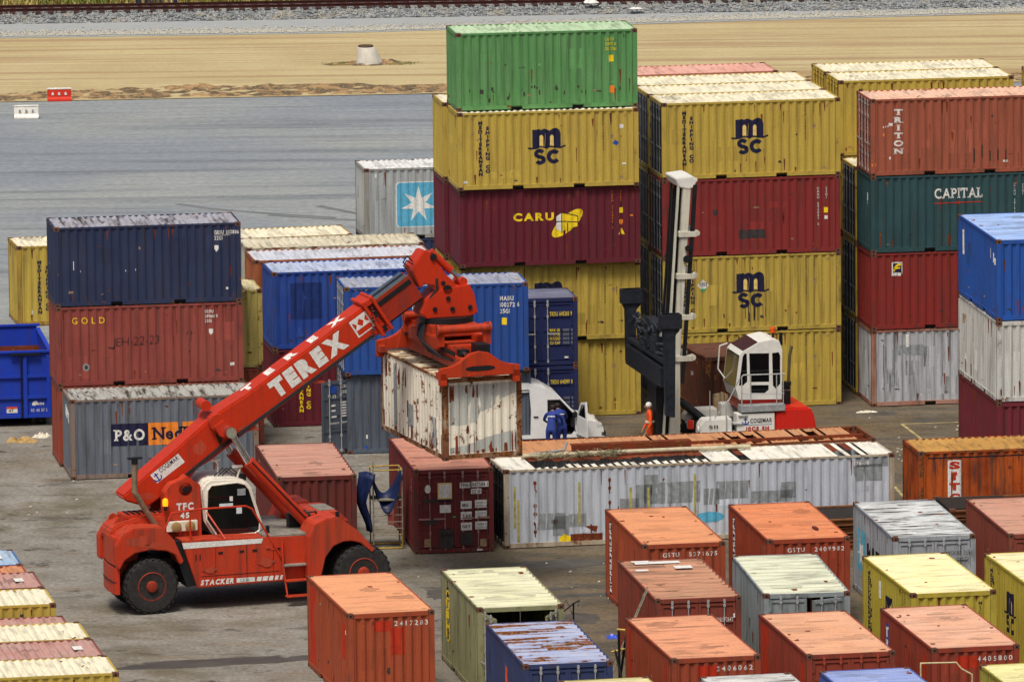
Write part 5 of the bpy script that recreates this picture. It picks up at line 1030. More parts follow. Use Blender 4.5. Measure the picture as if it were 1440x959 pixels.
d.text(P_NAVY, 'COGEMAR', .68, 3.96, .14, 2, width=.68, bold=.01, rot=r2)
def anchor(d, m, u, w, s, rot=0.):
    c_, s_ = math.cos(rot), math.sin(rot); f = lambda a, b_: (u + a * s * c_ - b_ * s * s_, w + a * s * s_ + b_ * s * c_)
    d.ribbon(m, [f(0, -.5), f(0, .45)], .14 * s, 2); d.ribbon(m, [f(-.25, .2), f(.25, .2)], .12 * s, 2); d.ribbon(m, [f(-.45, -.1), f(-.35, -.38), f(0, -.5), f(.35, -.38), f(.45, -.1)], .14 * s, 2)
anchor(d, P_BLUE, .56, 3.86, .28, r2)
d.put(boom, frameM((0, -.451, 0), (1, 0, 0), (0, 0, 1)), step=.003)
d = Dec(); d.text(P_WHITE, 'TEREX', .02, -.22, .50, 2, width=3.75, bold=.07, track=1.05)
d.put(boom, Matrix.Translation((3.35, 0, 6.12)) @ Matrix(((AX.x, 0, NX.x, 0), (0, 1, 0, 0), (AX.z, 0, NX.z, 0), (0, 0, 0, 1))), step=.004)
# rotator and spreader (long way across the truck)
SX = 9.72
rot_ = pz(MB(), [(8.80, 8.16), (8.98, 8.60), (9.30, 8.86), (9.9, 8.92), (10.30, 8.98), (10.44, 8.7), (10.56, 8.12), (10.3, 8.02), (8.95, 8.02)], -.46, .46).build('rotator_head', M_RED2, T, bevel=.03)
b = MB()
for x, z in ((9.2, 8.3), (9.75, 8.28), (10.3, 8.3), (9.62, 8.6)): b.cyl((x, -.5, z), (x, .5, z), .07, 10)
b.build('head_bolt', M_BLACK, rot_); MB().cyl((SX, 0, 7.86), (SX, 0, 8.03), .80, 32).build('slew_ring', M_BLACK, T, smooth=.6)
zt = HU['z'] + HO
b = MB(); b.box(SX - .72, SX + .72, -.85, .85, 7.50, 7.86); b.box(SX - .78, SX - .5, -1.3, 1.3, 7.2, 7.6); b.box(SX + .5, SX + .78, -1.3, 1.3, 7.2, 7.6); b.build('side_shift_frame', M_SPR, T, bevel=.03)
for x in (-.36, .36): MB().box(SX + x - .17, SX + x + .17, -2.95, 2.95, zt + .18, zt + .55).build('spreader_beam', M_SPR, T, bevel=.02)
MB().box(SX - .5, SX + .5, -1.9, 1.9, zt + .56, zt + .80).build('spreader_box', M_SPR, T, bevel=.03)
for s in (-1, 1):
    y0, y1 = sorted((s * 2.86, s * 3.06)); pl = [(-1.24, -.20), (-1.24, .30), (-.86, .36), (-.62, .46), (-.30, .70), (.0, .76), (.30, .70), (.62, .46), (.86, .36), (1.24, .30), (1.24, -.20), (1.02, -.20), (1.02, .03), (-1.02, .03), (-1.02, -.20)]
    eb_ = MB().prism([(SX + x, zt + .03 + z) for x, z in pl], y0, y1).build('end_beam', M_SPR, T, bevel=.02)
    yf = y0 - .004 if s < 0 else y1 + .004
    q = Dec(); q.poly(P_BLACK, [(.3 * math.cos(t) + (.16 if math.cos(t) > 0 else -.16), .30 + .075 * math.sin(t)) for t in (2 * PI * i / 20 for i in range(20))], 1)
    q.put(eb_, frameM((SX, yf, zt), (1, 0, 0) if s < 0 else (-1, 0, 0), (0, 0, 1)), name='slot')
    b = MB()
    for x in (-1.13, 1.13): b.box(SX + x - .1, SX + x + .1, min(y0, s * 2.6), max(y1, s * 2.6), zt + .002, zt + .2)
    b.build('twistlock_box', M_SPR, T, bevel=.01)
    for x in (-.72, .72):
        MB().prism([(SX + x - .12, 7.35), (SX + x + .12, 7.35), (SX + x + .12, 7.9), (SX + x + .05, 8.0), (SX + x - .05, 8.0), (SX + x - .12, 7.9)], s * 1.55 - .04, s * 1.55 + .04).build('tube_bracket', M_SPR, T)
    MB().cyl((SX - .80, s * 1.55, 7.84), (SX + .80, s * 1.55, 7.84), .13, 18).cyl((SX - .84, s * 1.55, 7.84), (SX - .78, s * 1.55, 7.84), .17, 16).cyl((SX + .78, s * 1.55, 7.84), (SX + .84, s * 1.55, 7.84), .17, 16).build('cross_tube', M_SPR, T, smooth=.6)
    MB().prism([(SX - .85, zt + .2), (SX + .85, zt + .2), (SX + .7, zt + .8), (SX + .45, zt + 1.05), (SX - .45, zt + 1.05), (SX - .7, zt + .8)], s * 2.15 - .05, s * 2.15 + .05).build('gusset_plate', M_SPR, T, bevel=.01) if s > 0 else None
b = MB()
for i in range(5): b.tube([(SX - .62 - .03 * i, .6 - .2 * i, 7.9), (SX - .85 - .05 * i, .2 - .25 * i, 7.45), (SX - .70, -.4 - .3 * i, 7.05), (SX - .50, -1.0 - .3 * i, 7.0)], .032, 6)
for i in range(3): b.tube([(SX - .60, -2.5, zt + .62 + .05 * i), (SX - .62, 2.2, zt + .62 + .05 * i)], .025, 6)
b.box(SX + .1, SX + .5, -2.5, -1.95, zt + .56, zt + .9); b.box(SX - .4, SX - .1, -2.4, -2.1, zt + .56, zt + .75); b.build('hydraulic_hose', M_BLACK, T)
MB().cyl((SX - .28, -2.7, zt + .66), (SX - .28, 1.5, zt + .66), .06, 12).build('telescope_rod', M_CHROME, T, smooth=.6)
# seams, bolts, hoses, grease
b = MB()
for x in (1.95, 2.9, 3.72): b.box(x - .006, x + .006, -1.668, -1.66, .76, 1.86)
b.box(1.5, 3.9, -1.668, -1.66, 1.02, 1.032); b.build('panel_seam', M_BLACK, T)
b = MB()
for i in range(7): b.box(-.42 + .16 * i, -.34 + .16 * i, -.70, -.08, 2.826, 2.842)
b.build('hood_louvre', M_BLACK, T); b = MB()
for x in (2.1, 2.75, 3.15, 3.86): b.box(x - .07, x + .07, -1.675, -1.661, 1.66, 1.72)
b.build('panel_latch', M_BLACK, T)
b = MB()
obox(b, Vector((3.35, 0, 5.5)), -.2, 4.4, -.40, -.36, -.47, -.45); b.build('weld_rib', M_RED2, boom)
b = MB()
for k in range(3): b.tube([(1.1, -.47 - .02 * k, 3.55 + .05 * k), (1.9, -.48, 4.12 + .05 * k), (2.5, -.49, 4.55 + .05 * k), (4.0, -.48, 5.50 + .04 * k), (7.3, -.5, 7.62 + .04 * k)], .018, 5)
b.build('boom_hose', M_BLACK, boom)
b = MB(); rr = random.Random(8)
for i in range(12): b.cyl((7.2 + .05 * (i % 3), -.575, 8.55 - .09 * i), (7.2, -.55, 8.55 - .09 * i), .022, 6)
b.build('collar_bolt', M_BLACK, boom)
M_GREASE = plain('grease', '2e1c16', .5, var=.4, scale=12); M_FADE = paint('faded_red', 'b84830', 'a84630', .6, .25, .35, .6)
d = Dec()
for (u, w, a, b_, m) in ((7.0, 7.95, .25, .22, M_GREASE), (2.5, 5.0, .12, .3, M_GREASE), (1.25, 3.3, .2, .14, M_GREASE), (3.4, 5.1, .35, .12, M_FADE), (5.2, 6.35, .5, .08, M_FADE), (.2, 3.3, .3, .12, M_FADE), (1.9, 4.6, .2, .25, M_FADE)):
    n = 14; d.poly(m, [(u + a * math.cos(2 * PI * j / n) * rr.uniform(.5, 1.2), w + b_ * math.sin(2 * PI * j / n) * rr.uniform(.5, 1.2)) for j in range(n)], .5)
d.put(boom, frameM((0, -.4505, 0), (1, 0, 0), (0, 0, 1)), 'grease_marks')
d = Dec()
for (u, w, a, b_, m) in ((-.35, 2.2, .42, .16, M_FADE), (.1, 2.05, .3, .1, M_FADE), (1.8, 1.22, .3, .10, M_FADE), (3.5, 1.3, .26, .16, M_FADE)):
    n = 14; d.poly(m, [(u + a * math.cos(2 * PI * j / n) * rr.uniform(.4, 1.2), w + b_ * math.sin(2 * PI * j / n) * rr.uniform(.4, 1.2)) for j in range(n)], .5)
d.put(T, frameM((0, -1.681, 0), (1, 0, 0), (0, 0, 1)), 'scuffs')
b = MB(); b.tube([(4.95, -.6, 2.2), (5.05, -1.0, 2.5), (5.3, -1.15, 2.2), (5.1, -1.1, 1.9)], .035, 6); b.tube([(4.9, -.3, 2.3), (5.0, -.7, 2.6), (5.25, -.95, 2.35)], .03, 6); b.tube([(1.0, -.5, 3.4), (1.4, -.6, 3.2), (1.7, -.7, 2.6)], .03, 6); b.build('hydraulic_hose', M_BLACK, T)
MB().box(5.5, 6.0, -.5, .5, 2.521, 2.54).build('tread_plate', M_DECK, T)
# ---------------------------------------------------------------- white and red container handler
K = thing('container_handler', 'white and red container handler with a tall white mast and COGEMAR board', 'lift truck', (8.2, 16.0, 0), 12.0)
M_HRED = paint('handler_red', 'd2281e', 'c43026', .4, .06, .15, .4); M_MASTW = paint('mast_white', 'd6d4c4', 'c2beb0', .5, .16, .3, .5); M_CABIN = plain('cab_white', 'e2e2dc', .4, var=.06)
for s in (-1, 1):
    y0, y1 = sorted((s * .50, s * .72))
    MB().prism([(-3.40, .15), (-3.02, .15), (-2.98, 3.3), (-2.58, 8.85), (-2.84, 8.85), (-3.2, 3.0)], y0, y1).build('mast_rail', M_MASTW if s < 0 else M_BLACK, K, bevel=.015)
    b = MB()
    for a in ((0,) if s < 0 else (.06,)): b.prism([(-3.60 + a, .3), (-3.54 + a, .3), (-2.95 + a, 8.9), (-3.01 + a, 8.9)], y0 + .03, y1 - .06)
    b.build('mast_edge_strip', M_MASTW if s < 0 else M_BLACK, K)
    MB().prism([(-2.98, 2.4), (-2.86, 2.4), (-2.38, 8.85), (-2.52, 8.85)], y0 - .03, y0 + .03).build('hose_rail', M_BLACK, K)
    MB().prism([(-3.46, .3), (-3.06, .3), (-2.66, 8.6), (-2.96, 8.6)], s * .36 - .07, s * .36 + .07).build('inner_mast', M_BLACK, K)
    for x, z in ((-2.98, 7.25), (-3.06, 5.88), (-3.12, 4.55), (-3.14, 3.2)):
        b = MB(); b.box(x - .02, x + .56, y0 - .05, y1 + .03, z - .09, z + .09); b.cyl((x + .58, y0 - .02, z + .02), (x + .58, y1, z + .02), .10, 12); b.build('mast_bracket', M_MASTW, K, bevel=.01)
    b = MB(); b.cyl((-2.72, s * .76, 6.8), (-2.72, s * .82, 6.8), .10, 12); b.cyl((-2.76, s * .76, 6.45), (-2.76, s * .82, 6.45), .12, 12); b.build('work_lamp', M_BLACK, K)
MB().prism([(-3.12, 9.08), (-2.55, 9.14), (-2.34, 9.02), (-2.50, 8.76), (-2.66, 8.70), (-2.98, 8.78)], -.74, .74).build('mast_head', M_CABIN, K, bevel=.03)
MB().box(-3.75, -3.5, -.5, .8, .35, 2.4).build('lower_carriage', M_BLACK, K); MB().box(-3.52, -2.9, -.7, .7, .2, .6).build('mast_foot', M_BLACK, K); MB().tube([(-2.95, -.6, 1.8), (-1.7, -.7, .75)], .12, 12).tube([(-2.95, .6, 1.8), (-1.7, .7, .75)], .12, 12).build('mast_tilt_cylinder', M_BLACK, K)
M_CARR = plain('carriage_dark', '272c36', .45, .2, var=.35, scale=5)
b = MB(); b.box(-3.80, -3.45, -.9, .9, 2.3, 4.4); b.box(-4.02, -3.62, -2.35, 2.75, 2.55, 3.20); b.box(-3.95, -3.7, -2.35, 2.75, 3.3, 3.42); b.build('spreader_beam', M_CARR, K, bevel=.02)
for y, zb in ((-2.6, 1.62), (3.0, 2.5)):
    b = MB(); b.prism([(-4.04, 4.98), (-3.44, 4.98), (-3.46, 4.45), (-3.60, 4.3), (-3.64, zb), (-3.94, zb + .06), (-3.96, 4.3), (-4.04, 4.45)], y - .14, y + .14); b.box(-4.1, -3.4, y - .2, y + .2, 4.5, 4.98); b.build('side_lift_arm', M_CARR, K, bevel=.02)
b = MB(); rn = random.Random(4)
for i in range(34):
    y = rn.uniform(-2.1, 2.4); z = rn.uniform(3.45, 4.2); b.tube([(-3.75, y, z), (-3.85, y + rn.uniform(-.5, .5), z + rn.uniform(-.1, .35)), (-3.72, y + rn.uniform(-.7, .7), z + rn.uniform(-.2, .3))], rn.uniform(.03, .06), 6)
for i in range(5): y = rn.uniform(-1.8, 2); b.box(-3.9, -3.7, y, y + .3, 3.45, rn.uniform(3.7, 4.1))
b.build('valve_block', plain('hydraulic_grey', '3a4048', .4, .4, var=.5), K); b = MB().box(-3.72, -3.66, -1.0, -.88, 4.0, 4.12); b.build('sensor_label', P_WHITE, K)
# body
MB().box(-2.3, 1.2, -.95, .95, .45, .98).build('chassis', M_BLACK, K); pz(MB(), [(-.0, .52), (0, 1.40), (.5, 1.54), (1.16, 1.52), (1.30, 1.36), (1.40, .86), (1.34, .55)], -1.30, 1.30).build('counterweight', M_HRED, K, bevel=.06)
b = MB(); b.box(-1.26, -.01, -1.32, -.8, .62, 1.40); b.box(-1.26, -.01, .8, 1.32, .62, 1.40); b.build('side_box', M_CABIN, K, bevel=.01)
b = MB(); pz(b, [(-2.46, .62), (-2.50, 1.05), (-2.34, 1.28), (-1.42, 1.28), (-1.42, .62)], -1.30, -.75); pz(b, [(-2.46, .62), (-2.50, 1.05), (-2.34, 1.28), (-1.42, 1.28), (-1.42, .62)], .75, 1.30); b.build('front_fender', M_CABIN, K, bevel=.03)
b = MB(); b.box(-.98, .2, -.9, .9, 1.42, 1.80); b.build('cab_base', M_HRED, K)
d = Dec(); anchor(d, P_BLUE, -.98, 1.18, .24); d.text(P_NAVY, 'COGEMAR', -.82, 1.10, .14, 2, width=.72, bold=.02); d.text(P_RED, '10CS 5H', -.96, .84, .14, 2, width=.76, bold=.06); d.rect(P_BLUE, -1.08, 1.03, .98, .012, 1); d.text(P_DARK, '511', -2.2, .98, .10, 2, width=.3, bold=.02); d.put(K, frameM((0, -1.324, 0), (1, 0, 0), (0, 0, 1)))
cabk = [(-1.22, 2.20), (-1.08, 3.26), (-.98, 3.38), (-.44, 3.66), (.02, 3.74), (.24, 3.68), (.34, 3.40), (.31, 1.78), (-1.10, 1.82)]
wins = ([(-.76, 3.32), (-.10, 3.30), (-.10, 2.36), (-.74, 2.38)], [(-.74, 2.28), (-.12, 2.26), (-.12, 2.10), (-.28, 1.97), (-.74, 2.0)], [(.00, 3.30), (.22, 3.32), (.27, 3.2), (.27, 2.28), (.12, 2.12), (.02, 2.24)], [(-.98, 3.22), (-.92, 3.32), (-.84, 3.32), (-.83, 2.40), (-.96, 2.28), (-1.11, 2.28)])
for y0, y1 in ((-1.0, -.95), (.70, .75)):
    me = plate(cabk, [list(q) for q in wins], y0, y1); me.materials.append(M_CABIN); link('cab_side', me, K)
    for q in wins: MB().prism(q, y0 + .02, y0 + .03).build('cab_window', M_GLASS, K)
b = MB(); ck = cabk
for i in range(len(ck)):
    (xa, za), (xb, zb) = ck[i], ck[(i + 1) % len(ck)]
    if i == 0: continue
    dx, dz = xb - xa, zb - za; l = math.hypot(dx, dz); nx, nz_ = dz / l * -.03, -dx / l * -.03
    b.add([(xa, y, za) for y in (-.949, .699)] + [(xb, y, zb) for y in (-.949, .699)] + [(xa + (-.5 - xa) * .03, y, za + (2.8 - za) * .03) for y in (-.949, .699)] + [(xb + (-.5 - xb) * .03, y, zb + (2.8 - zb) * .03) for y in (-.949, .699)], [(0, 1, 3, 2), (4, 6, 7, 5)])
b.build('cab_shell', M_CABIN, K); MB().box(-.45, .05, -.3, .25, 1.9, 2.9).box(-.95, -.6, -.3, .25, 1.9, 2.5).build('operator_seat', M_BLACK, K, bevel=.05)
pz(MB(), [(-1.222, 2.24), (-1.092, 3.22), (-1.08, 3.22), (-1.21, 2.24)], -.93, .68).build('windscreen', plain('brown_reflection_screen', '4c463c', .12, spec=.8), K); pz(MB(), [(-.96, 3.40), (-.46, 3.66), (-.46, 3.672), (-.96, 3.412)], -.93, .68).build('roof_window', plain('roof_glass', '332a30', .2, spec=.6), K)  # windscreen: brownish reflection painted into the glass colour
MB().tube([(-1.22, .5, 2.3), (-1.42, .6, 2.6), (-1.36, .6, 3.35), (-1.12, .5, 3.45)], .025, 6).build('wiper_guard', M_CABIN, K)
MB().box(-1.12, .34, -1.36, -.85, 1.46, 1.66).build('platform', plain('galvanised_platform', 'a4a9ac', .5, .3, var=.2), K)
b = MB(); b.tube([(-1.10, -1.34, 1.66), (-1.10, -1.34, 2.62), (-1.04, -1.34, 2.68), (.36, -1.34, 2.66)], .022, 7); b.tube([(-1.10, -1.34, 2.08), (.32, -1.34, 2.02)], .014, 6)
for x in (-.8, .06, .28): b.cyl((x, -1.34, 1.66), (x, -1.34, 2.67), .018, 6)
b.tube([(-1.62, -1.34, .75), (-1.62, -1.34, 1.7), (-1.15, -1.34, 2.6)], .02, 6); b.tube([(-2.2, -1.2, 1.0), (-1.5, -1.34, 1.95)], .018, 6); b.tube([(-2.15, -1.3, 1.25), (-2.15, -1.3, 2.2)], .015, 6); b.build('guard_rail', M_BAR, K)
for i in range(4): MB().box(-1.72 + .17 * i, -1.42 + .17 * i, -1.36, -.9, .55 + .26 * i, .59 + .26 * i).build('step', M_BAR, K)
MB().tube([(.66, -.5, 1.5), (.66, -.5, 2.3), (.70, -.5, 3.1), (.78, -.5, 3.42)], .05, 10).build('exhaust_pipe', plain('exhaust_olive', '6a6448', .5, .4), K); MB().cyl((.58, -.5, 1.52), (.58, -.5, 2.10), .15, 16).cyl((.58, -.5, 2.14), (.58, -.5, 2.26), .17, 16).build('air_intake', M_BLACK, K, smooth=.6); MB().cyl((.58, -.5, 1.98), (.58, -.5, 2.03), .155, 16).build('intake_band', M_CHROME, K)
b = MB(); b.cyl((.20, -.3, 3.7), (.20, -.3, 3.86), .04, 8); b.box(.40, .5, -.4, -.3, 3.45, 3.85); b.build('beacon_stem', M_BLACK, K); MB().lathe([(.085, 3.86), (.085, 4.0), (.06, 4.05)], (.20, -.3, 0), 'Z', 14).build('beacon', plain('orange_beacon', 'd8501c', .3), K)
for s in (-1, 1): wheel(K, -1.95, s * 1.02, .62, .62, .5, 20); wheel(K, .72, s * 1.0, .5, .5, .36, 18)
b = MB().cyl((-2.72, -1.0, .95), (-2.72, -1.0, 1.22), .10, 12); b.build('fire_extinguisher', plain('extinguisher_red', 'c22a18', .35), K); MB().cyl((-2.55, -1.1, .92), (-2.2, -1.1, .90), .13, 14).build('air_tank', M_CABIN, K, smooth=.6)
# ---------------------------------------------------------------- white van with its doors open
V = thing('panel_van', 'white van parked by the yellow stack with side and front doors open', 'van', (1.0, 17.6, 0), 8.0)
M_VAN = plain('van_white', 'e6e8ea', .25, var=.04, spec=.5); M_TRIM = plain('van_trim', '1b1d20', .6); M_SEAT = plain('van_seat', '24262b', .8)
top = [(-3.22, 1.3), (-3.12, 1.95), (-2.9, 2.12), (-.62, 2.14), (-.08, 1.97), (.36, 1.69), (.71, 1.28), (1.05, .95), (1.62, .78), (1.84, .60)]
out_ = [(-3.2, .30)] + top + [(1.88, .30)]
ap1 = [(-1.85, .42), (-.56, .42), (-.53, 1.2), (-.58, 1.84), (-1.85, 1.84)]; ap2 = [(.02, .40), (.02, 1.55), (.40, 1.55), (.86, 1.06), (.90, .52), (.80, .40)]
for nm, y0, y1, hs in (('side_panel', -.90, -.84, [ap1, ap2]), ('side_panel', .84, .90, [])):
    me = plate(out_, hs, y0, y1); me.materials.append(M_VAN); link(nm, me, V)
b = MB(); pts = [(-3.2, .30)] + top
for (x0, z0), (x1, z1) in zip(pts, pts[1:]):
    if (x0, z0) in ((.36, 1.69), (.71, 1.28)): continue
    b.add([(x0, y, z0 + d) for y, d in ((-.87, 0), (-.6, .035), (.6, .035), (.87, 0))] + [(x1, y, z1 + d) for y, d in ((-.87, 0), (-.6, .035), (.6, .035), (.87, 0))], [(0, 1, 5, 4), (1, 2, 6, 5), (2, 3, 7, 6)])
b.add([(1.84, -.87, .60), (1.84, .87, .60), (1.88, .87, .30), (1.88, -.87, .30)], [(0, 1, 2, 3)]); b.build('roof_and_nose', M_VAN, V, smooth=.5)
b = MB(); b.add([(.36, -.83, 1.70), (.36, .83, 1.70), (1.05, .83, .96), (1.05, -.83, .96)], [(0, 1, 2, 3)]); b.build('windscreen', M_GLASS, V)
b = MB(); b.tube([(.30, -.87, 1.74), (.71, -.87, 1.29), (1.06, -.87, .94)], .035, 6); b.build('pillar', M_VAN, V)
MB().box(-3.1, 1.7, -.83, .83, .30, .40).build('floor_pan', M_TRIM, V); b = MB(); b.box(.0, .5, -.75, -.2, .4, .75); b.box(-.12, .08, -.75, -.2, .75, 1.35); b.box(.0, .5, .2, .75, .4, .75); b.box(-.12, .08, .2, .75, .75, 1.35); b.build('seat', M_SEAT, V, bevel=.05)
MB().box(-.50, -.46, -.83, .83, .4, 1.9).build('bulkhead', M_TRIM, V); MB().box(.80, 1.15, -.82, .82, .6, .98).build('dashboard', M_TRIM, V, bevel=.04)
b = MB(); b.lathe([(.16, -.02), (.19, 0), (.16, .02)], (.72, -.42, .98), 'X', 16); b.build('steering_wheel', M_TRIM, V)
b = MB(); b.tube([(-1.2, -.7, .5), (-1.1, -.6, 1.2), (-1.3, -.5, 1.6)], .05, 8); b.tube([(-.9, -.75, .5), (-.85, -.65, 1.2), (-.75, -.7, 1.5)], .05, 8); b.box(-1.1, -.75, -.6, .2, .42, .9); b.build('cargo_rack', M_GREY, V)
for x in (-2.35, 1.25):
    for s in (-1, 1):
        b = MB(); b.lathe([(.2, s * .68), (.30, s * .70), (.32, s * .74), (.32, s * .86), (.29, s * .895), (.19, s * .90), (.05, s * .88)], (x, 0, .32), 'Y', 24); b.build('wheel', M_RUBBER, V, smooth=.6)
D = thing('x', '', ''); del D['label']; del D['category']; D.name = 'door'; D.parent = V; D.location = (1.0, -.90, 0); D.rotation_euler = (0, 0, rad(-76))
dl = [(0, .42), (.05, 1.02), (.42, 1.52), (.80, 1.58), (.90, .95), (.88, .42)]; hl = [(.16, 1.05), (.46, 1.45), (.74, 1.50), (.80, 1.02)]
me = plate([(x, z) for x, z in dl], [hl], -.06, 0); me.materials.append(M_VAN); link('door_panel', me, D)
MB().prism(hl, -.035, -.028).build('door_glass', M_GLASS, D); MB().prism([(.08, .5), (.1, .95), (.8, .95), (.8, .5)], .0, .05).build('door_trim', M_TRIM, D, bevel=.02); MB().box(-.02, .14, -.2, -.06, .98, 1.16).build('mirror', M_TRIM, D, bevel=.03)
b = MB(); b.box(-.60, -.585, -.915, -.90, .45, 1.9); b.box(-1.9, -.6, -.915, -.90, 1.90, 1.925); b.tube([(.02, -.905, .42), (.02, -.905, 1.56), (.41, -.905, 1.56), (.87, -.905, 1.06), (.91, -.905, .5)], .016, 5); b.box(-.45, -.30, -.925, -.90, 1.0, 1.04); b.build('door_seam', M_TRIM, V)
b = MB(); b.box(1.60, 1.80, -.905, -.62, .60, .74); b.box(1.60, 1.80, .62, .905, .60, .74); b.build('headlight', plain('lamp_glass', 'c8ccd0', .1), V, bevel=.02); MB().box(1.75, 1.93, -.9, .9, .30, .48).build('bumper', M_TRIM, V, bevel=.03)
# ---------------------------------------------------------------- people
def person(label, loc, yaw, J, segs, cols, hair=None, cat='person'):
    """one skinned body: J joint -> (x,y,z,r); segs = list of joint chains with a colour key"""
    names = list(J); idx = {n: i for i, n in enumerate(names)}; me = bpy.data.meshes.new('person'); edges = []
    for ch, _ in segs: edges += [(idx[a], idx[b]) for a, b in zip(ch, ch[1:])]
    me.from_pydata([J[n][:3] for n in names], edges, []); ob = bpy.data.objects.new('person', me); COL.objects.link(ob)
    m = ob.modifiers.new('s', 'SKIN'); sk = me.skin_vertices[0].data
    for n, i in idx.items(): sk[i].radius = (J[n][3], J[n][4] if len(J[n]) > 4 else J[n][3])
    sk[idx['hip']].use_root = True; ob.modifiers.new('u', 'SUBSURF').levels = 2; ob.modifiers['u'].render_levels = 2
    bpy.context.view_layer.update(); ev = bpy.data.meshes.new_from_object(ob.evaluated_get(bpy.context.evaluated_depsgraph_get()))
    bpy.data.objects.remove(ob); ev.materials.clear(); keys = list(cols)
    for k in keys: ev.materials.append(cols[k])
    sg = [(Vector(J[a][:3]), Vector(J[b][:3]), keys.index(c), (J[a][3] + J[b][3]) / 2) for ch, c in segs for a, b in zip(ch, ch[1:])]
    for p in ev.polygons:
        best = None
        for a, b, c, r in sg:
            ab = b - a; t = max(0, min(1, (p.center - a).dot(ab) / max(ab.length_squared, 1e-9))); dd = (p.center - a - ab * t).length / r
            if best is None or dd < best[0]: best = (dd, c)
        p.material_index = best[1]; p.use_smooth = True
    o = link('person', ev); o.location = loc; o.rotation_euler = (0, 0, rad(yaw)); tag(o, label, cat, None)
    hd = Vector(J['head'][:3])
    if hair: h = MB(); h.ball((hd.x, hd.y - .025, hd.z + .035), .108, 14, 8); h.build('hair', hair, o, smooth=2.)
    e = MB(); nf = Vector((0, 1, 0))
    for s in (-1, 1): e.ball((hd.x + s * .034, hd.y + .088, hd.z + .012), .011, 8, 5)
    e.build('eyes', P_BLACK, o); b = MB(); b.prism([(hd.x - .012, hd.z - .03), (hd.x + .012, hd.z - .03), (hd.x + .005, hd.z + .02), (hd.x - .005, hd.z + .02)], hd.y + .085, hd.y + .115); b.box(hd.x - .024, hd.x + .024, hd.y + .085, hd.y + .096, hd.z - .058, hd.z - .05)
    for s in (-1, 1): b.ball((hd.x + s * .092, hd.y, hd.z), .022, 6, 4)
    b.build('face_features', cols['skin'], o); return o
SKIN = plain('skin', 'b98568', .5); COVER = plain('navy_coverall', '243a86', .8, var=.2, scale=10); BOOT = plain('work_boot', '241f1c', .7); HAIR = plain('dark_hair', '1c1512', .7); HIVIS = plain('orange_hivis', 'e8531c', .7, var=.15); TROU = plain('dark_trousers', '22262e', .8)
def fig(bend, hands, twist=0., spread=.12):
    """joints for a standing figure facing +Y, trunk bent forward by `bend` degrees, hands = two targets"""
    c, s = math.cos(rad(bend)), math.sin(rad(bend)); up = lambda h, x=0., f=0.: (x, s * h + f * c - .08 * s, .93 + c * h - f * s)
    J = {'hip': (0, -.08 * s, .93, .135, .105), 'waist': up(.16) + (.135, .10), 'chest': up(.36) + (.165, .12), 'collar': up(.50) + (.085, .075), 'neck': up(.57) + (.055, .055), 'head': up(.68, 0, .03) + (.088, .098), 'crown': up(.78, 0, .02) + (.066, .074)}
    segs = [(('hip', 'waist', 'chest', 'collar'), 'cloth'), (('collar', 'neck', 'head', 'crown'), 'skin')]
    for n, sg in (('l', -1), ('r', 1)):
        J['thigh' + n] = (sg * .095, -.07 * s, .86, .10, .10); J['knee' + n] = (sg * spread, .03, .48, .065, .068); J['ankle' + n] = (sg * spread, -.02, .10, .042, .045); J['toe' + n] = (sg * (spread + .02), .14, .04, .040, .034)
        segs += [(('hip', 'thigh' + n, 'knee' + n, 'ankle' + n), 'trousers'), (('ankle' + n, 'toe' + n), 'boot')]
        sh = Vector(up(.46, sg * .195)); hd = Vector(hands[0 if sg < 0 else 1]); mid = (sh + hd) / 2 + Vector((sg * .07, -.07, -.05)); d = (hd - mid).normalized(); side = Vector((sg, 0, 0)).cross(d).normalized(); wd = d.cross(side).normalized()
        J['sh' + n] = tuple(sh) + (.066, .066); J['el' + n] = tuple(mid) + (.048, .048); J['wr' + n] = tuple(hd) + (.032, .032); J['palm' + n] = tuple(hd + d * .06) + (.038, .024)
        segs += [(('collar', 'sh' + n, 'el' + n, 'wr' + n), 'cloth'), (('wr' + n, 'palm' + n), 'skin')]
        for q in range(4):
            o = hd + d * .10 + wd * (.027 - .018 * q); L = (.062, .072, .066, .05)[q]; J['fa%d%s' % (q, n)] = tuple(o) + (.0095, .0095); J['fb%d%s' % (q, n)] = tuple(o + d * L * .6 + side * -.012) + (.009, .009); J['fc%d%s' % (q, n)] = tuple(o + d * L * .9 + side * -.035) + (.008, .008); segs.append((('palm' + n, 'fa%d%s' % (q, n), 'fb%d%s' % (q, n), 'fc%d%s' % (q, n)), 'skin'))
        o = hd + d * .04 + wd * .036; J['ta' + n] = tuple(o) + (.011, .011); J['tb' + n] = tuple(o + d * .035 + wd * .02) + (.0095, .0095); segs.append((('palm' + n, 'ta' + n, 'tb' + n), 'skin'))
    return J, segs
J, sg = fig(30, ((-.26, .52, 1.02), (.24, .55, 1.08))); o = person('worker in navy overalls with white print on the back, left of the two', (1.24, 15.1, 0), -12, J, sg, {'cloth': COVER, 'trousers': COVER, 'skin': SKIN, 'boot': BOOT}, HAIR)
d = Dec(); d.text(P_WHITE, 'COGEMAR', 0, 0, .045, 1, width=.26, bold=.03, center=True); d.put(o, Matrix.Translation((0, .00, 1.27)) @ frameM((0, 0, 0), (1, 0, 0), (0, .58, 1)))
J, sg = fig(34, ((-.2, .56, 1.0), (.26, .5, .98))); o = person('worker in navy overalls leaning into the van cab, right of the two', (1.58, 15.55, 0), 22, J, sg, {'cloth': COVER, 'trousers': COVER, 'skin': SKIN, 'boot': BOOT}, HAIR)
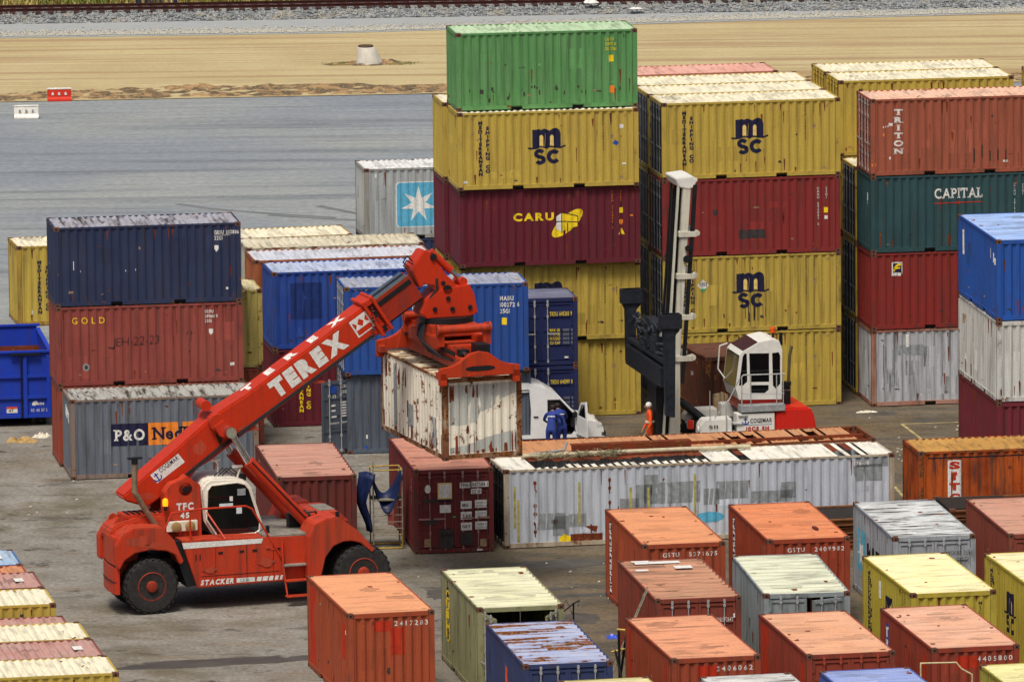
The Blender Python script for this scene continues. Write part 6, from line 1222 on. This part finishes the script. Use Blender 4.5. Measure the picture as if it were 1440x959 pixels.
d = Dec(); d.text(P_WHITE, 'COGEMAR', 0, 0, .04, 1, width=.18, bold=.03, center=True); d.put(o, Matrix.Translation((.03, .03, 1.26)) @ frameM((0, 0, 0), (1, 0, 0), (0, .62, 1)))
J, sg = fig(3, ((-.24, .14, .82), (.24, .18, .86))); o = person('person in an orange high visibility suit behind the mast of the white handler', (4.44, 15.0, 0), 96, J, sg, {'cloth': HIVIS, 'trousers': HIVIS, 'skin': SKIN, 'boot': BOOT}, P_WHITE)
b = MB(); b.lathe([(.158, 1.08), (.162, 1.13)], (0, 0, 0), 'Z', 18); b.build('reflective_band', plain('reflective_tape', 'd8d8c8', .3), o)
# ---------------------------------------------------------------- blue skip
Kp = thing('waste_skip', 'large blue open waste skip with a rusty inside at the left edge', 'skip', (-17.85, 21.8, 0), 8.0)
M_SKIP = paint('skip_blue', '1a3cb4', '2848b8', .4, .06, .25, .5); M_SKIN = paint('skip_inside', '20409c', '6a3420', .9, .7, .4, .7); Wk, Dk = 2.55, 4.9
b = MB(); b.box(0, Wk, 0, .05, .28, 2.46); b.box(0, .05, .05, Dk, .28, 2.46); b.box(Wk - .05, Wk, .05, Dk, .28, 2.46); b.box(.05, Wk - .05, Dk - .05, Dk, .28, 2.60); b.build('skip_wall', M_SKIP, Kp)
MB().box(.05, Wk - .05, .05, Dk - .05, .28, .34).build('skip_floor', M_SKIN, Kp); b = MB(); b.box(.052, .06, .06, Dk - .06, .34, 2.0); b.box(Wk - .06, Wk - .052, .06, Dk - .06, .34, 2.0); b.box(.06, Wk - .06, Dk - .062, Dk - .052, .34, 1.95); b.build('rusted_lining', M_RUSTY, Kp)
for z in (.34, .98, 1.68): MB().box(-.01, Wk + .01, -.07, -.001, z - .06, z + .06).build('skip_rib', M_SKIP, Kp, bevel=.015)
for x in (.06, 1.68, 2.46): MB().box(x - .07, x + .07, -.11, -.072, .28, 2.40).build('skip_post', M_SKIP, Kp, bevel=.015)
b = MB(); b.box(-.06, Wk + .06, -.09, .08, 2.461, 2.54); b.box(-.06, .09, .081, Dk, 2.461, 2.55); b.box(Wk - .09, Wk + .06, .081, Dk, 2.461, 2.55); b.box(-.06, Wk + .06, Dk - .1, Dk + .06, 2.60, 2.68); b.build('skip_rim', M_SKIP, Kp, bevel=.015)
b = MB(); b.box(1.2, 2.2, -.16, -.09, 2.40, 2.46); b.cyl((1.55, -.12, .3), (1.55, -.12, 2.4), .03, 8); b.box(.5, .62, .3, 4.5, .05, .28); b.box(1.9, 2.02, .3, 4.5, .05, .28)
for x in (.3, 2.25): b.cyl((x - .12, .4, .14), (x + .12, .4, .14), .14, 14); b.cyl((x - .12, 4.4, .14), (x + .12, 4.4, .14), .14, 14)
b.build('skid_and_latch', M_BLACK, Kp)
d = Dec(); d.rect(P_WHITE, 1.05, .46, .36, .20, 1); d.rect(P_ORRED, 1.05, .60, .36, .07, 2); d.text(P_DARK, '47', 1.12, .49, .1, 2); d.ell(P_WHITE, 1.99, .76, .1, .07, .5, 1); d.text(P_WHITE, 'Brangeon'[0:0] + 'ens', 2.06, .70, .12, 2); d.text(P_WHITE, '02 40 57 08', 1.86, .48, .10, 2, width=.62, bold=0.); d.put(Kp, frameM((0, -.004, 0), (1, 0, 0), (0, 0, 1)))
# ---------------------------------------------------------------- rusty box behind the handler
DRST = (paint('dark_rust_box', '40241a', '5c2e1c', .8, .6, .6, .8), paint('dark_rust_roof', '5c3a2c', '6a4434', .6, .5, .4, .8))
c = container('rustbox', 'short dark rusty container with flaking cream paint, behind the white cab', 6.36, 18.7, 0, 15.5, 'Y', *DRST, L=L10, group='shipping containers with rusty white paint')
d = Dec(); M_FLAKE = paint('flaked_cream', 'c8b894', 'a8683a', .7, .6, .3, .8); d.poly(M_FLAKE, [(.25, .2), (.22, 1.35), (.55, 1.42), (.9, 1.25), (1.2, 1.3), (1.35, .9), (1.15, .6), (1.3, .25)], 1); d.poly(M_FLAKE, [(.9, 1.7), (1.3, 1.95), (1.5, 1.9), (1.4, 1.6), (1.05, 1.55)], 1); print_on(c, 'x0', d); e = Dec(); e.rect(P_GREY, 1.2, 1.75, .2, .14); print_on(c, 'yW', e)
# ---------------------------------------------------------------- collapsed flat racks
M_FRACK = paint('flat_rack_brown', '6e4426', '8a5a2c', .6, .5, .5, .8); M_PLANK = plain('rack_plank', '241e1a', .9, var=.35)
def rack(label, x, y, z, yaw):
    r = thing('flat_rack', label, 'flat rack', (x, y, z), yaw, 'collapsed flat racks lying in stacks')
    for y0 in (0, 2.25): b = MB(); b.box(0, 6.05, y0, y0 + .18, .0, .035); b.box(0, 6.05, y0 + .06, y0 + .12, .036, .165); b.box(0, 6.05, y0, y0 + .18, .166, .20); b.build('side_beam', M_FRACK, r)
    MB().box(.05, 6.0, .185, 2.245, .10, .16).build('deck', M_PLANK, r)
    for x0 in (.02, 3.9): MB().box(x0, x0 + 2.1, .2, 2.2,   .162, .235).build('folded_end_wall', M_PLANK, r, bevel=.01)
    for x0 in (.0, 5.87):
        for y0 in (-.004, 2.27): MB().box(x0, x0 + .178, y0, y0 + .165, .201, .255).build('corner_casting', M_CAST, r)
rx, ry = off(-.29, -1.70, 10.9, -2.75, 7.3); rn = random.Random(9)
for k in range(4): rack('collapsed brown flat rack in the stack before the patched white container, %s of four' % ('lowest', 'second', 'third', 'topmost')[k], rx + rn.uniform(-.05, .05), ry + rn.uniform(-.05, .05), k * .257, 10.9)
for k in range(5): rack('collapsed brown flat rack in the stack under the SITC sign, %s of five' % ('lowest', 'second', 'third', 'fourth', 'topmost')[k], 13.22 + rn.uniform(-.05, .05), -2.75 + rn.uniform(-.05, .05), k * .257, 8.8)
# ---------------------------------------------------------------- scrap lying on the rusted roofs
W4 = C_ALL['white40']['root'].matrix_basis if False else (Matrix.Translation((-.29, -1.70, 0)) @ Matrix.Rotation(rad(10.9), 4, 'Z'))
def onroof(o, u, v, z, rot=0.): p = W4 @ Vector((u, v, z)); o.location = p; o.rotation_euler = (0, 0, rad(10.9 + rot)); return o
o = MB().box(0, 3.75, 0, .10, 0, .30).box(0, 3.75, .101, .5, .0, .03).box(0, 3.75, .101, .35, .27, .30).build('steel_channel', M_RUSTY, bevel=.008); tag(onroof(o, 2.55, 2.18, HO + .005), 'rust red steel channel lying along the roofs of the two long containers', 'steel channel')
o = MB().cyl((0, 0, .075), (7.2, 0, .075), .072, 12).build('pale_pipe', plain('weathered_pipe', 'b8b094', .7, var=.2), smooth=.6); tag(onroof(o, .9, 1.92, HO + .003), 'long pale pipe lying across the rusted white roof', 'pipe')
o = MB().tube([(0, 0, .05), (1.4, .25, .12), (1.55, .55, .30)], .04, 8).build('bent_bar', M_GREY); tag(onroof(o, .95, 2.15, HO + .01), 'bent grey bar on the left end of the rusted white roof', 'bar')
b = MB(); rn = random.Random(12)
for i in range(46):
    x, y = rn.uniform(0, 2.6), rn.uniform(-.3, .3); p = [(x, y, .03)]
    for k in range(4): p.append((p[-1][0] + rn.uniform(-.35, .35), p[-1][1] + rn.uniform(-.2, .2), .03 + abs(rn.uniform(0, .22))))
    b.tube(p, .011, 4)
tag(onroof(b.build('wire_tangle', plain('old_wire', '8a8468', .8, var=.3)), 1.3, 1.55, HO + .0), 'tangle of thin wire heaped on the rusted white roof', 'wire')
o = MB().tube([(0, 0, .03), (1.2, -.25, .03), (2.6, -.3, .03)], .03, 6).build('curved_rod', M_RUSTY); o.location = W4 @ Vector((3.3, 3.9, HO + .01)); o.rotation_euler = (0, 0, rad(11)); tag(o, 'curved rusty rod on the orange container roof', 'rod')
# ---------------------------------------------------------------- scaffold frame with tarpaulin, oil drum
Q = thing('scaffold_frame', 'light metal scaffold frame with yellow foot bar beside the maroon doors', 'scaffold', (-4.27, -1.5, 0), 8.0)
M_SCF = plain('scaffold_tube', '8f8a78', .6, var=.25); M_YFR = plain('yellow_frame', 'b99a3c', .5, var=.2)
for x in (0, .89):
    for y in (0, .8): MB().cyl((x, y, 0), (x, y, 2.72 if (x, y) == (0, 0) else 2.46), .022, 8).build('upright', M_SCF, Q)
for z in (.45, .64, .84, 1.05, 1.28): b = MB(); b.cyl((0, 0, z), (.89, 0, z), .015, 6); b.build('rung', M_SCF, Q)
b = MB()
for y in (0, .8): b.cyl((0, y, .04), (.89, y, .04), .024, 8); b.cyl((0, y, 2.44), (.89, y, 2.44), .02, 8)
for x in (0, .89): b.cyl((x, 0, .04), (x, .8, .04), .024, 8); b.cyl((x, 0, 2.44), (x, .8, 2.44), .02, 8); b.cyl((x - .015, -.02, .04), (x - .015, -.02, .5), .018, 6)
b.build('foot_bar', M_YFR, Q); MB().box(-.02, .91, -.02, .82, 1.50, 1.54).build('platform_board', plain('scaffold_board', '8a8474', .8, var=.2), Q)
vs = []; fs = []; nu, nv = 26, 14
for i in range(nu + 1):
    t = i / nu
    for j in range(nv + 1):
        v = j / nv
        if t < .4: x = -.02 - .18 * math.sin(PI * t / .4) ** 2 - .1 * (1 - t / .4); z = .55 + (2.42 - .55) * (t / .4); 
        else: q = (t - .4) / .6; x = -.02 + .93 * q; z = 2.44 - .80 * math.sin(PI * min(1, q * 1.02)) ** .7 * (1 - .25 * q)
        f = .05 * math.sin(v * 9 + t * 5) + .04 * math.sin(v * 17 - t * 11); z2 = z - (.35 * (v - .5) ** 2 if t > .4 else 0)
        q = max(0, (t - .4) / .6); drop = (1 - v) ** 1.5 * .5 * math.sin(PI * min(1, q * 1.1)) ** .6 if t > .4 else 0
        vs.append((x + f * (1 if t < .4 else .2) - (.30 * v * math.sin(PI * t / .8) if t < .4 else 0), -.10 + .75 * v + .03 * math.sin(t * 14) - .06 * (t < .4), z2 - drop + f * (.3 if t < .4 else 1)))
for i in range(nu):
    for j in range(nv): a = i * (nv + 1) + j; fs.append((a, a + nv + 1, a + nv + 2, a + 1))
me = bpy.data.meshes.new('tarpaulin'); me.from_pydata(vs, [], fs); me.materials.append(plain('navy_tarp', '16244f', .55, var=.25, scale=4))
for p in me.polygons: p.use_smooth = True
o = link('tarpaulin', me); o.location = (-4.27, -1.5, 0); o.rotation_euler = (0, 0, rad(8)); tag(o, 'dark blue tarpaulin hanging over the scaffold frame', 'tarpaulin'); m = o.modifiers.new('t', 'SOLIDIFY'); m.thickness = .01
o = MB().lathe([(.27, 0), (.29, .02), (.285, .28), (.30, .30), (.285, .32), (.285, .58), (.30, .60), (.285, .62), (.285, .87), (.29, .89), (.26, .88), (.25, .86)], n=28).build('oil_drum', paint('drum_paint', '8a2c26', 'b8b0a8', .5, .3, .4), smooth=.5); o.location = (-3.62, 2.9, 0); tag(o, 'dark red steel drum behind the scaffold frame', 'drum')
# ---------------------------------------------------------------- barriers and manhole on the far side
def barrier(label, x, y, yaw, m1, m2):
    r = thing('road_barrier', label, 'barrier', (x, y, .01), yaw, 'plastic road barriers at the edge of the lot')
    b = MB(); n = [(-.22, 0), (.22, 0), (.20, .10), (.10, .18), (.07, .50), (-.07, .50), (-.10, .18), (-.20, .10)]
    b.add([(-.52, a, z) for a, z in n] + [(.52, a, z) for a, z in n], [tuple(range(8)), tuple(range(15, 7, -1))] + [(i, i + 8, (i + 1) % 8 + 8, (i + 1) % 8) for i in range(8)]); b.build('barrier_body', m1, r, bevel=.015)
    MB().box(-.53, .53, -.085, .085, .50, .565).build('barrier_top', m2, r, bevel=.02)
    for x0 in (-.28, 0, .28): MB().prism([(x0 - .05, .26), (x0 + .05, .26), (x0 + .04, .36), (x0 - .02, .40), (x0 - .05, .34)], -.125, -.105).build('barrier_slot', P_WHITE if m1 is not M_BW else P_GREY, r)
M_BW = plain('barrier_white', 'e6e4dc', .5); M_BR = plain('barrier_red', 'c8301c', .45)
barrier('red plastic road barrier with a white top on the dirt edge', -19.55, 107.7, 4, M_BR, M_BW); barrier('white plastic road barrier on the grey lot, nearer than the red one', -20.65, 101.9, 3, M_BW, M_BW)
mh = thing('manhole_cone', 'pale concrete manhole cone with a dark lid standing in the sand', 'manhole', (-6.3, 119.2, .03)); b = MB(); n = 28; M_CONC = plain('pale_concrete', 'c6c4bc', .85, var=.12, scale=3)
rings = ((.60, 0, .0), (.585, .05, .12), (.46, -.06, .62), (.40, -.10, .78), (.36, -.11, .80)); vs = [(r * math.cos(2 * PI * i / n) + o_, r * math.sin(2 * PI * i / n), z) for r, o_, z in rings for i in range(n)]
b.add(vs, [(j * n + i, j * n + (i + 1) % n, (j + 1) * n + (i + 1) % n, (j + 1) * n + i) for j in range(4) for i in range(n)] + [tuple(range(4 * n, 5 * n))]); b.build('concrete_cone', M_CONC, mh, smooth=.6); MB().lathe([(.33, .80), (.35, .82), (.33, .88), (.05, .89)], (-.11, 0, 0), n=28).build('manhole_lid', plain('rusty_lid', '4e3e30', .8, var=.3), mh, smooth=.5)
stuff(grid('soil_heap', -8.4, -3.9, 50, lambda x: 118.3, lambda x: 120.4, 16, lambda x, y, t: .0 + math.sin(PI * t) * max(0, 1 - abs(x + 6.2) / 2.3) ** .5 * (.13 + .28 * max(0, NZ(x, y, 1.6))), M_DIRT)); grass_field('weeds', 120, lambda rs: (rs.choice((-4.9, -7.6)) + rs.normal(0, .4), 119 + rs.uniform(-.4, .6), .05), .05, .13, M_GR[1])
# ---------------------------------------------------------------- small things between the containers
def ladder(label, a, b_, w=.46, n=9):
    r = thing('ladder', label, 'ladder', (0, 0, 0)); a, b_ = Vector(a), Vector(b_); s = Vector((0, 1, 0)) * w / 2
    for q in (-1, 1): MB().cyl(a + s * q, b_ + s * q, .02, 6).build('ladder_rail', M_SCF, r)
    for i in range(n): p = a.lerp(b_, (i + .7) / (n + .4)); MB().cyl(p - s, p + s, .014, 6).build('ladder_rung', M_SCF, r)
ladder('aluminium ladder leaning on the left side of the brown container', (2.50, -23.2, 0), (3.70, -23.1, 2.78))
o = MB().tube([(10.72, -34.5, 0), (10.72, -34.5, 2.82), (11.66, -34.5, 2.83), (11.80, -34.5, 2.66), (12.08, -34.5, 2.5), (12.12, -34.5, 0)], .022, 8).build('bent_pole', plain('cream_pole', 'c8b88c', .5)); tag(o, 'bent cream metal hoop standing before the salmon roofed container', 'hoop')
b = MB(); b.tube([(1.62, -24.35, 0), (1.62, -24.35, 2.62)], .025, 6); b.tube([(1.36, -24.9, 2.5), (1.62, -24.35, 2.60), (1.78, -24.2, 2.66), (1.74, -24.3, 2.5)], .02, 5); b.tube([(1.25, -24.9, 2.55), (1.42, -24.6, 2.75), (1.60, -24.35, 2.3)], .008, 4); tag(b.build('cable_pole', M_BLACK), 'thin dark pole with looped cable at the open doors of the olive container', 'pole')
tz = thing('trestle', 'yellow and black folding trestle squeezed between the front rows', 'trestle', (2.75, -25.6, 0))
for p, m in ((((.05, 0, 2.1), (.30, 0, 2.08)), M_YFR), (((-.1, .1, 1.45), (.3, .1, 1.55)), M_YFR), (((.3, .1, 2.05), (.3, .1, 1.5)), M_YFR), (((.1, 0, 2.1), (.12, 0, 0)), M_BLACK), (((.0, .1, 1.5), (.34, -.4, 0)), M_BLACK), (((.3, .0, 1.9), (.05, .6, 0)), M_BLACK)): MB().tube(p, .035, 6).build('trestle_bar', m, tz)
def crumple(name, label, cat, x, y, z, a, b_, h, m, seed):
    rn = random.Random(seed); n = 9; vs = [(a * (i / (n - 1) - .5) + rn.uniform(-.04, .04) * a, b_ * (j / (n - 1) - .5) + rn.uniform(-.04, .04) * b_, .006 + h * rn.random() ** 2 * math.sin(PI * i / (n - 1)) ** .5 * math.sin(PI * j / (n - 1)) ** .5) for i in range(n) for j in range(n)]
    me = bpy.data.meshes.new(name); me.from_pydata(vs, [], [(i * n + j, i * n + n + j, i * n + n + j + 1, i * n + j + 1) for i in range(n - 1) for j in range(n - 1)]); me.materials.append(m); o = link(name, me); o.location = (x, y, z); o.rotation_euler = (0, 0, rn.uniform(-.3, .3)); return tag(o, label, cat)
M_LIT = plain('litter_white', 'd8d2c0', .8, var=.2); M_CARD = plain('litter_card', 'a88c5c', .9, var=.25)
crumple('plastic_sheet', 'crumpled bright blue plastic sheet on the ground left of the brown container', 'plastic sheet', 2.9, -15.9, 0, .55, .5, .12, plain('blue_plastic', '3a56c8', .4), 1)
crumple('rubbish', 'crushed white and brown rubbish on the ground before the blue skip', 'rubbish', -16.15, 19.0, 0, 1.0, .7, .22, M_CARD, 2); crumple('rubbish', 'small white scrap heap beside the brown rubbish at the skip', 'rubbish', -15.55, 19.9, 0, .5, .6, .2, M_LIT, 3)
crumple('rubbish', 'pale rag on the ground in front of the rusty corner post', 'rubbish', 11.8, 23.0, 0, .7, .25, .08, M_LIT, 4); crumple('crumpled_sheet', 'crumpled pale sheet bunched on top of the pale yellow container', 'sheet', -8.95, 17.2, 2 * H8, .55, .9, .38, M_CARD, 5)
b = MB(); rn = random.Random(31)
for i in range(80):
    x, y = rn.choice(((rn.uniform(11, 15.2), rn.uniform(9, 22)), (rn.uniform(-18, -8), rn.uniform(5, 14)), (rn.uniform(-3, 4), rn.uniform(-12, -4)), (rn.gauss(12.6, .25), rn.gauss(14.6, .8)))); s = rn.uniform(.015, .05); b.add([(x - s, y - s, .008), (x + s, y - s * .6, .01), (x + s * .7, y + s, .03 + s * .5), (x - s, y + s, .012)], [(0, 1, 2, 3)])
stuff(b.build('litter', plain('litter_mixed', 'a8a294', .8, var=.4, scale=2)))
crumple('white_bag', 'white plastic bag caught on the ballast near the rails', 'bag', 3.9, 138.2, .52, .7, .6, .3, P_WHITE, 6); crumple('white_bag', 'flat white plastic bag on the gravel below the ballast', 'bag', 6.0, 137.4, .3, .6, .3, .1, P_WHITE, 7)
o = MB().box(-1.0, 1.0, 0, 1.6, 0, 1.7).box(-1.05, 1.05, -.03, -.001, .1, .2).build('storage_box', paint('indigo_box', '25264a', '30325a', .5, .1, .3), bevel=.03); o.location = (-16.7, 141.6, .2); tag(o, 'dark indigo box standing in the grass beyond the rails', 'box')

# ---------------------------------------------------------------- working wear on every box that shows
for i, (k, c) in enumerate(list(C_ALL.items())):
    if k.startswith(('s2r0', 's2r1', 's2r2', 's2p', 's3q', 's4_', 's1b')): continue
    fs = (['y0'] + (['x0'] if c['ends'] == 'wall' else [])) if c['kind'] == 'X' else ((['x0'] if c['ends'] == 'wall' else []) + ['yW'])
    if k == 'hung': fs = []
    wear(c, fs, 100 + i, c['walls'], c['roofm'], {'d0': .4, 'd1': .4, 'e0': .2, 'e1': .2, 'G': .5, 'green': .8, 'white40': .5, 'sitc': .5}.get(k, 1.0))
c = C_ALL['hung']; rn = random.Random(77)
for f, W in (('yW', c['L']), ('x0', WD)):
    d = Dec()
    for i in range(int(W * 9)):
        u = rn.uniform(.2, W - .2); h = rn.uniform(.05, .6); w = rn.choice((.18, .18, rn.uniform(.2, 2.2 - h), 2.22 - h)); q = rn.uniform(.012, .055); n = 7
        d.poly(M_RUSTY, [(u - q * rn.uniform(.4, 1.2), w), (u + q * rn.uniform(.3, 1), w), (u + q * rn.uniform(.5, 1.4), w + h * .4), (u + q * rn.uniform(.2, .8), w + h), (u - q * rn.uniform(.2, .8), w + h * .95), (u - q * rn.uniform(.5, 1.3), w + h * .5)], 2)
    print_on(c, f, d, 'rust_runs')
